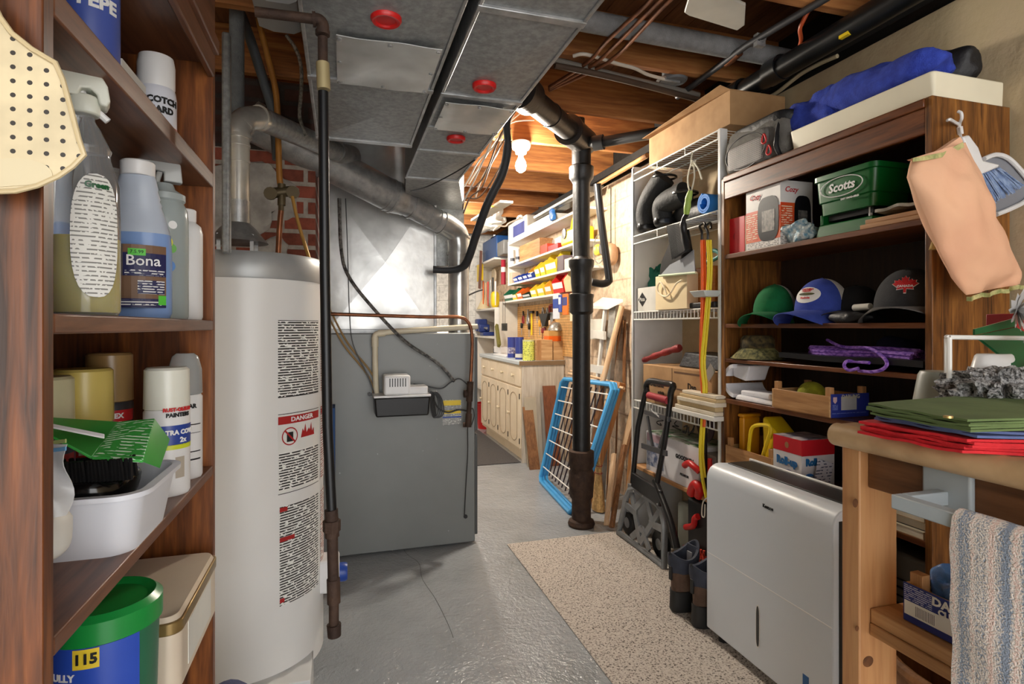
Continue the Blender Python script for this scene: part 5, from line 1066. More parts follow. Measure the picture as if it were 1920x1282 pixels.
# ================================================================ DEHUMIDIFIER
DX0, DX1, DY0, DY1, DZ = 1.405, 1.635, 1.335, 1.945, .70
t = thing('dehumidifier', 'large white and grey dehumidifier standing on the speckled mat', 'dehumidifier', (1.52, 1.64, .007))
pr = [(DX1-.012, .03), (DX0+.03, .03), (DX0, .045)]
R_ = .055
for k in range(7): a = k*pi/12; pr.append((DX0+R_-R_*cos(a), DZ-R_+R_*sin(a)))
pr += [(DX0+.10, DZ-.004), (DX1-.012, DZ-.008)]
MB().prism([(x, DY0, z) for x, z in pr], (0, DY1-DY0, 0)).build('front_shell', pm('dehumidifier_white', (.86, .89, .92), .33, 0, (.85, .88, .91), 2), t, bevel=.004)
MB().box((DX0+.085, DY0+.02, DZ-.006), (DX1-.03, DY1-.02, DZ+.002)).build('control_panel', flat('glossy_dark_panel', (.17, .165, .16), .45), t, bevel=.002)
MB().box((DX1-.03, DY0+.004, DZ-.02), (DX1-.018, DY1-.004, DZ+.008)).build('rear_rim', WHITE, t, bevel=.003)
MB().box((DX0+.022, DY0-.004, .04), (DX1, DY0, DZ-.035)).box((DX1-.012, DY0, .02), (DX1+.008, DY1, DZ-.03)).build('side_recess', flat('dark_recess', (.13, .12, .11), .5), t)
pr2 = [(DX0+.035*cos(pi+pi/2*k/5)+.035, DZ-.036+.035*-sin(pi+pi/2*k/5)) for k in range(6)]
zs = zx(1328, 1052, DX0)
MB().box((DX0-.0006, DY0+.004, .345), (DX0+.004, DY1-.004, .3478)).build('bucket_seam', flat('seam_light', (.97, .97, .97), .3), t)
yw, zw0, zw1 = yx(1421, DX0), zx(1421, 1136, DX0), zx(1421, 1212, DX0)
mb = MB(); mb.m = 0; mb.prism([(DX0-.001, yw+.011*cos(2*pi*k/20)*1.0, (zw0+zw1)/2+((zw0-zw1)/2+.004)*math.copysign(abs(sin(2*pi*k/20))**.4, sin(2*pi*k/20))) for k in range(20)], (.002, 0, 0)); mb.m = 1; mb.prism([(DX0-.0018, yw+.007*cos(2*pi*k/20), (zw0+zw1)/2+((zw0-zw1)/2)*math.copysign(abs(sin(2*pi*k/20))**.4, sin(2*pi*k/20))) for k in range(20)], (.002, 0, 0))
mb.build('water_window', [WHITE, flat('dark_window', (.22, .23, .24), .2)], t)
yl, zl = yx(1440, DX0), zx(1440, 951, DX0)
text('Kesnos', .017, INK, t, (DX0-.0002, yl, zl), RX, bold=.0007)
yb2 = yx(1511, DX0)
MB().box((DX0-.0012, yb2-.012, zx(1511, 1282, DX0)-.01), (DX0, yb2+.012, zx(1511, 1266, DX0))).build('energy_label', flat('label_azure', (.20, .42, .66), .5), t)
for x, y in ((DX0+.04, DY0+.05), (DX0+.04, DY1-.05), (DX1-.04, DY0+.05), (DX1-.04, DY1-.05)): MB().lathe([(0, .007), (.018, .007), (.018, .03), (0, .03)], (x, y, 0), 14).build('caster', BLACK, t)
# ================================================================ SPECKLED FLOOR MAT
m, b = base('speckled_mat', .85); MATS['speckled_mat'] = m; vec = coords(m); l = m.node_tree.links; n = m.node_tree.nodes
f1 = ramp(m, nz(m, vec, 130, 2, .3), [(.36, (.34, .31, .29)), (.43, (.70, .66, .62)), (.60, (.80, .77, .73))]); l.new(f1, b.inputs['Base Color']); bump(m, b, nz(m, vec, 120, 2), .3, .004)
m, b = base('rug_x', .9)
single('floor_mat', MB().box((.905, .7, 0), (1.78, 3.10, .006)), MATS['speckled_mat'], 'long beige speckled mat lying on the grey floor at the right', 'mat', bevel=.003)
# ================================================================ WORKBENCH
WX, WY1, WZ = .885, .835, 1.068
t = thing('workbench', 'pine workbench with a rolled beige front edge at the right', 'workbench', (1.3, .4, 0))
BT_ = pm('mottled_laminate', (.78, .66, .50), .4, 0, (.68, .56, .41), 14, .05, 60)
MB().box((WX+.01, -.9, WZ-.032), (1.64, WY1, WZ)).build('worktop', BT_, t)
mb = MB(); pe = [(WX+.012+.022*cos(a), WZ-.019+.021*sin(a)) for a in [2*pi*k/20 for k in range(20)]]; mb.prism([(x-.01, WY1, z) for x, z in pe], (0, -1.73, 0)); mb.build('rolled_edge', BT_, t)
PB = wood('bench_pine', [(.66, .45, .28), (.76, .56, .37), (.80, .62, .43)], 'z', .7, .45)
o = MB().box((WX+.012, WY1-.04, 0), (WX+.102, WY1-.002, WZ-.04)).build('leg', PB, t, bevel=.003)
MB().box((1.50, WY1-.04, 0), (1.59, WY1-.002, WZ-.034)).build('leg', PB, t, bevel=.003)
MB().box((WX+.012, -.6, 0), (WX+.102, -.56, WZ-.04)).build('leg', PB, t, bevel=.003)
kn = pm('knot_brown', (.45, .28, .15), .5, 0, (.32, .19, .10), 60)
for (u, v, a_, b_) in ((1602+2, 943, .006, .008), (1628, 1240, .012, .010), (1637, 848, .004, .004), (1587+20, 1178, .004, .005)):
    p = PY(u, v, WY1-.0405); MB().prism([(p[0]+a_*cos(2*pi*k/16), p[1], p[2]+b_*sin(2*pi*k/16)) for k in range(16)], (0, .0004, 0)).build('wood_knot', kn, t)
MB().box((WX+.03, -.56, WZ-.11), (WX+.055, WY1-.042, WZ-.034)).build('apron_board', wood('apron_brown', [(.30, .18, .09), (.42, .27, .15), (.48, .32, .19)], 'y', 1, .5), t, bevel=.002)
MB().box((WX+.035, -.56, .712), (1.50, WY1-.042, .738)).box((WX+.033, -.56, .690), (WX+.06, WY1-.042, .712)).build('lower_shelf', PINEY, t, bevel=.002)
# towel bar
t = thing('towel_bar', 'square grey towel bar fixed below the bench top', 'towel bar', (WX-.05, .6, .98))
TG = flat('towel_bar_grey', (.68, .72, .74), .35)
q0 = PX(1672, 893, WX-.07); zb_ = .982
MB().box((WX-.078, -.1, zb_-.011), (WX-.058, q0[1]-.005, zb_+.011)).box((WX-.0575, q0[1]-.022, zb_-.011), (WX+.02, q0[1]-.005, zb_+.011)).build('bar', TG, t, bevel=.002)
MB().box((WX+.018, q0[1]-.055, zb_-.03), (WX+.03, q0[1]+.02, zb_+.052)).build('wall_bracket', TG, t, bevel=.004)
# towel
TW = pm('towel_base', (.80, .78, .75), .95, 0, (.70, .69, .68), 40, .8, 260)
m, b = base('striped_towel', .95); l = m.node_tree.links; vec = coords(m)
vs_ = coords(m, (0, 62, 0)); fA = nz(m, vs_, 1.0, 1, 0); fB = nz(m, vec, 420, 2, .1)
n = m.node_tree.nodes; ad = n.new('ShaderNodeMath'); ad.operation = 'MULTIPLY_ADD'; ad.inputs[1].default_value = .7; l.new(fB, ad.inputs[0]); l.new(fA, ad.inputs[2])
l.new(ramp(m, ad.outputs[0], [(.74, (.56, .61, .68)), (.84, (.82, .79, .76)), (.94, (.93, .90, .87)), (1.0, (.90, .80, .76))]), b.inputs['Base Color']); bump(m, b, fB, .8, .004)
ty1 = PX(1790, 925, WX-.08)[1]
t = thing('hand_towel', 'blue, grey and white striped terry towel hanging over the towel bar', 'towel', (WX-.08, ty1-.2, .72))
def towel(a, b):
    # a: along the bar, b: front bottom -> over -> back bottom
    y = ty1-.34*a+.004*sin(b*6)
    s_ = b*.66
    if s_ < .30: x, z = WX-.083-.003*sin(a*14), zb_+.010-.30+s_
    elif s_ < .345: k = (s_-.30)/.045; x, z = WX-.083+.030*k, zb_+.010+.008*sin(k*pi)
    else: x, z = WX-.053+.004*sin(a*9), zb_+.010-(s_-.345)
    return (x+.004*noise.noise(Vector((a*6, b*8, 0))), y+.006*noise.noise(Vector((a*3, b*9, 4))), z)
MB().sheet(towel, 40, 60, .006).build('terry_cloth', m, t, smooth=80)
mb = MB(); random.seed(1)
for k in range(60):
    y = ty1-.34*k/59; mb.stube([(WX-.083, y, zb_-.288), (WX-.086+random.uniform(-.004, .004), y+random.uniform(-.004, .004), zb_-.31), (WX-.083+random.uniform(-.006, .006), y+random.uniform(-.008, .008), zb_-.335)], .0022, 5, 3)
tag(mb.build('fringe', flat('fringe_white', (.88, .87, .85), .9), t), kind=None)
mb = MB()
for k in range(8): mb.stube([(WX-.05, ty1+.003, zb_-.27), (WX-.052+random.uniform(-.006, .006), ty1+.012+random.uniform(-.004, .012), zb_-.30-.004*k)], .0025, 5, 3)
mb.build('tassel', MATS['fringe_white'], t)
# clementine crate on the lower shelf
cx0 = WX+.055; cyb = yx(1695, cx0)
t = crate('wooden clementine crate with blue printed side on the bench shelf', cx0, cx0+.19, .46, cyb, .7385, .066, hp=.02)
mb = MB(); xq = cx0-.0014; mb.m = 0; mb.box((xq, .46, .740), (cx0-.0002, cyb, .806)); mb.m = 1; mb.box((xq-.0005, .462, .752), (xq, cyb-.002, .776)); mb.m = 2; mb.box((xq-.0008, cyb-.055, .755), (xq-.0003, cyb-.022, .772)); mb.m = 3; mb.box((xq-.0008, cyb-.050, .778), (xq-.0003, cyb-.002, .803)); mb.m = 4
ov(mb, 4, cyb-.105, .772, .013, .011, xq-.0012, 1)
mb.build('printed_label', [flat('crate_navy2', (.13, .18, .46), .45), flat('crate_white', (.88, .86, .82), .5), lines('barcode', (.90, .88, .85), (.1, .1, .1), 420, 'y', .45, .0, 1), lines('crate_print', (.13, .18, .46), (.75, .75, .8), 300, 'z', .4, .4, 200), flat('orange_fruit', (.90, .55, .15), .5)], t, smooth=0)
text('DARLING', .019, MATS['crate_white'], t, (xq-.0006, cyb-.095, .795), RX, bold=.0007, sx=1.1); text('CLEMENTINES', .014, MATS['crate_white'], t, (xq-.0006, cyb-.105, .7805), RX, bold=.0006, sx=1.0)
cloth('blue_bag', 'shiny blue plastic bag bulging out of the clementine crate', 'plastic bag', (cx0+.07, cyb-.075, .80), (.05, .07, .045), pm('blue_film', (.42, .62, .88), .15, 0, (.32, .50, .78), 12, .4, 40, trans=.25), .5, 18, .9, 5)
# things on the bench: folded cloths
def stack(name, label, cat, quad, z, n, th, mat, j=.006, group=None):
    mb = MB(); random.seed(len(label))
    for k in range(n):
        q = [(x+random.uniform(-j, j), y+random.uniform(-j, j), 0) for x, y in quad]; s0 = random.random()*9
        def fn(a, b, q=q, k=k, s0=s0):
            x = (q[0][0]*(1-a)+q[1][0]*a)*(1-b)+(q[3][0]*(1-a)+q[2][0]*a)*b; y = (q[0][1]*(1-a)+q[1][1]*a)*(1-b)+(q[3][1]*(1-a)+q[2][1]*a)*b
            return (x+.0015*sin(b*23+s0), y+.0015*sin(a*19+s0), z+th*(k+1)+.0012*noise.noise(Vector((a*4+s0, b*4, k)))+.0008*sin(a*13+b*7+s0))
        mb.sheet(fn, 14, 14, th*.9)
    return single(name, mb, mat, label, cat, group, smooth=60)
g0 = lambda u, v, z: gz(u, v, z)[:2]
REDF = pm('red_fabric', (.80, .10, .14), .8, 0, (.70, .07, .11), 20, .3, 80)
stack('folded_cloth', 'stack of folded bright red cloth on the bench top', 'cloth', [g0(1612, 800, WZ+.012), g0(1815, 838, WZ+.012), (1.14, .44), (1.16, .78)], WZ+.001, 5, .0045, REDF, .007)
single('red_cloth', MB().sheet(lambda a, b: (1.03+.22*b, .46-.30*a, WZ+.024+.006*sin(a*5+b*3)), 16, 12, .022), REDF, 'red cloth at the right edge of the bench', 'cloth', smooth=60)
stack('folded_cloth', 'thin folded slate blue cloth between the red and olive cloths', 'cloth', [g0(1640, 782, WZ+.03), g0(1825, 815, WZ+.03), (1.16, .43), (1.20, .75)], WZ+.026, 2, .004, pm('slate_fabric', (.36, .42, .60), .85, 0, (.30, .35, .52), 18), .006)
OLV = pm('olive_canvas', (.38, .46, .27), .85, 0, (.32, .39, .22), 9, .15, 60)
stack('folded_tarp', 'folded olive green tarp on top of the red cloths', 'tarp', [g0(1628, 770, WZ+.042), g0(1815, 792, WZ+.05), (1.30, .50), (1.33, .80)], WZ+.036, 5, .0035, OLV, .005)
single('grommet', MB().lathe([(0, .0), (.006, .0), (.006, .003), (0, .003)], (lambda p: (p[0]+.008, p[1], WZ+.0545))(gz(1770, 783, WZ+.055)), 14), pm('brass', (.80, .70, .45), .3, .7), 'tiny brass grommet on the olive tarp corner', 'grommet')
# wire rack with dishes
t = thing('dish_rack', 'white wire rack holding bowls at the back of the bench', 'rack', (1.45, .8, WZ))
rk = WZ; ry1 = .80; rx0, rx1 = xy(1782, ry1), 1.62
rx0 = PY(1780, 700, ry1)[0]
zt1, zt2 = PY(1780, 632, ry1)[2], PY(1780, 702, ry1)[2]
mb = MB()
mb.tube([(rx0, ry1, rk), (rx0, ry1, zt1)], .0045, 8); mb.tube([(rx0+.035, ry1+.03, rk), (rx0+.035, ry1+.03, zt1-.003)], .0045, 8); mb.tube([(rx0, ry1, zt1), (rx0+.035, ry1+.03, zt1)], .0045, 8)
for z in (zt1, zt2): mb.tube([(rx0, ry1, z), (rx0+.30, ry1-.10, z-.004)], .0045, 8)
mb.tube([(rx0+.30, ry1-.10, rk), (rx0+.30, ry1-.10, zt1)], .0045, 8); mb.tube([(rx0+.035, ry1+.03, zt2), (rx0+.33, ry1-.07, zt2)], .0045, 8)
for k in range(8): f_ = k/7; mb.tube([(rx0+.30*f_, ry1-.10*f_, zt2), (rx0+.035+.30*f_, ry1+.03-.10*f_, zt2)], .003, 6)
mb.build('wire_frame', WWIRE, t)
p = PY(1838, 700, ry1+.015)
def bowl(label, c, r, h, mat, sy=1): return single('bowl', MB().lathe([(r*.75, 0), (r, h*.02), (r*.96, h*.15), (r*.78, h*.9), (r*.70, h), (0, h)], c, 28, sy=sy), mat, label, 'bowl', bevel=0)
bowl('upside-down white dish on the wire rack', (p[0], ry1-.01, zt2+.004), .052, .035, WPL, .6)
bowl('upside-down grey bowl behind the white dish on the rack', (p[0]+.012, ry1+.10, WZ), .055, .085, flat('grey_bowl', (.62, .64, .60), .4))
bowl('round white dish at the right edge of the rack', (PY(1915, 700, ry1-.03)[0], ry1-.07, zt2+.004), .035, .022, WPL, .8)
t = thing('dustpan', 'green plastic dustpan lying slanted on the white wire rack', 'dustpan', PY(1860, 640, ry1-.02))
q = [PY(u, v, y) for u, v, y in ((1828, 628, ry1+.03), (1905, 612, ry1+.03), (1990, 660, ry1-.02), (1920, 700, ry1-.06))]
MB().hexa([tuple(Vector(p_)-Vector((0, 0, .006))) for p_ in q], q).build('pan', GRN, t, bevel=.002)
MB().hexa([q[0], q[1], tuple(Vector(q[1])+Vector((0, .004, 0))), tuple(Vector(q[0])+Vector((0, .004, 0)))], [tuple(Vector(q[0])+Vector((0, 0, .012))), tuple(Vector(q[1])+Vector((0, 0, .018))), tuple(Vector(q[1])+Vector((0, .004, .018))), tuple(Vector(q[0])+Vector((0, .004, .012)))]).build('pan_wall', GRN, t)
single('scouring_pads', MB().blob((PY(1880, 745, .76)[0], .76, WZ+.055), (.11, .07, .045), .8, .35, 60, 60, 30), pm('black_white_speckle', (.06, .06, .06), .4, 0, (.75, .75, .75), 190, .8, 200), 'black and white speckled tinsel heap behind the olive tarp', 'tinsel heap')
single('bow_box', MB().box((PY(1886, 590, .86)[0], .84, PY(1886, 612, .86)[2]-.02), (PY(1990, 590, .86)[0], .90, PY(1886, 588, .86)[2])), flat('box_darkred', (.60, .08, .10), .5), 'dark red box behind the silver bows at the right edge', 'box', bevel=.002)
def bow(label, c, r):
    mb = MB(); random.seed(int(r*1000)); c = Vector(c)
    for k in range(34):
        a = random.uniform(0, 2*pi); e_ = random.uniform(-.6, 1.2); d = Vector((cos(a)*cos(e_), -abs(sin(e_))*.6-.2, sin(a)*cos(e_))).normalized(); sd = d.cross(Vector((0, 1, .3))).normalized()
        mb.add([c-sd*.003, c+sd*.003, c+d*r*.6+sd*.008, c+d*r, c+d*r*.6-sd*.008], [(0, 1, 2, 3, 4)])
    return single('gift_bow', mb, flat('silver_ribbon', (.80, .80, .80), .25, .3), label, 'bow', smooth=0)
bow('upper silver ribbon bow at the right edge', PY(1908, 582, .80), .05); bow('lower silver ribbon bow on the green dustpan', PY(1925, 640, .72), .04)
# ================================================================ HANGING ON THE BOOKCASE SIDE
yh = BY0-.022
t = thing('wall_hook', 'white plastic double hook on the side of the right bookcase', 'hook', PY(1800, 225, yh))
mb = MB(); mb.stube([PY(u, v, y) for u, v, y in ((1796, 209, yh-.025), (1802, 212, yh-.032), (1803, 222, yh-.03), (1799, 232, yh-.012), (1799, 245, yh-.004))], .0045, 8)
mb.stube([PY(u, v, y) for u, v, y in ((1776, 226, yh-.03), (1781, 224, yh-.036), (1790, 229, yh-.02), (1799, 234, yh-.008))], .0045, 8); mb.cyl(PY(1799, 238, yh-.006), PY(1801, 252, yh-.006), .008)
mb.build('hook_arms', WPL, t)
# brush and dustpan
t = thing('dustpan', 'white dustpan hanging behind a blue bristled hand brush', 'dustpan', PY(1880, 330, yh-.06))
q = lambda u, v, y: Vector(PY(u, v, y))
yd = yh-.05
MB().prism([q(*p_, yd) for p_ in ((1812, 262), (1822, 258), (1845, 300), (1870, 290), (1895, 300), (1922, 330), (1935, 350), (1925, 372), (1870, 402), (1862, 395))], (0, .006, 0)).build('pan', flat('pan_grey', (.52, .53, .56), .45), t, bevel=.002)
MB().stube([q(*p_, yd-.008) for p_ in ((1845, 298), (1868, 290), (1892, 298), (1918, 325), (1934, 350), (1926, 374), (1898, 390), (1868, 402))], .007, 8).build('pan_rim', WPL, t)
t = thing('hand_brush', 'hand brush with blue bristles hanging on the dustpan', 'brush', PY(1850, 330, yh-.09))
MB().prism([q(*p_, yd-.03) for p_ in ((1806, 256), (1818, 252), (1836, 276), (1844, 300), (1876, 308), (1872, 314), (1834, 330), (1828, 318), (1822, 300))], (0, .018, 0)).build('handle', WPL, t, bevel=.005)
mb = MB(); random.seed(6)
for k in range(120):
    f_ = random.random(); a = q(1836+38*f_, 328-14*f_, yd-.028+random.uniform(0, .012)); e_ = q(1860+58*f_+random.uniform(-3, 3), 380-40*f_*.8+random.uniform(-4, 4), yd-.03+random.uniform(-.006, .014)); mb.tube([a, e_], .0016, 4)
mb.build('bristles', pm('blue_bristle', (.38, .48, .66), .6, 0, (.58, .66, .78), 60), t)
# peach bag holder
t = thing('bag_holder', 'peach fabric bag holder hanging crooked from the hook on the bookcase side', 'fabric holder', PY(1810, 420, yh-.1))
pl_ = [(1712, 296), (1706, 330), (1722, 372), (1742, 420), (1762, 470), (1785, 520), (1812, 553)]; pr_ = [(1806, 268), (1826, 320), (1842, 360), (1862, 410), (1886, 462), (1910, 510), (1912, 532)]
yc = yh-.085
def sleeve(a, b):
    k = b*6; i = min(int(k), 5); f_ = k-i
    L = Vector((pl_[i][0]*(1-f_)+pl_[i+1][0]*f_, pl_[i][1]*(1-f_)+pl_[i+1][1]*f_)); R = Vector((pr_[i][0]*(1-f_)+pr_[i+1][0]*f_, pr_[i][1]*(1-f_)+pr_[i+1][1]*f_))
    th = 2*pi*a; m_ = (1-cos(th))/2; p2 = L*(1-m_)+R*m_; wd = (R-L).length
    dep = .055*sin(b*pi*.8+.5)+.013*noise.noise(Vector((cos(th)*2.2, sin(th)*1.5, b*7)))*(1+b)
    p = Vector(PY(p2.x+2*noise.noise(Vector((b*7, m_*3, 1))), p2.y, yc)); p.y -= sin(th)*dep; return p
PE = pm('peach_fabric', (.93, .74, .60), .85, 0, (.90, .69, .56), 5, .15, 30)
MB().sheet(sleeve, 40, 36).build('sleeve', PE, t, smooth=80)
mb = MB(); mb.sheet(lambda a, b: (lambda p: (p[0], p[1]+.0-.002*(1 if sin(2*pi*a) > 0 else -1), p[2]))(sleeve(a, .0+.05*b+.0)), 40, 3, .0012)
tr_ = pm('floral_trim', (.82, .78, .55), .85, 0, (.55, .58, .36), 40)
MB().prism([q(*p_, yc-.034) for p_ in ((1712, 296), (1735, 292), (1770, 285), (1806, 266), (1808, 276), (1772, 294), (1738, 300), (1712, 303))], (0, .002, 0)).build('top_trim', tr_, t)
MB().prism([q(*p_, yc-.01) for p_ in ((1714, 296), (1760, 284), (1801, 256), (1806, 266), (1770, 284), (1718, 298))], (0, .02, 0)).build('mouth_fold', PE, t)
MB().sheet(lambda a, b: (lambda p: p+Vector((0, -.004*sin(a*40), -.012*b)))(q(1813+112*a, 556-24*a+2*sin(a*21), yc-.02-.01*sin(a*17))), 40, 3, .002).build('bottom_trim', tr_, t, smooth=70)
MB().stube([q(1806, 268, yc-.01), q(1801, 254, yc+.01), q(1799, 240, yh-.02)], .003, 6).build('hanging_loop', WPL, t)
single('straw_whisk', MB().lathe([(.004, .03), (.008, .02), (.014, 0), (0, 0)], PY(1752, 468, yh-.012), 12), pm('straw', (.72, .62, .38), .9, 0, (.60, .50, .30), 60, .5, 120), 'small straw whisk end showing behind the peach fabric holder', 'whisk')
# basket under the bench
c = (1.205, .75, 0)
t = thing('bushel_basket', 'brown woven wood basket on the floor below the bench', 'basket', c)
MB().lathe([(.14, 0), (.16, .01), (.195, .60), (.19, .605), (.155, .02), (0, .012)], c, 32).build('basket_body', wood('basket_wood', [(.40, .26, .14), (.52, .36, .21), (.60, .43, .27)], 'z', 1, .7), t)
MB().tube([(c[0]+.198*cos(2*pi*k/36), c[1]+.198*sin(2*pi*k/36), .60) for k in range(36)], .012, 8, closed=True).build('rim_hoop', MATS['basket_wood'], t)
# ================================================================ WIRE CLOSET BETWEEN BOOKCASE AND WALL
KX, KY0, KY1, KXB = 1.66, 2.215, 3.00, 1.995
K1, K2, K3, K4, K5 = 2.155, 1.785, 1.335, .815, .44
t = thing('wire_shelving', 'white closet with wire shelves between the bookcase and the block wall', 'shelving unit', (1.83, 2.6, 0))
PW = flat('white_melamine', (.84, .84, .83), .4)
MB().box((KX, KY1, 0), (KXB, KY1+.018, 2.2)).build('side_panel', PW, t, bevel=.001)
MB().box((KX, KY0-.018, 0), (KX+.04, KY0, 2.16)).build('front_post', WHITE, t, bevel=.002)
MB().box((KX-.004, KY1-.0, 0), (KX+.006, KY1+.018, 2.19)).build('front_post', WHITE, t, bevel=.001)
def wireshelf(z, y0=KY0, y1=KY1, lip=.045, pitch=.030, vert=.030):
    mb = MB(); w_ = .0032
    for x, zz_ in ((KX+.004, z), (KX+.004, z-lip), (KXB-.02, z), (KX+.17, z-.004)): mb.tube([(x, y0, zz_), (x, y1, zz_)], .0042, 6)
    n = int((y1-y0)/pitch)
    for k in range(n+1): y = y0+(y1-y0)*k/n; mb.tube([(KX+.004, y, z+.002), (KXB-.02, y, z+.002)], .0022, 5)
    n = int((y1-y0)/vert)
    for k in range(n+1): y = y0+(y1-y0)*k/n; mb.tube([(KX+.002, y, z), (KX+.002, y, z-lip)], .0024, 5)
    return mb.build('wire_shelf', WWIRE, t)
wireshelf(K1, vert=.26, lip=.04); wireshelf(K2, vert=.26); wireshelf(K3); wireshelf(K4)
MB().box((KX-.01, KY0, K5-.022), (KXB, KY1-.02, K5)).build('wood_shelf', PINEY, t, bevel=.003)
EPS = .0045
# box on top
zb = K1+.006
t = thing('long_box', 'long cardboard box lying on the top wire shelf', 'box', (1.8, 2.62, zb))
bx1 = KX+.012; yA, yB = yx(1369, bx1), yx(1217, bx1)
MB().box((bx1, yA, zb), (KXB-.02, yB, zb+.155)).build('carton', CARD, t, bevel=.002)
mb = MB(); mb.hexa([(bx1, yA, zb+.155), (bx1, yB, zb+.155), (bx1, yB, zb+.157), (bx1, yA, zb+.157)], [(bx1-.045, yA+.01, zb+.172), (bx1-.045, yB, zb+.150), (bx1-.045, yB, zb+.152), (bx1-.045, yA+.01, zb+.174)])
mb.box((bx1, yA, zb+.155), (KXB-.02, yB, zb+.158)); mb.build('flap', CARD, t)
# winter boots on the second shelf
RB = pm('black_rubber', (.07, .07, .075), .3, 0, (.05, .05, .055), 8, .2, 30); RN = pm('black_boot_shaft', (.11, .115, .12), .7, 0, (.08, .085, .09), 10, .3, 60)
def wboot(label, y, x, dy, dz, tx):
    z = K2+EPS+.005; t = thing('winter_boot', label, 'boot', (x, y, z), 'winter boots on the second wire shelf')
    MB().blob((x+.08, y, z+.045), (.14, .048, .05), .75, .05, 14, 32, 18, None, 2, True).build('rubber_foot', RB, t, smooth=70)
    pts = [(x-.005, y, z+.05), (x-.01, y, z+.12), (x-.005, y+dy*.35, z+.12+dz*.4), (x+tx, y+dy, z+.10+dz)]
    P_ = catmull(pts, 6); MB().tube(P_, [.052+.012*k/(len(P_)-1) for k in range(len(P_))], 18).build('shaft', RN, t, smooth=70)
    MB().tube([(P_[-1]+Vector((.066*cos(a), .062*sin(a), .0))) for a in [2*pi*k/20 for k in range(20)]], .007, 6, closed=True).build('cuff', RB, t)
    return t
wboot('tall black winter boot nearest the closet side panel on the second shelf', yx(1213, KX+.06), KX+.06, -.14, .20, .03)
wboot('black winter boot with folded-over shaft, right one of the pair', yx(1245, KX+.06), KX+.06, -.17, .06, .02)
single('black_bag', MB().blob((KX+.19, yx(1300, KX+.17)-.06, K2+.075), (.10, .17, .07), .7, .2, 8, 36, 20, None, 3, True), BKN, 'black bag lying behind the blue foam roll', 'bag', smooth=70)
# blue foam roll
c = (KX+.03, yx(1322, KX+.03)+.01, K2+EPS+.062); mb = MB()
prof = []
def spiral(a, b): th = a*2*pi*2.2; r = .030+.012*a*2.2*.9; return (c[0]+.0+.22*b, c[1]+r*cos(th), c[2]+r*sin(th))
t = thing('foam_roll', 'bright blue rolled foam mat on the second wire shelf', 'foam mat', c)
MB().sheet(spiral, 80, 2, .009).build('rolled_mat', pm('blue_foam', (.12, .48, .82), .7, 0, (.10, .44, .77), 20), t, smooth=60)
# hanging brush and dustpan (green handle)
hx = KX-.02
q = lambda u, v, x=KX-.03: Vector(PX(u, v, x))
t = thing('dustpan', 'black and grey dustpan hanging from the wire shelf', 'dustpan', q(1275, 510))
MB().prism([q(*p_) for p_ in ((1264, 437), (1290, 430), (1296, 466), (1304, 512), (1236, 517), (1240, 490), (1252, 462))], (.008, 0, 0)).build('pan', flat('pan_black', (.10, .105, .115), .35), t, bevel=.002)
MB().prism([q(*p_, KX-.035) for p_ in ((1300, 468), (1303, 511), (1238, 516), (1256, 496), (1280, 484))], (.004, 0, 0)).build('pan_blade', flat('pan_silver', (.62, .64, .67), .3), t)
MB().tube([q(1236, 517, KX-.038), q(1305, 511, KX-.038)], .006, 8).build('rubber_lip', flat('lip_green', (.74, .80, .66), .6), t)
t = thing('hand_brush', 'black hand brush with lime green handle hanging on the dark dustpan', 'brush', q(1275, 420))
mb = MB(); mb.m = 0; mb.tube(catmull([q(1295, 357, KX-.06), q(1291, 372, KX-.06), q(1289, 385, KX-.06), q(1287, 402, KX-.06)], 4), [.010, .012, .014, .016, .017, .016, .015, .016, .017, .017, .016, .014, .012], 10)
mb.build('handle', flat('lime_handle', (.62, .74, .34), .5), t)
MB().tube(catmull([q(1287, 402, KX-.06), q(1281, 415, KX-.06), q(1283, 440, KX-.055), q(1290, 470, KX-.05)], 4), [.012]*5+[.018]*4+[.022]*4, 10).build('brush_block', flat('pan_black', (.10, .105, .115), .35), t)
mb = MB(); random.seed(8)
for k in range(46):
    f_ = k/45; a = q(1281+4*f_, 420+50*f_, KX-.065); e_ = q(1250+10*f_, 424+62*f_, KX-.065)
    mb.tube([a, a+(e_-a)*.5+Vector((0, 0, .004)), e_], .0022, 4)
    mb.tube([a+Vector((.012, 0, 0)), e_+Vector((.014, 0, .003))], .0022, 4)
mb.build('bristles', flat('bristle_grey', (.24, .24, .245), .7), t)
t = thing('wall_hook', 'white hook and cords hanging from the front of the top wire shelf', 'hook', q(1298, 330))
mb = MB(); mb.stube([q(1298, 285, KX-.005), q(1296, 300, KX-.015), q(1300, 312, KX-.02), q(1304, 300, KX-.02)], .0045, 6); mb.stube([q(1298, 300), q(1290, 330), q(1291, 350), q(1294, 358, KX-.055)], .004, 6); mb.stube([q(1300, 302), q(1302, 330), q(1298, 352), q(1296, 360, KX-.055)], .004, 6); mb.stube([q(1302, 305), q(1310, 318), q(1316, 336)], .004, 6)
mb.build('cord_loops', flat('cord_cream', (.86, .84, .76), .7), t)
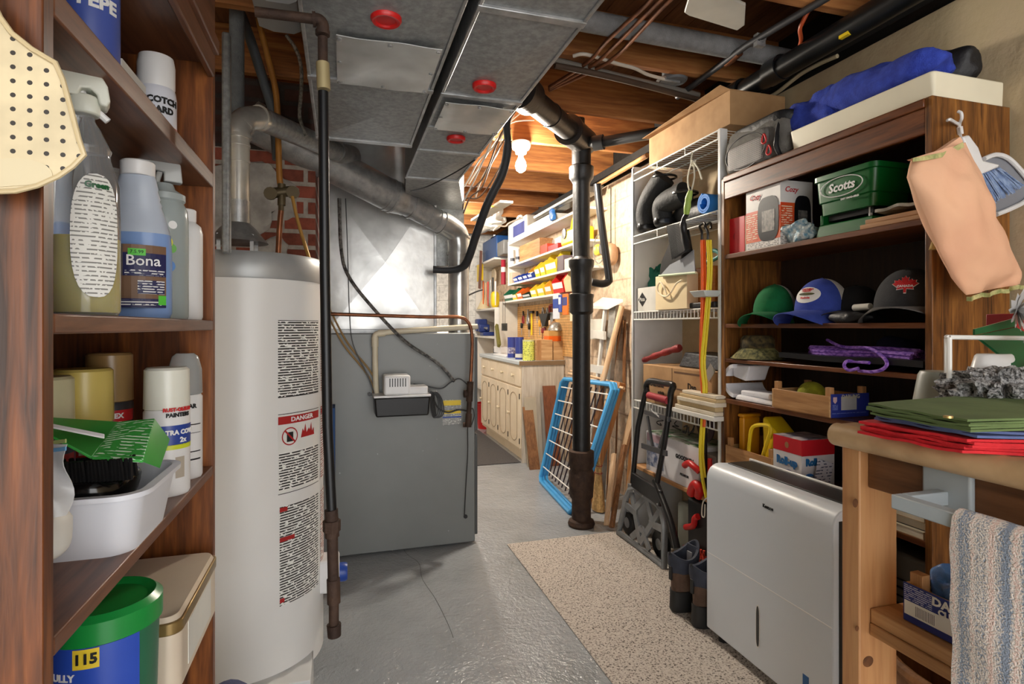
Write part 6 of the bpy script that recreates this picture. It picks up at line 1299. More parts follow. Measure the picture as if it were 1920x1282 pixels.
# bungee cords
yo = KX-.02
for nm, u0, cc_, lb, pts in (('bungee_cord', 1316, flat('bungee_orange', (.92, .38, .12), .5), 'orange cord hanging from the second wire shelf', ((1316, 450), (1317, 500), (1317, 560), (1315, 620), (1314, 680), (1317, 730), (1321, 775), (1320, 800))),
                             ('bungee_cord', 1327, flat('bungee_yellow', (.94, .84, .16), .5), 'long yellow cord hanging nearly to the low wooden shelf', ((1327, 450), (1329, 500), (1326, 560), (1321, 620), (1316, 680), (1320, 730), (1316, 790), (1313, 850), (1317, 895), (1325, 935)))):
    mb = MB(); mb.stube([PX(u, v, yo-.01) for u, v in pts], .0075, 8, 5); mb.stube([PX(u+5, v, yo+.003) for u, v in pts[:-1]], .006, 8, 5)
    t = thing(nm, lb, 'cord', PX(*pts[-1], yo), 'cords hanging from the wire shelf'); mb.build('cord', cc_, t)
    MB().stube([PX(u0, 450, yo), PX(u0, 436, yo), PX(u0-4, 424, yo+.01), PX(u0+5, 418, yo+.02), PX(u0+6, 428, yo+.01)], .006, 8).build('end_hook', BLACK, t)
mb = MB(); mb.stube([PX(1326, 933, yo-.02), PX(1318, 942, yo-.03), PX(1316, 965, yo-.04), PX(1321, 968, yo-.04), PX(1322, 945, yo-.03)], .003, 6); single('string_loop', mb, flat('string_white', (.85, .83, .78), .8), 'small white string loop at the end of the yellow cord', 'string')
p = PX(1328, 552, KX-.03); single('plastic_tray', MB().hexa([(p[0]-.05, p[1]-.05, p[2]-.012), (p[0]+.02, p[1]-.05, p[2]-.012), (p[0]+.02, p[1]+.04, p[2]-.012), (p[0]-.05, p[1]+.04, p[2]-.012)], [(p[0]-.07, p[1]-.06, p[2]+.016), (p[0]+.028, p[1]-.06, p[2]+.016), (p[0]+.028, p[1]+.05, p[2]+.016), (p[0]-.07, p[1]+.05, p[2]+.016)]), flat('tray_clear', (.86, .87, .85), .3), 'small white bracket tray behind the hanging cords', 'tray', bevel=.003)
# third shelf boxes
def cbox(name, label, cat, u0, u1, vt, X, z, depth, mats, group=None, bevel=.002, extra=None):
    ya, yb = yx(u1, X), yx(u0, X); zt = zx(u0, vt, X); t = thing(name, label, cat, (X+depth/2, (ya+yb)/2, z), group)
    MB().box((X, ya, z), (X+depth, yb, zt)).build('box_body', mats, t, bevel=bevel)
    return t, ya, yb, zt
Z3 = K3+EPS
t, ya, yb, zt = cbox('small_box', 'white cardboard box with black diamond logo on the third wire shelf', 'box', 1192, 1232, 541, KX+.02, Z3, .2, pm('box_offwhite', (.78, .77, .74), .7, 0, (.72, .71, .68), 8))
yd_, zd_ = yb-(yb-ya)*.33, (Z3+zt)/2
s_ = (zt-Z3)*.30
mb = MB(); mb.prism([(KX+.0185, yd_-s_*1.15, zd_), (KX+.0185, yd_, zd_+s_), (KX+.0185, yd_+s_*1.15, zd_), (KX+.0185, yd_, zd_-s_)], (.001, 0, 0)); mb.build('diamond_logo', INK, t); text('Pizza', s_*.75, MATS['box_offwhite'], t, (KX+.018, yd_, zd_), RX, bold=.0004)
t, ya, yb, zt = cbox('cream_box', 'cream box with looped white cord handle above the diamond logo box', 'box', 1229, 1288, 519, KX-.015, Z3+.0, .14, pm('box_cream', (.90, .82, .66), .6, 0, (.87, .79, .63), 6))
# raise: it stands on the brown carton below
for ch in t.children: ch.location.z += 0
mb = MB(); mb.stube([PX(u, v, KX-.03) for u, v in ((1278, 525), (1268, 532), (1258, 548), (1248, 556), (1236, 550), (1233, 540), (1238, 529), (1246, 540), (1250, 552))], .0045, 8); mb.build('cord_handle', flat('cord_white2', (.92, .86, .74), .6), t)
t, ya, yb, zt = cbox('wooden_box', 'orange-brown wooden box behind the hanging cords on the third shelf', 'box', 1289, 1338, 505, KX+.05, Z3+.002, .16, wood('orange_wood', [(.62, .38, .16), (.74, .48, .22), (.80, .55, .28)], 'y', 1, .5), bevel=.01)
single('black_folder', MB().box((KX+.0, yx(1339, KX)+.0, Z3+.001), (KX+.045, yx(1262, KX), Z3+.028)), BKN, 'black flat pouch in front of the orange-brown box', 'pouch', bevel=.006)
single('green_string', MB().blob((KX+.16, yx(1232, KX+.16), zx(1232, 500, KX+.16)-.10), (.06, .05, .10), .9, .5, 20, 40, 24, None, 5), flat('teal_string', (.10, .45, .38), .7), 'tangle of teal green string behind the cream box', 'string', smooth=60)
mb = MB(); mb.stube([PX(u, v, KX+.12) for u, v in ((1322, 482), (1330, 472), (1342, 470), (1350, 478), (1340, 486), (1328, 490), (1322, 494))], .010, 8); single('teal_strap', mb, flat('teal_strap', (.12, .48, .46), .6), 'teal strap lying on the orange-brown wooden box', 'strap')
# fourth shelf
Z4 = K4+EPS
X4 = KX+.015
ya, ym, yb, zt = yx(1342, X4+.02), yx(1260, X4), yx(1206, X4), zx(1206, 682, X4)
t = thing('cardboard_carton', 'big brown cardboard carton with printed words on the fourth wire shelf', 'box', (X4+.15, (ya+yb)/2, Z4))
MB().box((X4, ya+.0, Z4), (X4+.27, yb, zt)).build('carton_body', CARD, t, bevel=.003)
mb = MB(); mb.box((X4-.0008, ym-.002, Z4+.01), (X4, ym+.002, zt-.004)); mb.box((X4-.0006, ya+.02, zt-.028), (X4, ym-.02, zt-.018)); mb.box((X4-.0006, ya+.12, Z4+.10), (X4, ym-.03, Z4+.108)); mb.build('printed_lines', flat('carton_ink', (.40, .28, .18), .8), t)
text('Danone', .052, INK, t, (X4-.001, ym+(yb-ym)*.5, zt-.10), RX, bold=.001, sx=.85); text('activia', .026, INK, t, (X4-.001, ym+(yb-ym)*.36, zt-.145), RX, bold=.0004); text('Dan', .052, INK, t, (X4-.001, ya+.16, zt-.09), RX, bold=.001, sx=.85)
single('umbrella', MB().tube(catmull([PX(1207, 677, X4-.0)+Vector((0, 0, .012)) if False else Vector(PX(1207, 677, X4+.03))+Vector((0, 0, .006)), Vector(PX(1240, 666, X4+.05))+Vector((0, 0, .010)), Vector(PX(1275, 655, X4+.08))+Vector((0, 0, .010))], 6), [.014+.007*k/12+.003*sin(k*1.9) for k in range(13)], 12), pm('dark_red_nylon', (.60, .18, .18), .6, 0, (.45, .12, .12), 20, .4, 60), 'furled dark red umbrella on top of the brown carton', 'umbrella')
single('black_case', MB().hexa([(X4+.06, ya, zt+.002), (X4+.25, ya, zt+.002), (X4+.25, yx(1272, X4+.06), zt+.002), (X4+.06, yx(1272, X4+.06), zt+.002)], [(X4+.08, ya, zt+.07), (X4+.25, ya, zt+.07), (X4+.25, yx(1278, X4+.06), zt+.08), (X4+.08, yx(1278, X4+.06), zt+.08)]), BKN, 'dark olive-black case behind the umbrella on the carton', 'case', bevel=.006)
random.seed(12); z = Z4
for k in range(6):
    th = (.022, .018, .022, .02, .015, .016)[k]; y0, y1 = yx(1342, KX-.05)+.0, yx(1268+3*k, KX-.03)
    cm = [flat('paper_white3', (.88, .87, .84), .7), PAPER, flat('manila', (.80, .70, .52), .8), PAPER, flat('manila', (.80, .70, .52), .8), PAPER][k]
    single('paper_stack', MB().box((KX-.055+.006*(k % 3), y0+random.uniform(0, .02), z), (X4-.004, y1, z+th)), cm, ('bottom bundle of white paper hanging over the fourth wire shelf', 'second bundle of papers up on the fourth wire shelf', 'lower manila envelope bundle in the paper pile', 'fourth bundle of papers from the bottom of the pile', 'upper manila envelope bundle in the paper pile', 'top bundle of pale papers on the pile')[k], 'papers', 'papers piled on the fourth wire shelf', bevel=.003)
    z += th+.0008
single('price_tag', MB().beam(PX(1325, 708, X4-.006), PX(1337, 688, X4-.006), .05, .001, (0, 1, .3)), flat('tag_grey', (.58, .56, .54), .5), 'silvery label sticking on the brown carton', 'label')
# low wooden shelf
Z5 = K5+.0005
X5 = KX+.0; yb, ya = yx(1212, X5), yx(1310, X5); zt = zx(1303, 838, X5)
ym = yx(1250, X5)
t = thing('product_box', 'white carton with a blue picture and black lettering on the low wooden shelf', 'box', (X5+.1, (ya+yb)/2, Z5))
mb = MB(); mb.m = 0; mb.box((X5, ya, Z5), (X5+.22, yb, zt)); mb.m = 1; mb.box((X5-.001, ym+.03, Z5+.03), (X5, yb-.008, zt-.05)); mb.m = 2; mb.box((X5-.001, ym+.03, zt-.05), (X5, yb-.008, zt-.01)); mb.m = 3; mb.box((X5, ya+.01, zt), (X5+.2, yb-.02, zt+.004))
mb.build('box_body', [flat('product_white', (.88, .87, .88), .45), pm('photo_blue', (.22, .30, .46), .4, 0, (.75, .76, .80), 30), flat('photo_pink', (.72, .60, .64), .5), pm('green_top', (.20, .45, .22), .5, 0, (.85, .85, .82), 18)], t, smooth=0)
text('GOODWIN', .030, INK, t, (X5-.001, ya+(ym-ya)*.42, Z5+.14), RX, bold=.0012); text('PREMIUM', .018, INK, t, (X5-.001, ya+(ym-ya)*.42, Z5+.055), RX, bold=.0004)
single('grey_carton', MB().box((KX+.02, yx(1342, KX+.02), Z5), (KX+.16, ya-.004, zt-.02)), flat('carton_dim', (.50, .48, .46), .7), 'plain grey carton right of the white product carton', 'box', bevel=.003)
mb = MB()
for k in range(7):
    zz_ = zt+.03+.0*k; mb.stube([(KX+.08+.02*cos(a)+.02, yx(1316, KX+.08)+(.06+.006*k)*cos(a), zt+.085+(.04+.007*k)*sin(a)+.002*k) for a in [2*pi*j/14 for j in range(14)]], .005, 6, 3, True)
single('hose_coil', mb, flat('maroon_hose', (.26, .16, .18), .5), 'coil of dark maroon hose above the white product carton', 'hose')
random.seed(3); mb = MB()
for k in range(5): mb.stube([(KX+.05+.03*random.random(), yx(1236+14*k, KX+.05)+random.uniform(-.03, .03), zt+.03+.05*random.random()) for j in range(6)], .003, 5)
single('cable_tangle', mb, flat('black_cable2', (.10, .09, .09), .5), 'tangle of thin black cable lying on the white product carton', 'cable')
# red clamps and tools at the right
def clampT(label, pts, r): return single('clamp', MB().tube(catmull([PX(u, v, x) for u, v, x in pts], 6), r, 12), RED, label, 'clamp', 'red clamps on the low shelves')
clampT('red curved clamp pad sticking out beside the yellow cord', ((1284, 872, KX-.02), (1292, 868, KX-.03), (1303, 876, KX-.03), (1312, 884, KX-.02)), [.016]*19)
clampT('big red clamp body low behind the yellow cord', ((1296, 925, KX-.01), (1300, 912, KX-.02), (1306, 908, KX-.02), (1312, 918, KX-.02), (1310, 930, KX-.01)), [.022]*25)
clampT('red clamp bar standing upright at the right of the low shelf', ((1331, 860, KX+.005), (1331, 900, KX+.005), (1330, 935, KX+.005)), [.011]*13)
clampT('red clamp handle below the low wooden shelf', ((1286, 988, KX-.0), (1300, 985, KX-.02), (1303, 972, KX-.02), (1309, 968, KX-.02)), [.015]*19)
mb = MB(); 
for k in range(12): mb.box(*(lambda p: ((p[0]-.008, p[1]-.008, p[2]-.006), (p[0]+.008, p[1]+.008, p[2]+.006)))(PX(1318, 850+7*k, KX+.0)))
mb.box((KX+.006, yx(1318, KX)-.012, Z5), (KX+.016, yx(1318, KX)+.012, zx(1318, 800, KX)))
single('clamp_bar', mb, flat('dark_steel2', (.20, .17, .17), .4, .4), 'dark notched steel clamp bar behind the yellow cord', 'clamp')
single('black_bin', MB().box((KX-.01, yx(1340, KX), .01), (KX+.25, yx(1292, KX), .40)), flat('bin_black', (.06, .06, .065), .5), 'black bin below the low wooden shelf', 'bin', bevel=.01)
single('grey_jug', MB().box((KX+.02, yx(1288, KX), .02), (KX+.18, yx(1262, KX), .34)), flat('jug_grey', (.58, .60, .56), .4), 'grey-green jug standing below the low wooden shelf', 'jug', bevel=.02)
mb = MB()
for k in range(6): mb.tube([PX(1282+7*k, 1022+3*k, KX-.04), PX(1290+6*k, 1040+2*k, KX-.04)], .006, 6); mb.tube([PX(1290+6*k, 1022+2*k, KX-.035), PX(1283+7*k, 1040+3*k, KX-.035)], .006, 6)
mb.tube([PX(1280, 1030, KX-.03), PX(1325, 1046, KX-.03)], .008, 6); single('red_netting', mb, flat('red_orange_lace', (.80, .25, .15), .6), 'orange-red laced netting just above the work boots', 'netting')
# ================================================================ HAND TRUCK
t = thing('hand_truck', 'folded black and grey hand truck leaning against the wire closet', 'hand truck', (1.55, 2.75, .007))
AL = pm('cast_aluminium', (.56, .57, .58), .4, .3, (.48, .49, .50), 12)
Xp = 1.585
def wp(u, v, lean=.0): p = PX(u, v, Xp); return Vector(p)
pb0, pb1, pt0, pt1 = Vector((Xp, 3.045, .012)), Vector((Xp, 2.545, .012)), Vector((Xp+.035, 2.98, .315)), Vector((Xp+.035, 2.60, .30))
def pp(a, b): return (pb0*(1-a)+pb1*a)*(1-b)+(pt0*(1-a)+pt1*a)*b
mb = MB(); outer = [pp(a, b) for a, b in ((.0, .02), (.0, .75), (.06, .93), (.2, 1.0), (.8, 1.0), (.93, .93), (1.0, .75), (1.0, .02))]
mb.tube(outer, .018, 8, closed=True)
for s_ in (((.0, .02), (1.0, .02)), ((.08, .95), (.50, .12)), ((.92, .95), (.50, .12)), ((.02, .62), (.34, .58)), ((.98, .62), (.66, .58)), ((.25, .60), (.48, .98)), ((.75, .60), (.52, .98)), ((.30, .10), (.50, .40)), ((.70, .10), (.50, .40))):
    a_, b_ = pp(*s_[0]), pp(*s_[1]); mb.beam(a_, b_, .036, .012, (0, 1, 0) if abs((b_-a_).y) < abs((b_-a_).z) else (0, 0, 1))
mb.build('toe_plate', AL, t)
mb = MB(); mb.beam(pp(.0, .99)+Vector((-.0, 0, 0)), pp(1, .99), .03, .016, (0, 0, 1)); mb.build('plate_hinge', AL, t)
# rails
BR = flat('black_rail', (.10, .10, .105), .35)
rl = lambda u, v, x: Vector(PX(u, v, x))
for pts in (((1186, 905, 1.60), (1196, 800, 1.62), (1208, 745, 1.63), (1213, 724, 1.635)), ((1232, 905, 1.60), (1246, 830, 1.61), (1254, 770, 1.62), (1258, 732, 1.63))):
    MB().tube([rl(*p_) for p_ in pts], .0145, 10).build('rail', BR, t)
MB().tube(catmull([rl(1228, 900, 1.60), rl(1240, 930, 1.59), rl(1258, 980, 1.565), rl(1270, 1030, 1.54)], 4), .017, 10).build('lower_rail', BR, t)
MB().tube(catmull([rl(1213, 735, 1.635), rl(1212, 722, 1.635), rl(1220, 714, 1.63), rl(1244, 718, 1.63), rl(1262, 722, 1.625), rl(1258, 735, 1.625), rl(1255, 760, 1.622)], 4), .017, 10).build('handle_loop', BR, t)
MB().tube([rl(1217, 741, 1.615), rl(1253, 751, 1.612)], .020, 12).build('grip', flat('grip_red', (.62, .16, .20), .6), t)
MB().beam(rl(1186, 898, 1.60), rl(1240, 935, 1.59), .085, .02, (0, 0, 1)).build('cross_plate', BR, t, bevel=.004)
mb = MB(); mb.beam(rl(1204, 835, 1.61), rl(1250, 850, 1.605), .028, .012, (0, 0, 1)); mb.beam(rl(1209, 772, 1.62), rl(1255, 786, 1.612), .024, .012, (0, 0, 1)); mb.beam(rl(1214, 780, 1.618), rl(1224, 838, 1.61), .014, .010, (0, 1, 0)); mb.beam(rl(1250, 790, 1.612), rl(1236, 840, 1.61), .014, .010, (0, 1, 0)); mb.build('brace', flat('brace_grey', (.30, .30, .31), .4), t)
text('PowerMax', .020, WINK, t, rl(1228, 774, 1.605), (0, -1, -.28), bold=.0004)
for u, v in ((1180, 985), (1240, 1030)):
    p = rl(u, v, Xp+.055); w_ = MB().lathe([(.03, -.016), (.066, -.018), (.074, -.010), (.074, .010), (.066, .018), (.03, .016)], (p[0], p[1], .084), 28, 'x').build('wheel', BLACK, t)
    MB().lathe([(0, -.02), (.03, -.018), (.034, 0), (.03, .018), (0, .02)], (p[0], p[1], .084), 16, 'x').build('wheel_hub', AL, w_)
mb = MB()
for u, v in ((1188, 921), (1205, 930), (1233, 945)): mb.lathe([(0, -.004), (.006, -.003), (.006, 0)], rl(u, v, 1.57), 8, 'x')
mb.build('bolts', GALV, t)
# ================================================================ WORK BOOTS
LB = pm('brown_boot_leather', (.40, .31, .25), .8, 0, (.33, .25, .20), 16, .35, 120); NC = pm('navy_collar', (.23, .25, .31), .75, 0, (.19, .21, .26), 14, .2, 60); BS = flat('black_sole', (.13, .135, .14), .55)
def workboot(label, x, y, rz):
    t = thing('work_boot', label, 'boot', (x, y, .0065), 'work boots on the speckled mat', world=False, rz=rz)
    # toe towards +X, heel at origin side
    def loop(z, x0, x1, hw, n=28):
        out = []
        for k in range(n):
            a = 2*pi*k/n; cx = (x0+x1)/2; e_ = .8; cxx = math.copysign(abs(cos(a))**e_, cos(a)); out.append((cx+(x1-x0)/2*cxx, hw*math.copysign(abs(sin(a))**e_, sin(a))*(1-.12*cos(a)*-1 if cos(a) < 0 else 1), z))
        return out
    mb = MB(); loft(mb, [loop(0, -.045, .245, .045), loop(.012, -.052, .25, .050), (loop(.055, -.050, .25, .051)), loop(.092, -.046, .10, .046)]); mb.build('rubber_sole', BS, t, smooth=60)
    mb = MB(); loft(mb, [loop(.05, -.046, .235, .047), loop(.085, -.043, .21, .046), loop(.12, -.042, .13, .044), loop(.175, -.046, .085, .046)]); mb.build('leather_upper', LB, t, smooth=60)
    def col(a, b):
        th = 2*pi*a; bz = .17+.085*b+.020*b*cos(th*2)+.018*b*(cos(th)*-1 < 0)*0
        r1 = .064+.010*b+.006*sin(b*pi); return (.019+r1*cos(th)*1.02, (.046+.008*b+.005*sin(b*pi))*sin(th), bz+.016*b*cos(th))
    MB().sheet(col, 32, 8, .012).build('padded_collar', NC, t, smooth=80)
    MB().box((-.058, -.009, .14), (-.050, .009, .20)).build('heel_tab', BS, t, bevel=.003)
    MB().stube([(-.052, -.012, .235), (-.058, 0, .262), (-.052, .012, .235)], .003, 6).build('pull_loop', BS, t)
    MB().hexa([(.055, -.03, .15), (.085, -.03, .12), (.085, .03, .12), (.055, .03, .15)], [(.065, -.032, .275), (.075, -.03, .27), (.075, .03, .27), (.065, .032, .275)]).build('tongue', NC, t, bevel=.004)
    MB().box((.050, -.014, .205), (.056, .014, .245)).build('tongue_label', flat('label_light', (.60, .60, .62), .7), t)
    return t
workboot('brown and navy work boot farther from the dehumidifier', 1.425, 2.16, radians(8))
workboot('brown and navy work boot nearest the dehumidifier', 1.44, 2.02, radians(4))
# ================================================================ THINGS LEANING BY THE STACK
BLA = flat('sky_blue_plastic', (.25, .62, .86), .35)
b0, b1 = Vector(gz(1012, 903)), Vector(gz(1072, 968)); top0, top1 = Vector((1.68, 4.18, .835)), Vector((1.785, 3.50, .85))
b0.z = b1.z = .012
def rackpt(a, b, off=0): p = (b0*(1-a)+b1*a)*(1-b)+(top0*(1-a)+top1*a)*b; return p+Vector((off, off*.3, 0))
t = thing('drying_rack', 'sky blue folding clothes drying rack leaning behind the black stack', 'drying rack', (1.55, 3.9, 0))
for j, off in enumerate((0, .03, .06)):
    mb = MB(); fr = [rackpt(a, b, off) for a, b in ((0, .04), (0, .5), (0, .96), (.05, 1), (.5, 1), (.95, 1), (1, .96), (1, .5), (1, .04), (.95, 0), (.5, 0), (.05, 0))]
    mb.tube(fr, .016-.002*j, 8, closed=True); mb.build('frame', BLA, t)
mb = MB()
for k in range(7): mb.tube([rackpt(0, .14+.13*k), rackpt(1, .14+.13*k)], .0048, 6)
mb.build('cross_wires', WWIRE, t)
mb = MB()
for k in range(7): mb.tube([rackpt(.1+.1*k, .06, .05), rackpt(.13+.1*k, .95, .05)], .006, 6)
mb.build('dark_rods', flat('dark_rod', (.18, .15, .20), .5), t)
def board(name, label, cat, p, q, w_, th, side, mat, group=None, bevel=.002): return single(name, MB().beam(p, q, w_, th, side), mat, label, cat, group, bevel=bevel)
WD1 = wood('plank_tan', [(.60, .42, .27), (.72, .54, .37), (.78, .61, .44)], 'z', 1, .6); WD2 = wood('plank_brown', [(.38, .24, .13), (.52, .35, .21), (.60, .43, .27)], 'z', 1, .6); WD3 = wood('plank_orange', [(.56, .36, .19), (.66, .45, .26), (.72, .52, .32)], 'z', 1, .6); WD4 = wood('plank_pale', [(.78, .63, .47), (.84, .70, .55), (.88, .76, .62)], 'z', 1, .6)
gp = lambda u, v: Vector(gz(u, v, .004))
GR = 'boards leaning on the block wall'
board('wood_board', 'pale pine board leaning lowest, nearest the hand truck', 'board', Vector((1.70, 3.20, .02)), Vector((1.93, 3.18, .98)), .09, .018, (0, 1, 0), WD4, GR)
board('wood_board', 'narrow pale batten at the foot of the leaning boards', 'board', Vector(gz(1137, 985, .02)), Vector((1.70, 3.33, .42)), .035, .02, (0, 1, 0), WD4, GR)
board('wood_board', 'brown narrow board just right of the pale batten', 'board', Vector(gz(1147, 989, .02)), Vector((1.78, 3.34, .47)), .035, .02, (0, 1, 0), WD2, GR)
board('wood_board', 'thick squared brown beam leaning behind the black stack', 'beam', Vector((1.62, 3.60, .03)), Vector((1.86, 3.55, .86)), .085, .05, (0, 1, 0), WD3, GR)
board('wood_board', 'tall orange-brown board leaning upright next to the closet', 'board', Vector((1.82, 3.36, .02)), Vector((1.965, 3.45, .95)), .09, .02, (0, 1, 0), WD3, GR)
board('wood_board', 'light board behind the thick brown beam', 'board', Vector((1.76, 3.52, .02)), Vector((1.96, 3.42, .90)), .07, .02, (0, 1, 0), WD4, GR)
board('wood_board', 'dark brown panel leaning deep behind the beams', 'board', Vector((1.72, 3.78, .02)), Vector((1.97, 3.80, 1.33)), .16, .014, (0, 1, 0), WD2, GR)
single('wooden_pole', MB().cyl(PX(1130, 715, 1.80), PX(1166, 574, 1.93), .020), WD4, 'long round wooden pole leaning beside the silver ladder', 'pole')
board('wood_board', 'thin brown strip standing right of the wooden pole', 'board', PX(1170, 735, 1.93), PX(1171, 600, 1.975), .03, .012, (0, 1, 0), WD2, GR)
# step ladder / scaffold, white and silver
def foot(a, b): a = Vector(a); d = a-Vector(b); return a+d*((a.z-.01)/(-d.z))
t = thing('step_ladder', 'white and silver step ladder leaning on the block wall behind the stack', 'ladder', (1.85, 3.9, 0))
SLV = pm('ladder_aluminium', (.68, .67, .64), .45, .5, (.55, .54, .52), 14, .2, 30)
a_, c_ = Vector(PX(1122, 715, 1.80)), Vector(PX(1140, 572, 1.90)); base_ = a_+(a_-c_)*((a_.z-.03)/(c_.z-a_.z)); 
MB().beam(foot(PX(1120, 715, 1.87), PX(1135, 575, 1.90)), PX(1135, 575, 1.90), .03, .02, (0, 1, 0)).build('rail', flat('ladder_white', (.86, .85, .82), .5), t)
MB().beam(foot(PX(1141, 715, 1.87), PX(1152, 572, 1.92)), PX(1152, 572, 1.92), .10, .03, (0, 1, 0)).build('rail', SLV, t)
MB().beam((1.90, 4.35, .01), PX(1108, 580, 1.94), .03, .02, (0, 1, 0)).build('rail', SLV, t)
MB().hexa([Vector(PX(1106, 578, 1.92)), Vector(PX(1140, 580, 1.86)), Vector(PX(1168, 566, 1.92)), Vector(PX(1130, 562, 1.96))], [Vector(PX(1106, 573, 1.92)), Vector(PX(1140, 575, 1.86)), Vector(PX(1168, 561, 1.92)), Vector(PX(1130, 557, 1.96))]).build('top_step', MATS['ladder_white'], t)
for v in (625, 690): MB().beam(PX(1108, v, 1.90), PX(1134, v+4, 1.84), .06, .02, (0, 0, 1)).build('step', MATS['ladder_white'], t)
single('metal_sheet', MB().box((1.93, yx(1128, 1.93), zx(1118, 636, 1.93)), (1.96, yx(1104, 1.93), zx(1118, 598, 1.93))), flat('panel_white', (.85, .84, .80), .5), 'white metal panel behind the ladder rungs', 'panel', bevel=.002)
# wooden rack top bars
t = thing('wooden_rack', 'folded wooden rack with long bars behind the blue drying rack', 'rack', (1.80, 3.6, 0))
mb = MB(); mb.tube([PX(1066, 700, 1.84), PX(1170, 728, 1.84)], .010, 8); mb.tube([PX(1070, 695, 1.86), PX(1165, 720, 1.86)], .008, 8); mb.build('bars', WD4, t)
mb = MB()
for k in range(7): p = Vector(PX(1075+14*k, 704+3.6*k, 1.845)); mb.tube([p, (p.x-.03, p.y, .02)], .007, 6)
mb.build('uprights', WD2, t)
# broom
t = thing('broom', 'straw broom standing upside behind the black stack', 'broom', (1.70, 3.55, 0))
p = Vector(gz(1122, 955, .01)); STR = pm('broom_straw', (.84, .68, .44), .9, 0, (.70, .54, .33), 60, .6, 120)
mb = MB(); mb.lathe([(.001, .36), (.022, .34), (.030, .28), (.034, .22), (.058, .08), (.066, 0), (0, 0)], p, 20, sx=.6); mb.build('straw_head', STR, t)
MB().cyl(p+Vector((0, 0, .34)), p+Vector((.13, .12, .80)), .011).build('handle', WD4, t)
mb = MB()
for z in (.30, .25): mb.tube([p+Vector((.022*cos(a), .035*sin(a), z)) for a in [2*pi*k/16 for k in range(16)]], .003, 6, closed=True)
mb.build('stitching', flat('red_thread', (.55, .2, .15), .7), t)
# short boards against the cabinet end
CE = 4.905
for lb, u0, u1, vt, mat, dy, lean in (('dark brown board with pale edge, nearest the cabinet corner', 994, 1013, 762, WD2, .25, .10), ('pale wide board behind the dark brown board', 990, 1012, 745, flat('greige_board', (.72, .68, .60), .6), .14, .06), ('grey plank against the end of the base cabinet', 1020, 1032, 735, flat('grey_plank', (.62, .60, .57), .6), .12, .05), ('tall reddish brown board against the end of the base cabinet', 1028, 1052, 723, wood('red_brown', [(.40, .22, .13), (.50, .29, .18), (.56, .34, .22)], 'z', 1, .6), .18, .09)):
    x0, x1 = xy(u0, CE-dy), xy(u1, CE-dy); zt = zy(u0, vt, CE-.03)
    single('short_board', MB().hexa([(x0, CE-dy, .0), (x1, CE-dy, .0), (x1, CE-dy+.02, .0), (x0, CE-dy+.02, .0)], [(x0, CE-.025-lean*.2, zt), (x1, CE-.025-lean*.2, zt), (x1, CE-.005-lean*.2, zt), (x0, CE-.005-lean*.2, zt)]), mat, lb, 'board', 'short boards by the base cabinet', bevel=.001)
# ================================================================ BASE CABINET
CX0, CX1, CY0, CY1 = 1.575, 1.99, 4.91, 6.42
CB = pm('antique_cream', (.90, .84, .74), .45, 0, (.86, .80, .69), 5); 
t = thing('base_cabinet', 'cream base cabinet with arched doors at the far right wall', 'cabinet', ((CX0+CX1)/2, 5.6, 0))
MB().box((CX0, CY0+.004, .10), (CX1, CY1, .895)).box((CX0+.05, CY0+.03, 0), (CX1, CY1, .10)).build('carcass', CB, t)
MB().box((CX0, CY0, .0), (CX1, CY0+.004, .895)).build('end_panel', wood('grey_grain', [(.72, .67, .60), (.80, .76, .70), (.85, .82, .77)], 'z', 1, .5), t)
W_ = (CY1-CY0-.02)/4
for k in range(4):
    y0 = CY0+.012+k*W_; y1 = y0+W_-.010
    d = MB().box((CX0-.018, y0, .70), (CX0, y1, .88)).build('drawer', CB, t, bevel=.004)
    MB().lathe([(0, -.03), (.014, -.028), (.016, -.018), (.008, -.008), (.008, 0)], (CX0-.018, (y0+y1)/2, .79), 14, 'x').build('knob', CREAM, d)
    d = MB().box((CX0-.018, y0, .13), (CX0, y1, .685)).build('door', CB, t, bevel=.004)
    yc_ = (y0+y1)/2; hw = (y1-y0)*.30; gr = []
    for a in range(13): gr.append((CX0-.0185, yc_+hw*cos(pi*a/12), .56+.07*sin(pi*a/12)))
    for a in range(13): gr.append((CX0-.0185, yc_-hw*cos(pi*a/12), .25-.07*sin(pi*a/12)))
    MB().tube(gr, .0032, 6, closed=True).build('arch_groove', flat('groove_brown', (.56, .48, .38), .6), d)
    MB().lathe([(0, -.03), (.014, -.028), (.016, -.018), (.008, -.008), (.008, 0)], (CX0-.018, y1-.04, .42), 14, 'x').build('knob', CREAM, d)
    for z in (.20, .61): MB().box((CX0-.022, y0-.006, z-.025), (CX0-.016, y0+.004, z+.025)).build('hinge', flat('hinge_black', (.12, .11, .10), .5, .3), d)
MB().box((CX0-.03, CY0-.012, .895), (CX1+.005, CY1+.03, .935)).build('countertop', pm('pale_blue_laminate', (.76, .80, .82), .3, 0, (.72, .76, .78), 8), t, bevel=.008)
MB().box((CX0-.028, CY0-.016, .893), (CX1+.002, CY0-.012, .933)).build('edge_band', flat('edge_brown', (.52, .42, .30), .6), t)
CT = .9355
single('dark_mat', MB().box((1.10, 4.93, 0), (1.575, 6.6, .008)), pm('dark_ribbed_mat', (.34, .33, .33), .9, 0, (.26, .25, .25), 160, .5, 200), 'dark grey ribbed floor mat in front of the cream cabinet', 'mat', bevel=.002)
p = gz(899, 800); single('red_bucket', MB().lathe([(0, 0), (.10, 0), (.13, .30), (.14, .31), (.125, .31), (.1, .02), (0, .02)], (p[0]+.06, 6.75, 0), 24), RED, 'red bucket behind the far end of the cream cabinet', 'bucket')
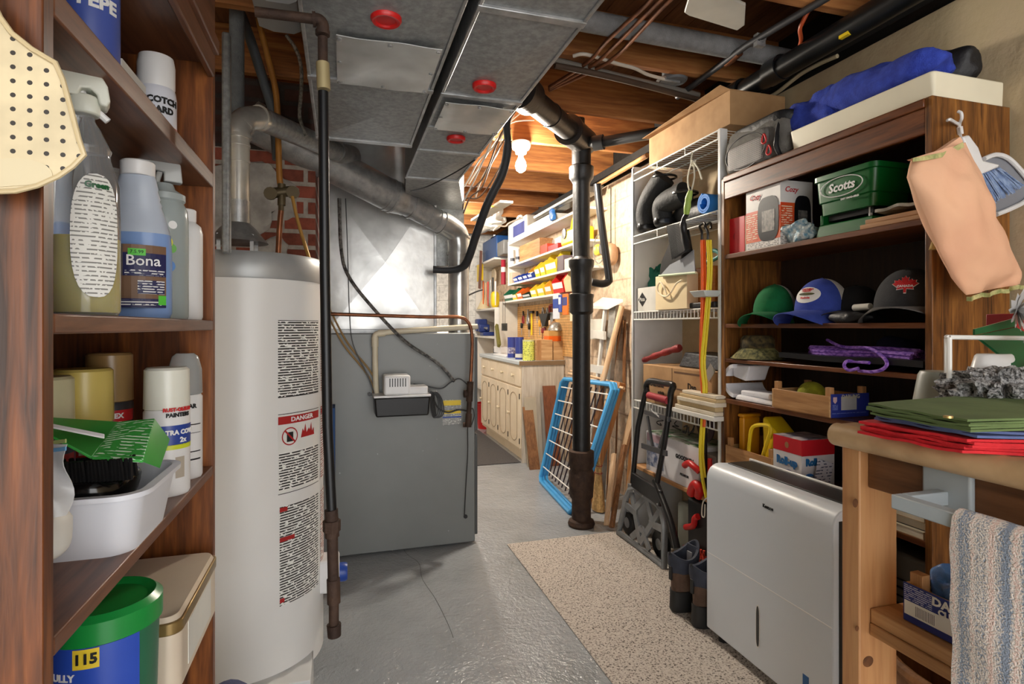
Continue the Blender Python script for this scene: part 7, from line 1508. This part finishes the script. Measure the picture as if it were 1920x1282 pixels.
# counter things
def cyl_thing(name, label, cat, u, v0, v1, X, z, rpx, mats, band=None, group=None, txt=None):
    p = PX(u, 0, X); dep = p[0]*SN+p[1]*CS; r = rpx/F*dep; zt = H+(CV-v0)/F*dep
    t = thing(name, label, cat, (X, p[1], z), group); c = (X, p[1], z)
    mb = MB(); mb.m = 0; mb.lathe([(0, 0), (r, 0), (r, zt-z-.004), (r*1.03, zt-z-.003), (r*1.03, zt-z), (0, zt-z)], c, 22)
    if band: mb.m = 1; mb.arc(c, r*1.01, z+(zt-z)*band[0], z+(zt-z)*band[1], 0, 2*pi, 22)
    mb.build('can_body', mats, t); return t, c, r, zt
NVC = flat('can_navy2', (.20, .26, .58), .4)
cyl_thing('coffee_can', 'navy blue can at the left of the counter group', 'can', 960, 632, 662, 1.66, CT, 8.5, [NVC, pm('can_print', (.75, .75, .8), .5, 0, (.3, .25, .5), 60)], (.2, .5))
cyl_thing('coffee_can', 'navy blue can with white label just left of the yellow can', 'can', 974, 632, 664, 1.64, CT, 8, [NVC, flat('can_label', (.86, .86, .84), .5)], (.08, .25))
t, c, r, zt = cyl_thing('yellow_can', 'yellow-green printed can on the counter corner', 'can', 991, 637, 672, 1.66, CT, 11, [lines('yellow_can_print', (.86, .88, .42), (.40, .45, .25), 60, 'z', .35, .5, 60), flat('can_rim', (.85, .85, .80), .3, .3)], (.94, .99))
ya, yb = yx(1038, 1.60), yx(1004, 1.585)
def cwbox(name, label, cat, u0, u1, vt, X, z, dy, mats, group=None, Y=None):
    """box standing on the counter: its face looks towards -Y at depth Y"""
    x0, x1 = xy(u0, Y), xy(u1, Y); zt = zy(u0, vt, Y); t = thing(name, label, cat, ((x0+x1)/2, Y+dy/2, z), group)
    MB().box((x0, Y, z), (x1, Y+dy, zt)).build('box_body', mats, t, bevel=.002); return t, x0, x1, zt
t, x0, x1, zt = cwbox('wooden_box', 'pale wooden box with corner block on the counter', 'box', 1004, 1036, 637, 0, CT, .16, PINEX, Y=4.93)
MB().box((x0+.01, 4.922, CT), (x0+.055, 4.93, zt-.002)).build('corner_block', PINEZ, t, bevel=.002)
t, x0, x1, zt = cwbox('wooden_box', 'wider pale wooden box with small white sticker at the counter end', 'box', 1038, 1076, 640, 0, CT, .18, PINEX, Y=4.93)
MB().box((x1-.05, 4.9285, CT+.03), (x1-.02, 4.93, CT+.055)).build('sticker', WINK, t)
t, x0, x1, zt2_ = cwbox('cigar_box', 'orange and tan striped box on the wider wooden box', 'box', 1029, 1068, 620, 0, zt+.001, .14, ORG, Y=4.97)
MB().box((x0-.001, 4.9685, zt+.05), (x1+.001, 5.10, zt2_+.001)).build('lid', flat('tan_lid', (.80, .62, .36), .5), t)
p = (((x0+x1)/2), 5.03, zt2_+.002); single('metal_colander', MB().lathe([(.085, 0), (.082, .02), (.06, .055), (.03, .074), (0, .08)], p, 24), pm('steel_mesh', (.72, .70, .66), .4, .5, (.50, .48, .45), 120), 'upturned metal mesh colander on the striped box', 'colander')
single('scrub_brush', MB().beam(PX(936, 648, 1.62), PX(931, 610, 1.70), .045, .03, (0, 1, 0)), pm('olive_brush', (.46, .44, .18), .8, 0, (.36, .34, .14), 60, .5, 90), 'olive green brush leaning at the far end of the counter', 'brush', bevel=.004)
single('white_tray', MB().box((1.60, yx(948, 1.6), CT), (1.78, yx(925, 1.6), CT+.02)).box((1.66, yx(938, 1.66), CT+.02), (1.76, yx(926, 1.66), CT+.09)), WPL, 'white tray and dispenser on the far counter', 'tray', bevel=.004)
single('black_device', MB().box((1.70, yx(919, 1.62), CT), (1.80, yx(912, 1.62), CT+.06)), BLACK, 'small black device at the far end of the counter', 'device', bevel=.006)
# ================================================================ WALL SHELVES OVER THE COUNTER
X8 = 1.80
def szr(u0, v0, u1, v1): return (zx(u0, v0, X8)+zx(u1, v1, X8))/2
Z_A, Z_B, Z_C, Z_D = szr(953, 457, 1080, 393), szr(954, 498, 1080, 453), szr(954, 532, 1071, 503), szr(952, 562, 1037, 553)
SY0, SY1 = 4.02, yx(953, X8)
WSH = pm('white_painted_board', (.90, .89, .86), .5, 0, (.86, .85, .82), 6)
t = thing('wall_shelves', 'long white wall shelves above the cream cabinet', 'shelves', (1.9, 5.2, Z_D))
for z in (Z_A, Z_B, Z_C): MB().box((X8, SY0, z-.02), (1.995, SY1, z)).build('shelf', WSH, t, bevel=.002)
MB().box((X8, SY0+.55, Z_D-.02), (1.995, SY1+.25, Z_D)).build('shelf', WSH, t, bevel=.002)
MB().box((X8, SY1, Z_C-.02), (1.995, SY1+.02, Z_A+.02)).build('end_panel', WSH, t)
MB().box((X8-.03, SY1+.25, CT), (1.995, SY1+.27, Z_D+.0)).build('divider_panel', flat('grey_white_panel', (.82, .80, .75), .6), t)
PEG = dots('pegboard', (.86, .66, .40), (.35, .24, .14), .025, .18, 'YZ', .7)
single('pegboard', MB().box((1.985, 4.45, CT+.04), (1.995, SY1+.24, Z_D-.06)), PEG, 'tan pegboard covered with tools above the counter', 'pegboard')
# plastic bins
def sbin(label, colr, u0, u1, z, h, X=X8-.01, dep=.15, lab=True, group='plastic parts bins on the wall shelves'):
    ya, yb = yx(u1, X)+.004, yx(u0, X)-.004; t = thing('parts_bin', label, 'bin', (X+dep/2, (ya+yb)/2, z+.0005), group); z += .0005; th = .004
    mb = MB()
    for (y, s) in ((ya, 1), (yb, -1)): mb.prism([(X+.02, y, z), (X+dep, y, z), (X+dep, y, z+h), (X+.07, y, z+h), (X, y, z+h*.55)], (0, s*th, 0))
    mb.box((X+.02, ya, z), (X+dep, yb, z+th)); mb.box((X+dep-th, ya, z), (X+dep, yb, z+h))
    mb.hexa([(X+.02, ya, z), (X+.02+th, ya, z), (X+.02+th, yb, z), (X+.02, yb, z)], [(X, ya, z+h*.5), (X+th, ya, z+h*.5), (X+th, yb, z+h*.5), (X, yb, z+h*.5)])
    mb.build('bin_body', colr, t, smooth=30)
    if lab: MB().hexa([(X+.012, ya+.01, z+h*.2), (X+.014, ya+.01, z+h*.2), (X+.014, yb-.01, z+h*.2), (X+.012, yb-.01, z+h*.2)], [(X-.001, ya+.01, z+h*.46), (X+.001, ya+.01, z+h*.46), (X+.001, yb-.01, z+h*.46), (X-.001, yb-.01, z+h*.46)]).build('paper_tag', WINK, t)
    return t
YB = flat('bin_yellow', (.95, .84, .22), .4); AB = flat('bin_amber', (.92, .66, .20), .4); RB_ = flat('bin_red', (.82, .14, .12), .4); GB_ = flat('bin_green', (.05, .38, .26), .4); BB = flat('bin_blue', (.10, .26, .66), .4); CRB = flat('bin_cream', (.88, .80, .62), .5)
for a in (('green bin at the far left end of the lowest wall shelf', GB_, 944, 961, .135), ('small yellow bin beside the green bin', YB, 959, 967, .11), ('orange bin second from the green bin', ORG, 968, 977, .12), ('dark green low bin behind the orange bin', flat('bin_dark', (.10, .22, .16), .5), 978, 992, .07), ('yellow bin in the middle of the lowest wall shelf, left one', YB, 993, 1004, .13), ('yellow bin in the middle of the lowest wall shelf, right one', YB, 1006, 1018, .14), ('amber bin just left of the red bin', AB, 1020, 1032, .15)):
    sbin(a[0], a[1], a[2], a[3], Z_D, a[4])
sbin('red bin on the lowest wall shelf', RB_, 1034, 1054, Z_D, .19); sbin('cream bin right of the red bin', CRB, 1056, 1070, Z_D, .19, lab=False)
for k, a in enumerate(((961, 969, 'left small blue bin on the third wall shelf'), (970, 978, 'second small blue bin on the third wall shelf'), (979, 987, 'third small blue bin on the third wall shelf'), (988, 996, 'right small blue bin on the third wall shelf'))): sbin(a[2], BB, a[0], a[1], Z_C, .085)
sbin('low amber bin behind the small blue bins', AB, 990, 1000, Z_C+.0, .14, X=X8+.02)
sbin('yellow bin on the third wall shelf, left of three', YB, 1001, 1010, Z_C, .15); sbin('yellow bin on the third wall shelf, middle of three', YB, 1011, 1020, Z_C, .155); sbin('large yellow bin on the third wall shelf, right of three', YB, 1021, 1041, Z_C, .19)
def shelfbox(name, label, cat, u0, u1, vt, z, mats, X=X8+.01, dep=.15, group=None, bevel=.003):
    ya, yb = yx(u1, X)+.003, yx(u0, X)-.003; zt = zx(u0, vt, X)
    return single(name, MB().box((X, ya, z+.0005), (X+dep, yb, zt)), mats, label, cat, group, bevel=bevel)
shelfbox('grey_box', 'dark mauve box right of the large yellow bin', 'box', 1042, 1056, 482, Z_C, flat('mauve_grey', (.42, .36, .38), .6))
shelfbox('white_box', 'stack of white boxes at the right end of the third wall shelf', 'box', 1058, 1070, 486, Z_C, flat('box_white4', (.86, .84, .78), .6))
shelfbox('small_box', 'beige box at the left end of the third wall shelf', 'box', 954, 960, 512, Z_C, flat('box_beige', (.82, .74, .64), .6), dep=.1)
# second shelf
for u, lb in ((961, 'left white and black can on the second wall shelf'), (971, 'right white and black can on the second wall shelf')):
    cyl_thing('small_can', lb, 'can', u, 467+(971-u)*.2, 0, X8+.05, Z_B+.0005, 4.2, [flat('can_white5', (.86, .86, .86), .4), flat('can_band', (.25, .26, .30), .4)], (.3, .5))
shelfbox('wooden_box', 'long open wooden box on the second wall shelf', 'box', 974, 1012, 462, Z_B, PINEY, dep=.14)
shelfbox('red_box', 'orange-red box on the second wall shelf', 'box', 1013, 1026, 461, Z_B, flat('box_orangered', (.86, .28, .16), .4))
shelfbox('red_case', 'dark red case right of the orange-red box', 'case', 1027, 1046, 462, Z_B, flat('case_red', (.66, .14, .16), .4), dep=.1)
t = thing('tool_case', 'yellow tool case with handle and black dial on the second wall shelf', 'case', (X8+.08, yx(1066, X8), Z_B))
ya, yb = yx(1083, X8), yx(1051, X8)
MB().box((X8, ya, Z_B+.0005), (X8+.15, yb, Z_B+.13)).build('case_body', YEL, t, bevel=.02, seg=3)
MB().lathe([(0, -.01), (.045, -.008), (.045, 0)], (X8, yb-.09, Z_B+.10), 20, 'x').build('dial', BLACK, t)
MB().stube([(X8+.02, yb-.20, Z_B+.12), (X8+.02, yb-.24, Z_B+.20), (X8+.02, yb-.36, Z_B+.21), (X8+.02, yb-.40, Z_B+.12)], .014, 8).build('handle', YEL, t)
single('white_device', MB().hexa([(X8+.12, 4.55, Z_B+.0005), (X8+.17, 4.55, Z_B+.0005), (X8+.17, 5.2, Z_B+.0005), (X8+.12, 5.2, Z_B+.0005)], [(X8+.14, 4.55, Z_B+.17), (X8+.17, 4.55, Z_B+.17), (X8+.17, 5.1, Z_B+.15), (X8+.14, 5.1, Z_B+.15)]), WHITE, 'white slanted panel standing at the back of the second wall shelf', 'panel', bevel=.003)
# top shelf
t = thing('plastic_jug', 'big white plastic jug with blue label on the top wall shelf', 'jug', (X8+.07, yx(967, X8), Z_A))
ya, yb = yx(985, X8), yx(951, X8)
MB().box((X8+.005, ya, Z_A+.0005), (X8+.16, yb, Z_A+.22)).build('jug_body', flat('jug_white', (.86, .86, .82), .4), t, bevel=.025, seg=3)
MB().box((X8+.003, ya+.04, Z_A+.04), (X8+.006, yb-.22, Z_A+.16)).build('jug_label', flat('label_indigo', (.25, .28, .50), .5), t)
MB().stube([(X8+.05, yb-.20, Z_A+.20), (X8+.05, yb-.26, Z_A+.26), (X8+.05, yb-.38, Z_A+.25), (X8+.05, yb-.42, Z_A+.20)], .015, 8).build('handle', MATS['jug_white'], t)
shelfbox('flat_box', 'long flat white box on the top wall shelf', 'box', 988, 1036, 424, Z_A, flat('box_white6', (.88, .87, .84), .6), dep=.17)
shelfbox('flat_box', 'translucent grey box at the right end of the top wall shelf', 'box', 1042, 1080, 412, Z_A, flat('box_grey6', (.74, .74, .73), .35), dep=.15)
single('clamp', MB().blob((X8-.005, yx(1037, X8), Z_A+.06), (.02, .05, .05), .6, .3, 20), flat('clamp_blue', (.22, .48, .78), .4), 'small blue clip hanging on the top wall shelf edge', 'clip')
single('light_fixture', MB().prism([(1.80, 4.0, 2.33), (1.83, 4.0, 2.29), (1.92, 4.0, 2.29), (1.96, 4.0, 2.35)], (0, 1.25, 0)), pm('fixture_metal', (.62, .60, .56), .25, .7, (.45, .43, .40), 5), 'long silver fluorescent fixture lying above the top wall shelf', 'light fixture', bevel=.003)
single('fluorescent_tube', MB().cyl((1.80, 4.0, 2.315), (1.80, 5.2, 2.315), .013), flat('tube_white', (.92, .92, .90), .3), 'unlit white tube along the edge of the silver fixture', 'tube')
# hanging packages at the shelf edge
for nm, lb, u, v0, v1, w_, m_, m2_ in (('hanging_package', 'white and blue package hanging from the lowest wall shelf', 1042, 553, 598, 11, flat('pk_white', (.86, .88, .92), .4), BLUE), ('hanging_package', 'blue and white package hanging between the white and orange ones', 1049, 555, 585, 5, flat('pk_blue', (.22, .32, .66), .4), WINK), ('hanging_package', 'blue and bright orange package hanging from the lowest wall shelf', 1059, 556, 590, 9, flat('pk_orange', (.95, .45, .10), .4), flat('pk_indigo', (.22, .25, .50), .4)), ('hanging_package', 'black and yellow card package hanging beside the black stack', 1073, 556, 602, 9, flat('pk_card', (.85, .82, .70), .5), BLACK)):
    Xh = X8-.02; t = thing(nm, lb, 'package', PX(u, v1, Xh), 'packages hanging from the wall shelf'); ya, yb = yx(u+w_/2, Xh), yx(u-w_/2, Xh); z0, z1 = zx(u, v1, Xh), Z_D-.02
    MB().box((Xh, ya, z0), (Xh+.012, yb, z1)).build('package_body', m_, t, bevel=.002); MB().box((Xh-.001, ya+.003, z0+(z1-z0)*.45), (Xh, yb-.003, z0+(z1-z0)*.85)).build('printed_band', m2_, t)
# tools on the pegboard
XT = 1.965
def tool(name, label, cat, kind, u, v0, v1, hm, tm=BLACK):
    a_, b_ = Vector(PX(u, v0, XT)), Vector(PX(u, v1, XT)); t = thing(name, label, cat, b_, 'tools on the pegboard'); d = b_-a_
    if kind == 'pliers':
        for s in (-1, 1): MB().stube([a_+d*.35, a_+d*.5+Vector((0, s*.018, 0)), a_+d*.8+Vector((0, s*.028, 0)), b_+Vector((0, s*.02, 0))], .009, 8).build('grip', hm, t)
        MB().hexa([a_+Vector((-.006, -.006, 0)), a_+Vector((.006, -.006, 0)), a_+Vector((.006, .006, 0)), a_+Vector((-.006, .006, 0))], [a_+d*.38+Vector((-.006, -.02, 0)), a_+d*.38+Vector((.006, -.02, 0)), a_+d*.38+Vector((.006, .02, 0)), a_+d*.38+Vector((-.006, .02, 0))]).build('jaws', tm, t)
    elif kind == 'driver':
        MB().tube([a_, a_+d*.1, a_+d*.4, a_+d*.45], [.010, .015, .014, .008], 10).build('handle', hm, t); MB().cyl(a_+d*.44, b_, .004, n=8).build('shank', tm, t)
    elif kind == 'hammer':
        MB().cyl(a_, b_, .010, n=10).build('handle', hm, t); MB().cyl(a_+Vector((0, .05, 0)), a_+Vector((0, -.05, 0)), .015, n=10).build('head', tm, t)
    elif kind == 'saw':
        MB().prism([a_+Vector((0, .05, 0)), a_+Vector((0, -.05, 0)), b_+Vector((0, -.02, 0)), b_+Vector((0, .02, 0))], (.003, 0, 0)).build('blade', tm, t); MB().stube([a_+Vector((0, .04, .0)), a_+Vector((0, .05, .06)), a_+Vector((0, -.05, .06)), a_+Vector((0, -.04, 0))], .012, 8).build('handle', hm, t)
    elif kind == 'holster':
        MB().hexa([b_+Vector((-.02, -.03, 0)), b_+Vector((.02, -.03, 0)), b_+Vector((.02, .03, 0)), b_+Vector((-.02, .03, 0))], [a_+Vector((-.03, -.16, 0)), a_+Vector((.02, -.16, 0)), a_+Vector((.02, .12, 0)), a_+Vector((-.03, .12, 0))]).build('pouch', hm, t, bevel=.004)
    elif kind == 'roll':
        MB().lathe([(.0, -.015), (.04, -.015), (.045, 0), (.04, .015), (0, .015)], (a_+b_)/2, 18, 'x').build('disc', hm, t)
    return t
DR = flat('grip_darkred', (.55, .14, .14), .5); WDH = WD4
tool('pliers', 'dark red handled pliers at the left edge of the pegboard', 'pliers', 'pliers', 981, 583, 606, DR); tool('screwdriver', 'small dark screwdriver left of the silver pliers', 'screwdriver', 'driver', 978, 605, 628, BLACK, GALV)
tool('pliers', 'large silver pliers on the pegboard', 'pliers', 'pliers', 990, 580, 608, GALV, GALV); tool('hammer', 'hammer with black head on the pegboard', 'hammer', 'hammer', 997, 585, 628, YEL, BLACK)
tool('wrench', 'black and steel wrench below the silver pliers', 'wrench', 'driver', 992, 606, 632, BLACK, GALV); tool('screwdriver', 'black screwdriver left of the black pouch', 'screwdriver', 'driver', 1007, 583, 605, BLACK, GALV)
tool('screwdriver', 'first of the amber screwdrivers below the pouch', 'screwdriver', 'driver', 1012, 600, 628, AB, GALV); tool('screwdriver', 'second of the amber screwdrivers below the pouch', 'screwdriver', 'driver', 1017, 598, 626, WDH, GALV)
tool('tool_pouch', 'black tool pouch in the middle of the pegboard', 'pouch', 'holster', 1022, 588, 612, BLACK); tool('scissors', 'small silver scissors above the black pouch', 'scissors', 'pliers', 1018, 576, 592, GALV, GALV); tool('scissors', 'second silver scissors above the black pouch', 'scissors', 'pliers', 1026, 577, 592, GALV, GALV)
tool('saw', 'red handled saw on the pegboard', 'saw', 'saw', 1034, 585, 618, DR, GALV); tool('chisel', 'wooden handled chisel right of the black pouch', 'chisel', 'driver', 1031, 600, 622, WDH, GALV); tool('screwdriver', 'dark red screwdriver standing near the wooden boxes', 'screwdriver', 'driver', 1017, 615, 636, DR, DR)
tool('screwdriver', 'maroon screwdriver standing next to the dark red one', 'screwdriver', 'driver', 1021, 613, 636, flat('maroon', (.42, .10, .16), .5), DR); tool('tape_roll', 'brown roll of tape right of the saw', 'tape roll', 'roll', 1038, 604, 616, flat('roll_brown', (.62, .48, .36), .5))
# black swatters hanging at the divider
t = thing('black_scraper', 'black flat scraper hanging on a cord on the grey divider panel', 'scraper', PX(946, 620, X8-.05)); MB().box((X8-.055, yx(951, X8-.05), zx(946, 620, X8-.05)), (X8-.048, yx(941, X8-.05), zx(946, 606, X8-.05))).build('blade', BLACK, t, bevel=.004)
mb = MB(); mb.tube([PX(943, 560, X8-.05), PX(943, 607, X8-.05)], .003, 5); mb.tube([PX(947, 562, X8-.05), PX(947, 607, X8-.05)], .003, 5); mb.build('cord', BLACK, t)
# ================================================================ FAR SHELF UNIT AND THINGS BEYOND
X9, FY0, FY1 = 1.74, 6.49, 7.48
t = thing('far_shelf', 'white shelf unit in the far right corner of the workshop', 'shelves', (1.87, 7, 0))
fz = [zx(911, 489, X9), zx(911, 578, X9), zx(911, 630, X9), .45]
for z in fz: MB().box((X9, FY0, z-.025), (1.995, FY1, z)).build('shelf', WSH, t, bevel=.002)
MB().box((X9, FY0-.02, 0), (1.995, FY0, fz[1])).build('side_panel', WSH, t); MB().box((X9, FY1-.02, 0), (1.995, FY1, fz[0])).build('side_panel', WSH, t)
def farbox(name, label, cat, u0, u1, vt, z, mat, X=X9+.02, dep=.18, bevel=.01): ya, yb = yx(u1, X), yx(u0, X); return single(name, MB().box((X, ya, z+.0005), (X+dep, min(yb, 7.45), zx((u0+u1)/2, vt, X))), mat, label, cat, bevel=bevel)
farbox('blue_tub', 'deep blue tub on the top of the far shelf unit', 'tub', 905, 931, 448, fz[0], flat('tub_deepblue', (.10, .28, .50), .4))
farbox('grey_bottle', 'grey and black bottle beside the deep blue tub', 'bottle', 932, 944, 452, fz[0], flat('bottle_grey', (.45, .45, .44), .4))
cyl_thing('red_bottle', 'red and white bottle with green cap on the far shelf unit', 'bottle', 944, 487, 0, X9+.06, fz[1]+.0+.26, 4.5, [flat('bottle_red', (.62, .12, .20), .4), flat('bottle_white', (.90, .90, .88), .4)], (.5, .7))
single('pot_lid', MB().lathe([(0, -.01), (.10, -.008), (.105, 0), (.10, .008), (0, .01)], (1.93, yx(926, 1.93), zx(926, 518, 1.93)), 28, 'x'), pm('lid_beige', (.86, .80, .70), .4, 0, (.80, .74, .64), 6), 'round pale lid hanging behind the tools in the far corner', 'lid')
single('yellow_level', MB().box((X9-.02, yx(905, X9), zx(900, 527, X9)), (X9+.01, yx(897, X9), zx(900, 496, X9))), YEL, 'yellow level hanging in the far corner', 'level', bevel=.003)
single('saw_board', MB().beam(PX(899, 541, X9-.03), PX(902, 470, X9-.03), .10, .012, (0, 1, 0)), flat('brown_saw', (.45, .28, .22), .6), 'brown and grey saw hanging behind the yellow level', 'saw')
random.seed(21)
for k, (u, v0, v1, m_) in enumerate(((906, 527, 570, ORG), (911, 530, 572, WDH), (915, 528, 574, flat('pk_red', (.80, .25, .20), .5)), (920, 525, 572, GALV), (924, 520, 570, BLACK), (929, 527, 572, WPL))):
    a_, b_ = Vector(PX(u, v0, X9+.03)), Vector(PX(u, v1, X9+.03)); tag(MB().tube([a_, a_*.5+b_*.5, b_], [.012, .010, .006], 8).build('long_tool', m_), ('orange handled', 'wooden', 'red handled', 'steel', 'black handled', 'white')[k]+' long tool standing in the far shelf rack', 'tool', 'long tools in the far shelf rack')
single('yellow_bottle', MB().blob((X9+.05, yx(928, X9+.05), fz[1]+.10), (.05, .06, .10), .6), YEL, 'yellow plastic bottle on the middle far shelf', 'bottle'); single('white_funnel', MB().lathe([(.10, 0), (.03, .14), (.01, .2), (0, .2)], (X9+.06, yx(908, X9+.06), fz[1]+.0005), 20), flat('funnel_cream', (.88, .82, .66), .5), 'cream funnel upside down on the middle far shelf', 'funnel')
t = thing('bench_vise', 'blue bench vise in the far corner of the workshop', 'vise', (X9+.06, yx(907, X9+.05), fz[2]))
VB = flat('vise_blue', (.14, .22, .48), .4); y_ = yx(907, X9+.05)
MB().box((X9+.01, y_-.14, fz[2]+.0005), (X9+.16, y_+.06, fz[2]+.05)).build('vise_base', VB, t, bevel=.01); MB().box((X9-.02, y_-.05, fz[2]+.05), (X9+.12, y_+.05, fz[2]+.15)).build('vise_body', VB, t, bevel=.015); MB().box((X9-.02, y_+.08, fz[2]+.06), (X9+.12, y_+.22, fz[2]+.22)).build('jaw', VB, t, bevel=.012); MB().cyl((X9+.05, y_-.16, fz[2]+.10), (X9+.05, y_+.2, fz[2]+.10), .015).build('screw', GALV, t)
single('white_pile', MB().blob((X9-.10, 6.3, zx(903, 425, X9-.1)), (.10, .42, .10), .6, .35, 7, 50, 26, None, 2), flat('pile_white', (.86, .84, .79), .7), 'heap of white boards and sheets stored under the joists', 'boards', smooth=30)
mb = MB(); mb.beam(PY(893, 413, 5.0), PY(950, 378, 4.0), .10, .018, (1, 0, 0)); single('white_board', mb, flat('board_white', (.88, .87, .82), .5), 'long white board held up by the yellow hook', 'board', bevel=.002)
mb = MB(); mb.stube([PY(u, v, 4.12) for u, v in ((931, 351), (931, 356), (923, 357), (919, 362))], .006, 8, 3); mb.tube([PY(u, v, 4.2) for u, v in ((920, 360), (920, 383), (922, 387), (944, 387))], .006, 8); single('storage_hook', mb, flat('hook_yellow', (.95, .78, .15), .4), 'yellow storage hook screwed under a joist', 'hook')
mb = MB(); mb.stube([PY(u, v, 5.6) for u, v in ((925, 432), (935, 424), (948, 424), (955, 418), (975, 410), (995, 405))], .008, 6); single('white_cable', mb, flat('cable_white3', (.84, .80, .72), .6), 'white electric cable running over the plastic jug', 'cable')
# pot and hanging mug on the wall behind the stack
p = PX(1141, 470, 1.93); t = thing('work_light', 'clamp lamp with cage hanging on the block wall behind the stack', 'work lamp', p)
MB().blob((1.94, p[1]-.01, p[2]-.03), (.05, .07, .085), .8, .05).build('lamp_shade', pm('shade_tan', (.72, .58, .44), .5, 0, (.62, .48, .36), 8), t); MB().lathe([(0, -.02), (.045, -.02), (.06, 0)], (1.90, p[1]+.02, p[2]+.02), 18, 'x').build('lamp_face', flat('face_dark', (.20, .17, .15), .5), t)
MB().tube([(1.88, p[1]+.06+.10*cos(2*pi*k/28), p[2]+.02+.11*sin(2*pi*k/28)) for k in range(28)], .004, 6, closed=True).build('wire_ring', GALV, t); MB().tube([(1.95, p[1]+.0, 2.3), (1.95, p[1]+.0, p[2]+.06)], .004, 6).build('cord', BLACK, t); MB().blob((1.90, p[1]+.12, p[2]+.02), (.03, .04, .045), .8).build('bulb', flat('bulb_yellow', (.90, .82, .30), .4), t)
